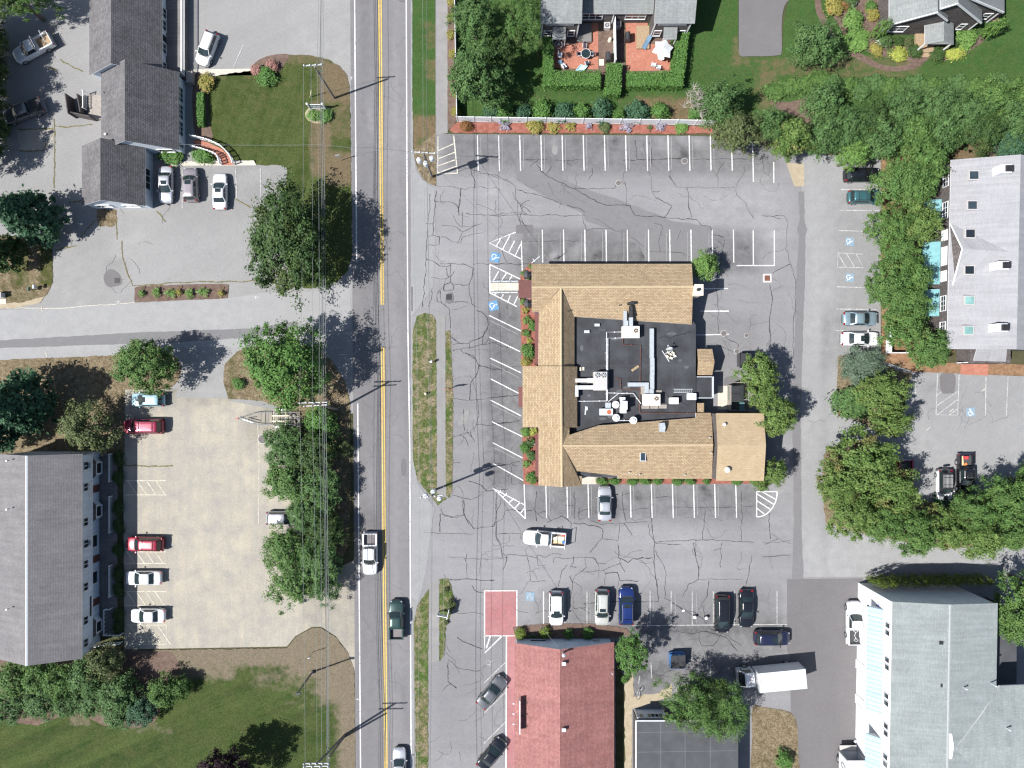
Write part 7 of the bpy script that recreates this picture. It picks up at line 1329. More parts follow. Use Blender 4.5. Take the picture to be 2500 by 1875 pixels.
def ac(label, x0, y0, x1, y1, hh, mat, fans):
    z1 = FR + hh; (cx, cy), (sx, sy) = rbox(x0, y0, x1, y1, z1); t = thing('air_conditioner', label, 'air conditioner', (cx, cy, FR))
    b = MB(); b.box((0, 0, .08), (sx * .96, sy * .9, .16)); b.box((0, 0, .16 + (hh - .16) / 2), (sx, sy, hh - .16)); b.box((0, 0, hh + .01), (sx + .06, sy + .06, .04)); b.build('cabinet', M[mat], t)
    for fx, fy, r in fans:
        p = rp(fx, fy, z1); b = MB(); fan(b, Vector((p.x - cx, p.y - cy, hh + .03)), r); b.build('fan', [M['unit_grey'], M['dark'], M['plank' if mat == 'unit_cream' else 'galvanised']], t)
    return t
ac('cream rooftop air conditioner with one fan, at the top of the black roof', 828, 354, 1016, 482, 1.05, 'unit_cream', [(977, 402, .29)])
ac('taupe rooftop air conditioner with two fans, left on the black roof', 506, 868, 652, 1072, 1.3, 'unit_grey', [(550, 902, .32), (617, 902, .32)])
ac('cream rooftop air conditioner with one fan, at the end of the long duct', 1064, 1120, 1250, 1240, 1.05, 'unit_cream', [(1210, 1166, .29)])
ac('small cream unit on white legs right of the lower cream air conditioner', 1362, 1158, 1455, 1225, .8, 'unit_cream', [])
ac('small white unit at the east edge of the black roof', 1560, 1110, 1655, 1178, .6, 'white_trim', [])
ac('pale blue grey box unit by the upper mushroom fan', 638, 1214, 694, 1268, .5, 'galvanised', [])
t = ac('long pale housing with a rusty patch on its top, left of the mushroom fans', 571, 1282, 717, 1352, .6, 'metal_light', [])
p = rp(678, 1318, FR + .6); b = MB(); b.prism([(p.x + x - t.location.x, p.y + y - t.location.y) for x, y in ell(0, 0, .3, .32, 9)], .632, .64); b.build('rust_patch', plain('rust', (.38, .10, .05), .8), t)
t = thing('supply_air_unit', 'white stepped supply air unit between the mushroom fans', 'air handler', (rp(845, 1240).x, rp(845, 1240).y, FR)); ox, oy = t.location.x, t.location.y
b = MB()
for x0, y0, x1, y1, z in ((806, 1152, 860, 1200, 1.0), (818, 1195, 884, 1290, 1.7), (806, 1290, 872, 1330, .9)):
    (cx, cy), (sx, sy) = rbox(x0, y0, x1, y1, FR + z); b.box((cx - ox, cy - oy, z / 2), (sx, sy, z))
b.build('housing', M['white_trim'], t)
for i, (x, y, h, lb) in enumerate(((752, 1235, .9, 'white mushroom exhaust fan nearest the stepped supply unit'), (757, 1383, .9, 'white mushroom exhaust fan below the rusty topped housing'), (952, 1412, 1.1, 'white mushroom exhaust fan at the edge of the south roof slope'))):
    p = rp(x, y, FR + h); t = thing('exhaust_fan', lb, 'exhaust fan', (p.x, p.y, FR), 0, 'mushroom exhaust fans')
    b = MB(); b.lathe((0, 0, 0), [(.34, 0), (.34, h - .25)], 16); b.build('curb', M['galvanised'], t)
    b = MB(); b.lathe((0, 0, h - .28), [(.28, 0), (.47, .1), (.47, .2), (.40, .2), (.36, .12)], 20); b.build('windband', M['white_trim'], t)
    b = MB(); b.lathe((0, 0, h - .2), [(.27, 0), (.29, .12), (.2, .28), (.05, .33)], 16); b.build('motor_dome', M['white_trim'], t)
def duct(label, segs, mat='galvanised', z=.55, name='duct'):
    b = MB(); o0 = None
    for x0, y0, x1, y1, z0, z1 in segs:
        (cx, cy), (sx, sy) = rbox(x0, y0, x1, y1, FR + z1); o0 = o0 or (cx, cy, FR); b.box((cx, cy, FR + (z0 + z1) / 2), (sx, sy, z1 - z0))
    return tag(b.build(name, M[mat], None, origin=o0), label, 'duct')
duct('long straight galvanised duct running down the middle of the black roof', [(1138, 378, 1182, 712, .15, .62), (1142, 712, 1188, 900, .15, .60), (1140, 900, 1186, 1060, .15, .62), (1132, 1060, 1180, 1122, .15, .7)])
duct('angled galvanised duct joining the lower cream air conditioner from the left', [(890, 986, 1078, 1030, .15, .6), (1078, 986, 1124, 1122, .15, .61)])
duct('left galvanised duct climbing from the upper cream unit onto the tan slope', [(840, 180, 878, 290, .2, .95), (842, 290, 892, 352, .2, .9)])
duct('right duct with dark upper half climbing the tan slope to a hood', [(906, 250, 946, 352, .2, 1.2)])
duct('black cowl above the right duct on the tan slope', [(908, 120, 942, 250, .6, 1.6), (892, 80, 962, 106, .6, 2.0)], 'dark', name='cowl')
duct('upper dark duct left of the taupe air conditioner', [(282, 940, 432, 985, .5, .85), (432, 935, 505, 990, .3, .9)], 'unit_grey')
duct('bent pale duct left of the taupe air conditioner', [(332, 1018, 505, 1064, .3, .8), (290, 1018, 332, 1145, .3, .85)], 'metal_light')
def roof_pipe(label, pl, mat, r=.042, z=.28, name='roof_pipe', feet=None):
    pts = [rp(float(w.split(',')[0]), float(w.split(',')[1]), FR + z) for w in pl.split()]; b = MB(); b.tube(pts, r, 6)
    for i in range(len(pts) - 1):
        n = max(1, int((pts[i + 1] - pts[i]).length / 1.6))
        for k in range(n): q = pts[i].lerp(pts[i + 1], (k + .5) / n); b.box((q.x, q.y, FR + z * .5), (.13, .13, z), 0)
    return tag(b.build(name, M[mat], None, origin=(pts[0].x, pts[0].y, FR)), label, 'pipe')
for lb, pl, mt in (('outer white pipe dropping from the upper cream unit past the taupe unit', '830,416 650,418 648,1190', 'white_trim'), ('inner white pipe dropping beside the outer one past the taupe unit', '830,484 664,486 660,1190', 'white_trim'), ('horizontal white pipe from the taupe unit to the west slope', '655,1192 310,1196', 'white_trim'), ('white pipe from the taupe unit toward the lower cream unit', '668,1102 950,1106 1035,1222', 'white_trim'), ('short slanting white pipe below the taupe unit', '668,1202 788,1106 850,1108', 'white_trim'), ('white conduit linking the lower mushroom fans and the slope hood', '790,1410 905,1412 908,1515 1240,1518', 'white_trim')): roof_pipe(lb, pl, mt)
for lb, pl, mt in (('copper coloured gas pipe down the middle of the black roof', '830,470 830,560 1030,568 1022,1320', 'copper_pipe'), ('copper coloured gas pipe along the south edge of the black roof', '1022,1326 1640,1332', 'copper_pipe'), ('copper coloured gas pipe right of the taupe unit', '740,940 806,944 806,1062 1015,1066', 'copper_pipe')): roof_pipe(lb, pl, mt, .035, .2)
t = thing('satellite_dish', 'white satellite dish on a ballasted frame on the black roof', 'satellite dish', (rp(1360, 660).x, rp(1360, 660).y, FR)); ox, oy = t.location.x, t.location.y
def rl(x, y, z): p = rp(x, y, FR + z); return (p.x - ox, p.y - oy, z)
b = MB()
for pa in (((1275, 625), (1355, 750)), ((1310, 660), (1400, 620)), ((1345, 720), (1440, 690))): b.tube([rl(*pa[0], .08), rl(*pa[1], .08)], .06, 4)
b.cyl(rl(1355, 660, 0), rl(1358, 640, 1.0), .05, n=8); b.build('frame', M['metal_light'], t)
b = MB()
for k, (x, y) in enumerate(((1330, 690), (1365, 665), (1395, 650), (1410, 680), (1375, 710), (1345, 650))): p = rl(x, y, .12); b.box(p, (.4, .2, .2), R(-35))
b.build('ballast_block', M['cream_sheet'], t)
b = MB(); p = Vector(rl(1355, 615, 1.15)); ax = Vector((-.35, .85, .4)).normalized(); u = ax.orthogonal().normalized(); w_ = ax.cross(u); vs = [p]
for q, dz in ((.25, .03), (.45, .1)):
    vs += [p + (u * math.cos(a) + w_ * math.sin(a)) * q + ax * dz for a in [2 * math.pi * k / 16 for k in range(16)]]
b.add(vs, [[0, 1 + k, 1 + (k + 1) % 16] for k in range(16)] + [[1 + k, 17 + k, 17 + (k + 1) % 16, 1 + (k + 1) % 16] for k in range(16)]); b.build('dish', M['white_trim'], t, sm=True)
b = MB(); q = p + ax * .6; b.tube([p + u * .4, q], .02, 4); b.tube([p - u * .4, q], .02, 4); b.box(q, (.12, .12, .2)); b.build('feed_arm', M['metal_light'], t)
b = MB(); a, c = rp(1408, 1078, 3), rp(1625, 1080, 3); L = (c - a).length
for sy in (-.2, .2): b.box((L / 2, sy, .12), (L, .06, .08))
for k in range(9): b.cyl((.2 + k * (L - .4) / 8, -.2, .12), (.2 + k * (L - .4) / 8, .2, .12), .03, n=6)
o = b.build('ladder', M['metal_light']); o.location = (a.x, a.y, FR); tag(o, 'aluminium ladder lying on the black roof above the small cream unit', 'ladder')
c = rp(970, 826); b = MB(); b.box((0, 0, .08), (1.1, .3, .1)); b.box((.05, .03, .15), (.9, .16, .05)); o = b.build('board', M['plank']); o.location = (c.x, c.y, FR); o.rotation_euler = (0, 0, R(35)); tag(o, 'weathered brown board lying askew on the black roof', 'board')
for x, y, sx, sy, lb in ((1052, 1075, .5, 1.0, 'upright walkway pad left of the long duct end'), (1225, 1088, .95, .35, 'ragged walkway pad right of the long duct end'), (1085, 1260, 1.0, .45, 'left walkway pad under the lower cream unit'), (1183, 1260, 1.0, .45, 'middle walkway pad under the lower cream unit'), (1280, 1255, 1.0, .5, 'right walkway pad under the lower cream unit')):
    c = rp(x, y); b = MB(); b.box((0, 0, .05), (sx, sy, .1))
    for k in range(3): b.box((0, (k - 1) * sy * .3, .115), (sx, sy * .2, .03))
    o = b.build('walkway_pad', M['grey_plank']); o.location = (c.x, c.y, FR); tag(o, lb, 'walkway pad', 'walkway pads on the black roof')
for x, y, lb in ((354, 834, 'left paving block near the west slope on the black roof'), (388, 830, 'right paving block near the west slope on the black roof')):
    c = rp(x, y); b = MB(); b.box((0, 0, .06), (.22, .42, .12)); b.box((0, 0, .13), (.16, .36, .02)); o = b.build('paving_block', M['cream_sheet']); o.location = (c.x, c.y, FR); tag(o, lb, 'block')
c = rp(412, 1300); b = MB(); b.box((0, 0, .05), (.16, 1.1, .06), R(-5)); b.box((.18, .25, .05), (.2, .45, .06)); o = b.build('scrap_strip', M['metal_light']); o.location = (c.x, c.y, FR); tag(o, 'pale metal offcuts in the lower left of the black roof', 'scrap')
for x, y in ((540, 340), (425, 415)): b = MB(); c = rp(x, y); b.box((c.x, c.y, FR + .12), (.6, .28, .24)); b.box((c.x, c.y, FR + .25), (.66, .34, .03)); b.build('roof_vent', M['metal_light'], bpy.data.objects['restaurant'], True)
c = rp(1270, 1490, 3.9); b = MB(); b.prism([(c.x + x, c.y + y) for x, y in ((-.35, -.55), (.3, -.6), (.42, 0), (.3, .6), (-.35, .55))], 3.3, 4.25); tag(b.build('slope_hood', M['galvanised'], None, origin=(c.x, c.y, 3.4)), 'galvanised hood vent on the south tan slope', 'vent hood')
c = P(1307, 638, 3.4); t = thing('roof_antenna', 'white antenna on the northwest corner of the tan roof', 'antenna', (c.x, c.y, 3.35)); b = MB(); b.cyl((0, 0, 0), (0, 0, 1.3), .035, n=6); b.build('mast', M['metal_light'], t); b = MB(); b.tube([(-.5, -.4, 1.25), (.5, .4, 1.25)], .05, 5); b.tube([(-.35, .15, 1.2), (-.1, -.25, 1.2)], .035, 5); b.build('boom', M['white_trim'], t)
# ================================================================ POLES AND WIRES
plain('pole_wood', (.20, .18, .165), .9, var=.3, scale=5); plain('arm_wood', (.42, .42, .41), .8, var=.25, scale=5); plain('transformer', (.62, .66, .70), .45, var=.12); plain('wire', (.19, .205, .205), .5, var=.1); plain('wire_dark', (.10, .105, .11), .6, var=.2)
def pole(label, bx, by, tx, ty, h, arms, trans=(), r=.15):
    p0, p1 = P(bx, by), P(tx, ty, h); t = thing('utility_pole', label, 'utility pole', p0); d_ = p1 - p0
    b = MB(); b.tube([(0, 0, 0), d_ * .5, d_], [r, r * .88, r * .75], 10); b.build('pole', M['pole_wood'], t)
    for (ax0, ay0, ax1, ay1, z, pins) in arms:
        a, c = P(ax0, ay0, z) - p0, P(ax1, ay1, z) - p0; an = math.atan2(c.y - a.y, c.x - a.x); m_ = (a + c) / 2; b = MB(); b.box(m_, ((c - a).length, .12, .14), an); ar = b.build('crossarm', M['arm_wood'], t)
        for k in range(pins):
            b = MB(); q = a.lerp(c, (k + .15) / (pins - .7)); b.lathe(q + Vector((0, 0, .07)), [(.035, 0), (.09, .08), (.09, .16), (.04, .24)], 8); b.build('insulator', M['transformer'], ar)
    for (x, y, z) in trans:
        q = P(x, y, z) - p0; b = MB(); b.lathe(q - Vector((0, 0, 1.0)), [(.27, 0), (.29, .1), (.29, .9), (.24, 1.0), (.1, 1.05)], 14); tc = b.build('transformer', M['transformer'], t); b = MB(); b.cyl(q + Vector((.1, 0, 0)), q + Vector((.14, 0, .3)), .05, .03, 6); b.cyl(q + Vector((-.1, 0, 0)), q + Vector((-.14, 0, .3)), .05, .03, 6); b.build('bushing', M['unit_grey'], tc)
    return t
pole('northern utility pole leaning over the office lawn sign', 817, 240, 768, 163, 9.4, [(741, 161, 788, 158, 9.2, 4)])
pole('middle utility pole with two pale crossarms above the bright round shrub', 826, 1000, 766, 985, 9.6, [(730, 984, 801, 982, 9.4, 5), (741, 992, 801, 988, 8.8, 4)])
pole('southern utility pole with crossarms at the bottom edge of the lawn', 842, 1794, 772, 1866, 10.2, [(740, 1864, 805, 1863, 10.0, 5), (740, 1871, 805, 1870, 9.5, 4)])
pole('stub pole standing beside the southern utility pole', 840, 1799, 803, 1850, 7.5, [])
pole('utility pole with three transformers beside the northern hatched bay', 1055, 432, 1034, 375, 9.6, [(1004, 371, 1065, 375, 9.4, 4)], [(1022, 389, 8.3), (1053, 384, 8.3), (1038, 397, 7.7)])
pole('utility pole with three transformers at the south tip of the long verge', 1064, 1195, 1054, 1213, 9.6, [(1025, 1214, 1083, 1209, 9.4, 4)], [(1038, 1211, 8.4), (1057, 1201, 8.6), (1072, 1218, 8.2)])
def wire(label, pts, r=.019, sag=.5, mat='wire', group=None):
    ps = [P(*q) for q in pts]; path = []
    for i in range(len(ps) - 1):
        n = 14
        for k in range(n):
            t = k / n; q = ps[i].lerp(ps[i + 1], t); q.z -= 4 * sag * t * (1 - t); path.append(q)
    path.append(ps[-1]); b = MB(); b.tube(path, r, 5); return tag(b.build('overhead_wire', M[mat], None, origin=path[0]), label, 'wire', group)
gl, gr = 'overhead wires west of the main road', 'overhead wires east of the main road'
for i, (xa, xb, xc, z, xn, mt, r) in enumerate(((741, 731, 745, 9.4, None, 'wire', .017), (759, 762, 774, 9.4, None, 'wire', .017), (774, 779, 785, 9.2, 781, 'wire', .02), (781, 786, 798, 7.6, 783, 'wire_dark', .04), (784, 790, 800, 7.2, 785, 'wire', .025), (788, 795, 803, 6.8, 788, 'wire', .028))):
    pts = [(xa, 161, z), (xb, 984, z), (xc, 1866, z), (xc + 4, 2700, z)]
    if xn: pts = [(xn + 5, -700, z)] + pts
    wire('overhead wire west of the main road, %s counted from the office lawn side' % ORD[i], pts, r, .45, mt, gl)
for i, (xn, xa, xb, xc, z, mt, r) in enumerate(((1008, 1005, 1024, 1018, 9.6, 'wire', .017), (1027, 1033, 1051, 1047, 9.7, 'wire', .017), (1041, 1041, 1055, 1049, 7.2, 'wire_dark', .025), (1058, 1064, 1083, 1080, 9.6, 'wire', .017))):
    wire('overhead wire east of the main road, %s counted from the road' % ORD[i], [(xn, -700, z), (xa, 373, z), (xb, 1212, z), (xc, 2000, z)], r, .45, mt, gr)
wire('single wire crossing the main road to the office', [(437, 352, 3.4), (785, 353, 6.9), (1034, 376, 7.5)], .014, .3)
wire('service wire slanting over the lot from the northern transformer pole to the restaurant', [(1036, 380, 8.0), (1300, 645, 3.6)], .014, .3, 'wire_dark')
wire('service wire slanting over the lot from the southern transformer pole to the red roofed building', [(1056, 1212, 8.0), (1372, 1592, 4.6)], .016, .4, 'wire')
wire('guy wire from the northern utility pole to the lawn', [(761, 165, 8.8), (757, 237, .2)], .014, .0)
b = MB(); b.cyl(P(757, 238), P(760, 221, 1.9), .05, n=6); tag(b.build('guy_marker', plain('guy_yellow', (.75, .72, .4), .5), None, origin=P(757, 238)), 'pale yellow guy wire marker on the office lawn', 'marker')
p0 = P(763, 1640); t = thing('light_pole', 'dark light pole leaning over the southwest lawn near the road', 'light pole', p0); b = MB(); b.cyl((0, 0, 0), (0, 0, 6.7), .13, .09, 8); b.cyl((0, 0, 0), (0, 0, .5), .25, n=10); b.build('pole', M['pole_wood'], t); b = MB(); b.box((.1, 0, 6.75), (.55, .3, .16)); b.build('lamp_head', M['dark'], t)
def signpost(label, px, py, h, board, mat, ang=0.0, name='street_sign', bz=None, wood=None):
    p0 = P(px, py); t = thing(name, label, 'sign', p0, R(ang)); b = MB(); b.cyl((0, 0, 0), (0, 0, h), .04, n=6); b.build('post', M[wood or 'galvanised'], t); b = MB(); b.box((0, -.04, h - board[1] / 2), (board[0], .04, board[1])); b.build('board', M[mat], t); return t
signpost('small sign on a post at the edge of the worn office lawn', 834, 392, 2.4, (.6, .6), 'metal_light', 10); signpost('small sign on a slim post in the dry strip by the sandy lot exit', 765, 1591, 2.2, (.4, .5), 'metal_light', 20)
signpost('red edge on sign board on a post in the narrow verge strip', 1096, 950, 2.6, (1.3, .9), 'tool_red', 3)
signpost('small white sign by the brick walk end at the office', 1190 - 0, 0, 1, (.3, .3), 'white_trim') if False else None
t = thing('office_sign', 'green office sign board between white posts in an oval bed on the lawn', 'sign', P(778, 268)); b = MB()
for x in (-.98, .98): b.box((x, 0, 1.0), (.16, .16, 2.0)); b.lathe((x, 0, 2.0), [(.14, 0), (.15, .08), (.04, .16)], 8)
b.build('post', M['white_trim'], t); b = MB(); b.box((0, 0, .55), (1.8, .07, .14)); b.build('rail', M['white_trim'], t); b = MB(); b.box((0, 0, 1.75), (1.8, .07, .1)); b.build('rail', M['white_trim'], t)
b = MB(); b.box((0, 0, 1.2), (1.75, .06, .85)); sg = b.build('board', plain('sign_green', (.02, .07, .055), .5), t); b = MB()
for k in range(9): b.box((-.64 + k * .16, -.045, 1.32), (.09, .02, .16)); 
for k in range(6): b.box((-.4 + k * .16, -.045, 1.08), (.09, .02, .1))
b.build('lettering', M['white_trim'], sg)
t = thing('angled_sign', 'white V shaped sign board among dry bushes on the southern verge', 'sign', P(1088, 1494)); b = MB(); b.box((-.3, -.1, 1.2), (1.3, .07, 1.0), R(-12)); b.box((.42, .15, 1.2), (.07, 1.3, 1.0), R(-14)); b.build('board', M['white_trim'], t); b = MB(); b.box((.35, -.3, .9), (.12, .12, 1.8)); b.box((-.9, .05, .9), (.12, .12, 1.8)); b.build('post', M['white_trim'], t)
t = thing('roadside_box', 'white box on a short post in the long verge beside the road', 'box', P(1055, 884)); b = MB(); b.box((-.05, 0, .95), (.36, .3, .36), R(25), taper=.85); b.build('box', M['white_trim'], t); b = MB(); b.cyl((0, 0, 0), (0, 0, .8), .06, n=6); b.build('post', M['dark'], t)
t = thing('fire_hydrant', 'pale fire hydrant in the dead grass of the long verge', 'hydrant', P(1040, 961)); b = MB(); b.lathe((0, 0, 0), [(.16, 0), (.13, .06), (.12, .5), (.16, .55), (.12, .68), (.03, .76)], 10); b.cyl((-.2, 0, .42), (.2, 0, .42), .06, n=8); b.build('barrel', M['cream_sheet'], t); b = MB(); b.cyl((0, -.08, .42), (0, -.2, .42), .07, n=8); b.build('outlet', M['white_trim'], t)
for i, (x, y, lb) in enumerate(((5, 722, 'white utility cabinet at the west edge by the sand verge'), (97, 703, 'white mailbox on the corner lawn beside the side street'), (84, 708, 'green mailbox on the corner lawn beside the side street'))):
    p0 = P(x, y); t = thing('utility_cabinet' if i == 0 else 'mailbox', lb, 'cabinet' if i == 0 else 'mailbox', p0)
    b = MB()
    if i == 0: b.box((0, 0, .5), (1.0, .6, 1.0)); b.box((0, 0, 1.03), (1.08, .68, .06))
    else: b.box((0, 0, 1.1), (.25, .5, .25)); b.cyl((0, -.25, 1.22), (0, .25, 1.22), .125, n=12)
    b.build('box', M['white_trim' if i != 2 else 'dumpster_green'], t); b = MB()
    if i == 0: b.box((0, -.75, .06), (1.2, .7, .12))
    else: b.box((0, 0, .5), (.1, .1, 1.0))
    b.build('base' if i == 0 else 'post', M['concrete'] if i == 0 else M['pole_wood'], t)
for x, y, lb in ((1694, 1504, 'left white capped black post standing in the lower stalls'), (1722, 1506, 'right white capped black post standing in the lower stalls')):
    t = thing('short_post', lb, 'post', P(x, y), 0, 'posts in the lower stalls'); b = MB(); b.cyl((0, 0, 0), (0, 0, .55), .2, .18, 12); b.build('post', M['dark'], t); b = MB(); b.lathe((0, 0, .5), [(.22, 0), (.22, .06), (.05, .16)], 12); b.build('cap', M['white_trim'], t)
b = MB(); b.box((0, 0, .08), (.34, .26, .16), R(20)); b.box((0, 0, .17), (.3, .22, .03), R(20)); o = b.build('white_block', M['white_trim']); o.location = P(1668, 1490); tag(o, 'small white block lying on the cracked lower stalls', 'block')
for x, y, r, lb in ((1671.6, 393, .42, 'round iron manhole cover with stain above it, in the top row stalls'), (1510, 447, .38, 'round iron manhole cover in the lane above the restaurant'), (1799, 858, .36, 'rusty manhole cover in the service yard'), (641, 1072, .65, 'large grey manhole slab in the sandy lot below the trailer'), (1767, 814, .42, 'manhole cover at the end of the rear stall line'), (1822, 819, .3, 'small iron lid in the rear yard lane')):
    t = thing('manhole_cover', lb, 'manhole cover', P(x, y, .05)); b = MB(); b.lathe((0, 0, 0), [(r, 0), (r, .018), (r * .93, .022)], 20); b.build('ring', M['unit_grey'], t); b = MB(); b.lathe((0, 0, 0), [(r * .88, 0), (r * .88, .026)], 18)
    for k in range(5): b.box((0, (k - 2) * r * .3, .028), (r * 1.2 * math.cos((k - 2) * .5), .04, .01))
    b.build('lid', plain('iron', (.13, .12, .115), .8, var=.3), t)
for x, y, s_, lb, frame in ((1873, 679, 1.1, 'square rusty drain grate with white painted border in the lot', True), (1096, 725, .75, 'square drain grate at the lot edge near the long verge', False), (286, 685, .7, 'drain grate in the dark patched dip of the office lot', False)):
    t = thing('drain_grate', lb, 'drain', P(x, y, .05)); b = MB(); b.box((0, 0, .012), (s_, s_, .024)); b.build('border', M['mark_white' if frame else 'dark'], t); b = MB(); b.box((0, 0, .018), (s_ * .68, s_ * .68, .028))
    for k in range(6): b.box(((k - 2.5) * s_ * .11, 0, .034), (.03, s_ * .64, .012))
    b.build('grate', M['copper_pipe'] if frame else M['dark'], t)
# ================================================================ FENCES
def panel_fence(label, path, h, n, name='vinyl_fence'):
    pts = [P(x, y) for x, y in path]; t = thing(name, label, 'fence', pts[0]); o = pts[0]; L = [(pts[i + 1] - pts[i]).length for i in range(len(pts) - 1)]
    for i in range(len(pts) - 1):
        a, c = pts[i] - o, pts[i + 1] - o; k = max(1, round(L[i] / n)); an = math.atan2(c.y - a.y, c.x - a.x)
        for j in range(k):
            q0, q1 = a.lerp(c, j / k), a.lerp(c, (j + 1) / k); m_ = (q0 + q1) / 2; ln = (q1 - q0).length; b = MB(); b.box((m_.x, m_.y, h * .5), (ln - .12, .05, h - .12), an); b.box((m_.x, m_.y, h - .04), (ln - .12, .08, .1), an); b.box((m_.x, m_.y, .14), (ln - .12, .08, .12), an); b.build('panel', M['white_trim'], t)
            b = MB(); b.box((q0.x, q0.y, h / 2 + .05), (.13, .13, h + .1), an); b.lathe((q0.x, q0.y, h + .1), [(.1, 0), (.02, .1)], 4); b.build('post', M['white_trim'], t)
    c = pts[-1] - o; b = MB(); b.box((c.x, c.y, h / 2 + .05), (.13, .13, h + .1)); b.build('post', M['white_trim'], t); return t
panel_fence('long white vinyl fence behind the red mulch bed', [(1117, 297), (1240, 299), (1740, 306)], 1.8, 2.5)
panel_fence('white vinyl fence along the roadside path by the oaks', [(1111, -30), (1117, 290)], 1.7, 2.5)
panel_fence('white divider fence between the two patios', [(1497, 40), (1499, 160)], 1.9, 2.0)
panel_fence('white vinyl fence at the south end of the teal awning tree row', [(2164, 790), (2162, 862), (2232, 862)], 1.5, 2.0)
# ================================================================ PATIOS
def fp(x, y, z=0.0): return P(1330 + x * .14467, 60 + y * .14467, z)
plain('chair_navy', (.03, .035, .06), .7); plain('sling_blue', (.10, .18, .27), .7); plain('pool_blue', (.40, .66, .72), .4, var=.1); plain('grill', (.035, .036, .04), .45, var=.25)
def chair(label, x, y, deg, frame, seat, group, s=1.0):
    t = thing('patio_chair', label, 'chair', fp(x, y, .12), R(deg), group); b = MB()
    for sy in (-.24, .24): b.tube([(.25, sy * s, 0), (.22, sy * s, .42), (-.22, sy * s, .40), (-.36, sy * s, .92)], .022, 5); b.tube([(-.28, sy * s, 0), (-.26, sy * s, .62), (.24, sy * s, .62)], .02, 5)
    b.build('frame', M[frame], t); b = MB(); b.box((0, 0, .42), (.46, .46 * s, .04)); b.build('seat', M[seat], t); b = MB(); b.box((-.3, 0, .7), (.06, .46 * s, .48)); b.build('backrest', M[seat], t); return t
t = thing('patio_table', 'oval glass patio table with white rim on the left patio', 'table', fp(685, 530, .12)); b = MB(); ring(b, (0, 0, .72), .62, 0.0, .03, 24); b.build('rim', M['white_trim'], t); b = MB(); b.prism(ell(0, 0, .6, .6, 24), .70, .72); b.build('tabletop', M['car_glass'], t)
b = MB()
for k in range(4): a = k * 1.57 + .78; b.tube([(.5 * math.cos(a), .5 * math.sin(a), .7), (.42 * math.cos(a), .42 * math.sin(a), 0)], .025, 5)
b.build('leg', M['white_trim'], t)
gp = 'chairs round the patio table'
for x, y, d_, lb in ((668, 385, -92, 'dark seated white framed chair at the top side of the oval patio table'), (578, 525, 5, 'dark seated white framed chair at the left side of the oval patio table'), (778, 525, 178, 'dark seated white framed chair at the right side of the oval patio table'), (705, 670, 108, 'dark seated white framed chair at the bottom side of the oval patio table')): chair(lb, x, y, d_, 'white_trim', 'chair_navy', gp)
chair('white garden armchair by the west hedge of the left patio', 258, 540, -8, 'white_trim', 'white_trim', 'white garden armchairs', 1.25); chair('white garden armchair in the lower left corner of the left patio', 322, 722, 40, 'white_trim', 'white_trim', 'white garden armchairs', 1.25)
t = thing('side_table', 'small blue side table between the white garden armchairs', 'table', fp(256, 655, .12)); b = MB(); b.box((0, 0, .42), (.48, .5, .05), R(20)); b.build('tabletop', M['sling_blue'], t); b = MB(); [b.box((x, y, .2), (.05, .05, .4)) for x in (-.17, .17) for y in (-.17, .17)]; b.build('leg', M['sling_blue'], t)
t = thing('iron_table', 'round grey iron garden table by the west hedge', 'table', fp(225, 380, .12)); b = MB(); ring(b, (0, 0, .7), .5, 0.0, .035, 24); ring(b, (0, 0, .7), .12, 0.0, .03, 12)
for k in range(3): a = k * 1.047 + .3; b.tube([(-.5 * math.cos(a), -.5 * math.sin(a), .7), (.5 * math.cos(a), .5 * math.sin(a), .7)], .022, 5)
b.build('tabletop', M['galvanised'], t); b = MB(); [b.tube([(.45 * math.cos(a), .45 * math.sin(a), .7), (.5 * math.cos(a), .5 * math.sin(a), 0)], .025, 5) for a in (.3, 2.4, 4.5)]; b.build('leg', M['galvanised'], t)
c = fp(622, 740, .3); b = MB(); b.lathe((0, 0, 0), [(.6, 0), (.68, .25), (.72, .3), (.62, .3), (.58, .12)], 4); o = b.build('paddling_pool', M['pool_blue']); o.location = (c.x, c.y, .11); o.rotation_euler = (0, 0, R(20)); o.scale = (1.2, .7, 1); tag(o, 'pale blue tub against the bottom hedge of the left patio', 'tub')
def grill(label, x, y, deg): 
    t = thing('barbecue_grill', label, 'grill', fp(x, y, .1), R(deg)); b = MB(); b.box((0, 0, .45), (1.0, .55, .8), taper=1.05); b.build('cart', M['grill'], t); b = MB(); b.tube([(-.52, 0, .95), (.52, 0, .95)], .3, 12); b.build('hood', M['grill'], t); b = MB(); b.box((0, -.32, .9), (.7, .06, .06)); b.build('handle', M['dark'], t)
grill('black covered grill on the gravel of the left patio', 1055, 590, 90); grill('black covered grill on the right patio beside the divider fence', 1385, 255, 90)
t = thing('sun_lounger', 'blue sling sun lounger on the right patio', 'lounger', fp(1712, 330, .12), R(62)); b = MB(); [b.tube([(-.85, sy, .3), (.35, sy, .32), (.85, sy, .7)], .022, 5) for sy in (-.28, .28)]; [b.tube([(x, -.28, .3), (x, -.28, 0)], .02, 5) for x in (-.7, .3)]; [b.tube([(x, .28, .3), (x, .28, 0)], .02, 5) for x in (-.7, .3)]; b.build('frame', M['dark'], t); b = MB(); b.add([(-.85, -.27, .32), (.35, -.27, .34), (.35, .27, .34), (-.85, .27, .32), (.85, -.27, .72), (.85, .27, .72)], [[0, 1, 2, 3], [1, 4, 5, 2]]); b.build('sling', M['sling_blue'], t)
t = thing('patio_umbrella', 'white star shaped patio umbrella on the right patio', 'umbrella', fp(1935, 545, .12)); p = fp(1935, 545, 2.4); dx, dy = p.x - t.location.x, p.y - t.location.y; b = MB(); vs = [(0, 0, 2.75)]; n = 6
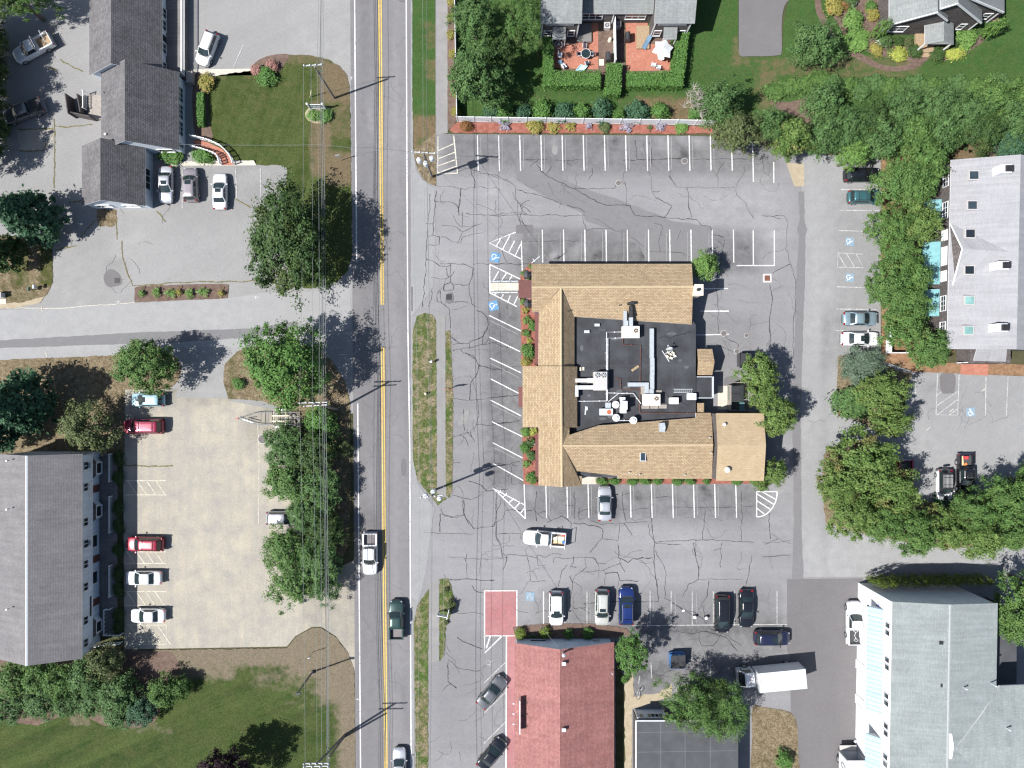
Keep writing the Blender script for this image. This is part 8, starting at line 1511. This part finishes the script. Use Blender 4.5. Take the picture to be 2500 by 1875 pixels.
for k in range(12): a = R(12) + k * math.pi / 6; q = 1.42 if k % 2 == 0 else .98; vs.append((q * math.cos(a), q * math.sin(a), 2.05 if k % 2 == 0 else 2.22))
b.add(vs, [[0, 1 + k, 1 + (k + 1) % 12] for k in range(12)]); b.build('canopy', M['white_trim'], t); b = MB(); b.cyl((0, 0, 0), (0, 0, 2.85), .03, n=6); b.build('pole', M['galvanised'], t); b = MB(); b.lathe((0, 0, 0), [(.28, 0), (.26, .08), (.05, .12)], 12); b.build('base', M['dark'], t)
t = thing('patio_table', 'round table under the white star shaped umbrella', 'table', fp(1940, 580, .12)); b = MB(); b.prism(ell(.08, 0, .5, .5, 18), .7, .73); b.build('tabletop', M['white_trim'], t); b = MB(); [b.box((.08 + .3 * math.cos(a), .3 * math.sin(a), .35), (.05, .05, .7)) for a in (.5, 2.1, 3.6, 5.2)]; b.build('leg', M['white_trim'], t)
for x, y, lb in ((1828, 700, 'left white chair below the star shaped umbrella'), (1910, 740, 'right white chair below the star shaped umbrella')): chair(lb, x, y, 80, 'white_trim', 'white_trim', 'white chairs by the umbrella', 1.1)
for x, y, lb in ((1040, 55, 'outdoor condenser unit left of the divider fence'), (1222, 35, 'outdoor condenser unit right of the divider fence')):
    t = thing('condenser_unit', lb, 'air conditioner', fp(x, y, .1), 0, 'condenser units by the divider fence'); b = MB(); b.box((0, 0, .35), (.75, .75, .7)); b.box((0, 0, .72), (.8, .8, .05)); b.build('cabinet', M['unit_grey'], t); b = MB(); fan(b, Vector((0, 0, .74)), .27); b.build('fan', [M['unit_grey'], M['dark'], M['galvanised']], t)
c = fp(1090, 280); b = MB(); b.lathe((0, 0, 0), [(.25, 0), (.22, .25), (.16, .4), (.2, .55), (.14, .7), (.03, .8)], 10); o = b.build('garden_ornament', M['cream_sheet']); o.location = (c.x, c.y, .1); tag(o, 'white garden ornament on the gravel beside the divider fence', 'ornament')
c = fp(955, 645); b = MB(); [b.box((i * .21 - .21, j * .21 - .32, .04), (.19, .19, .05)) for i in range(3) for j in range(4)]; o = b.build('paver_mat', M['cream_sheet']); o.location = (c.x, c.y, .1); tag(o, 'square of pale pavers next to the left patio grill', 'pavers')
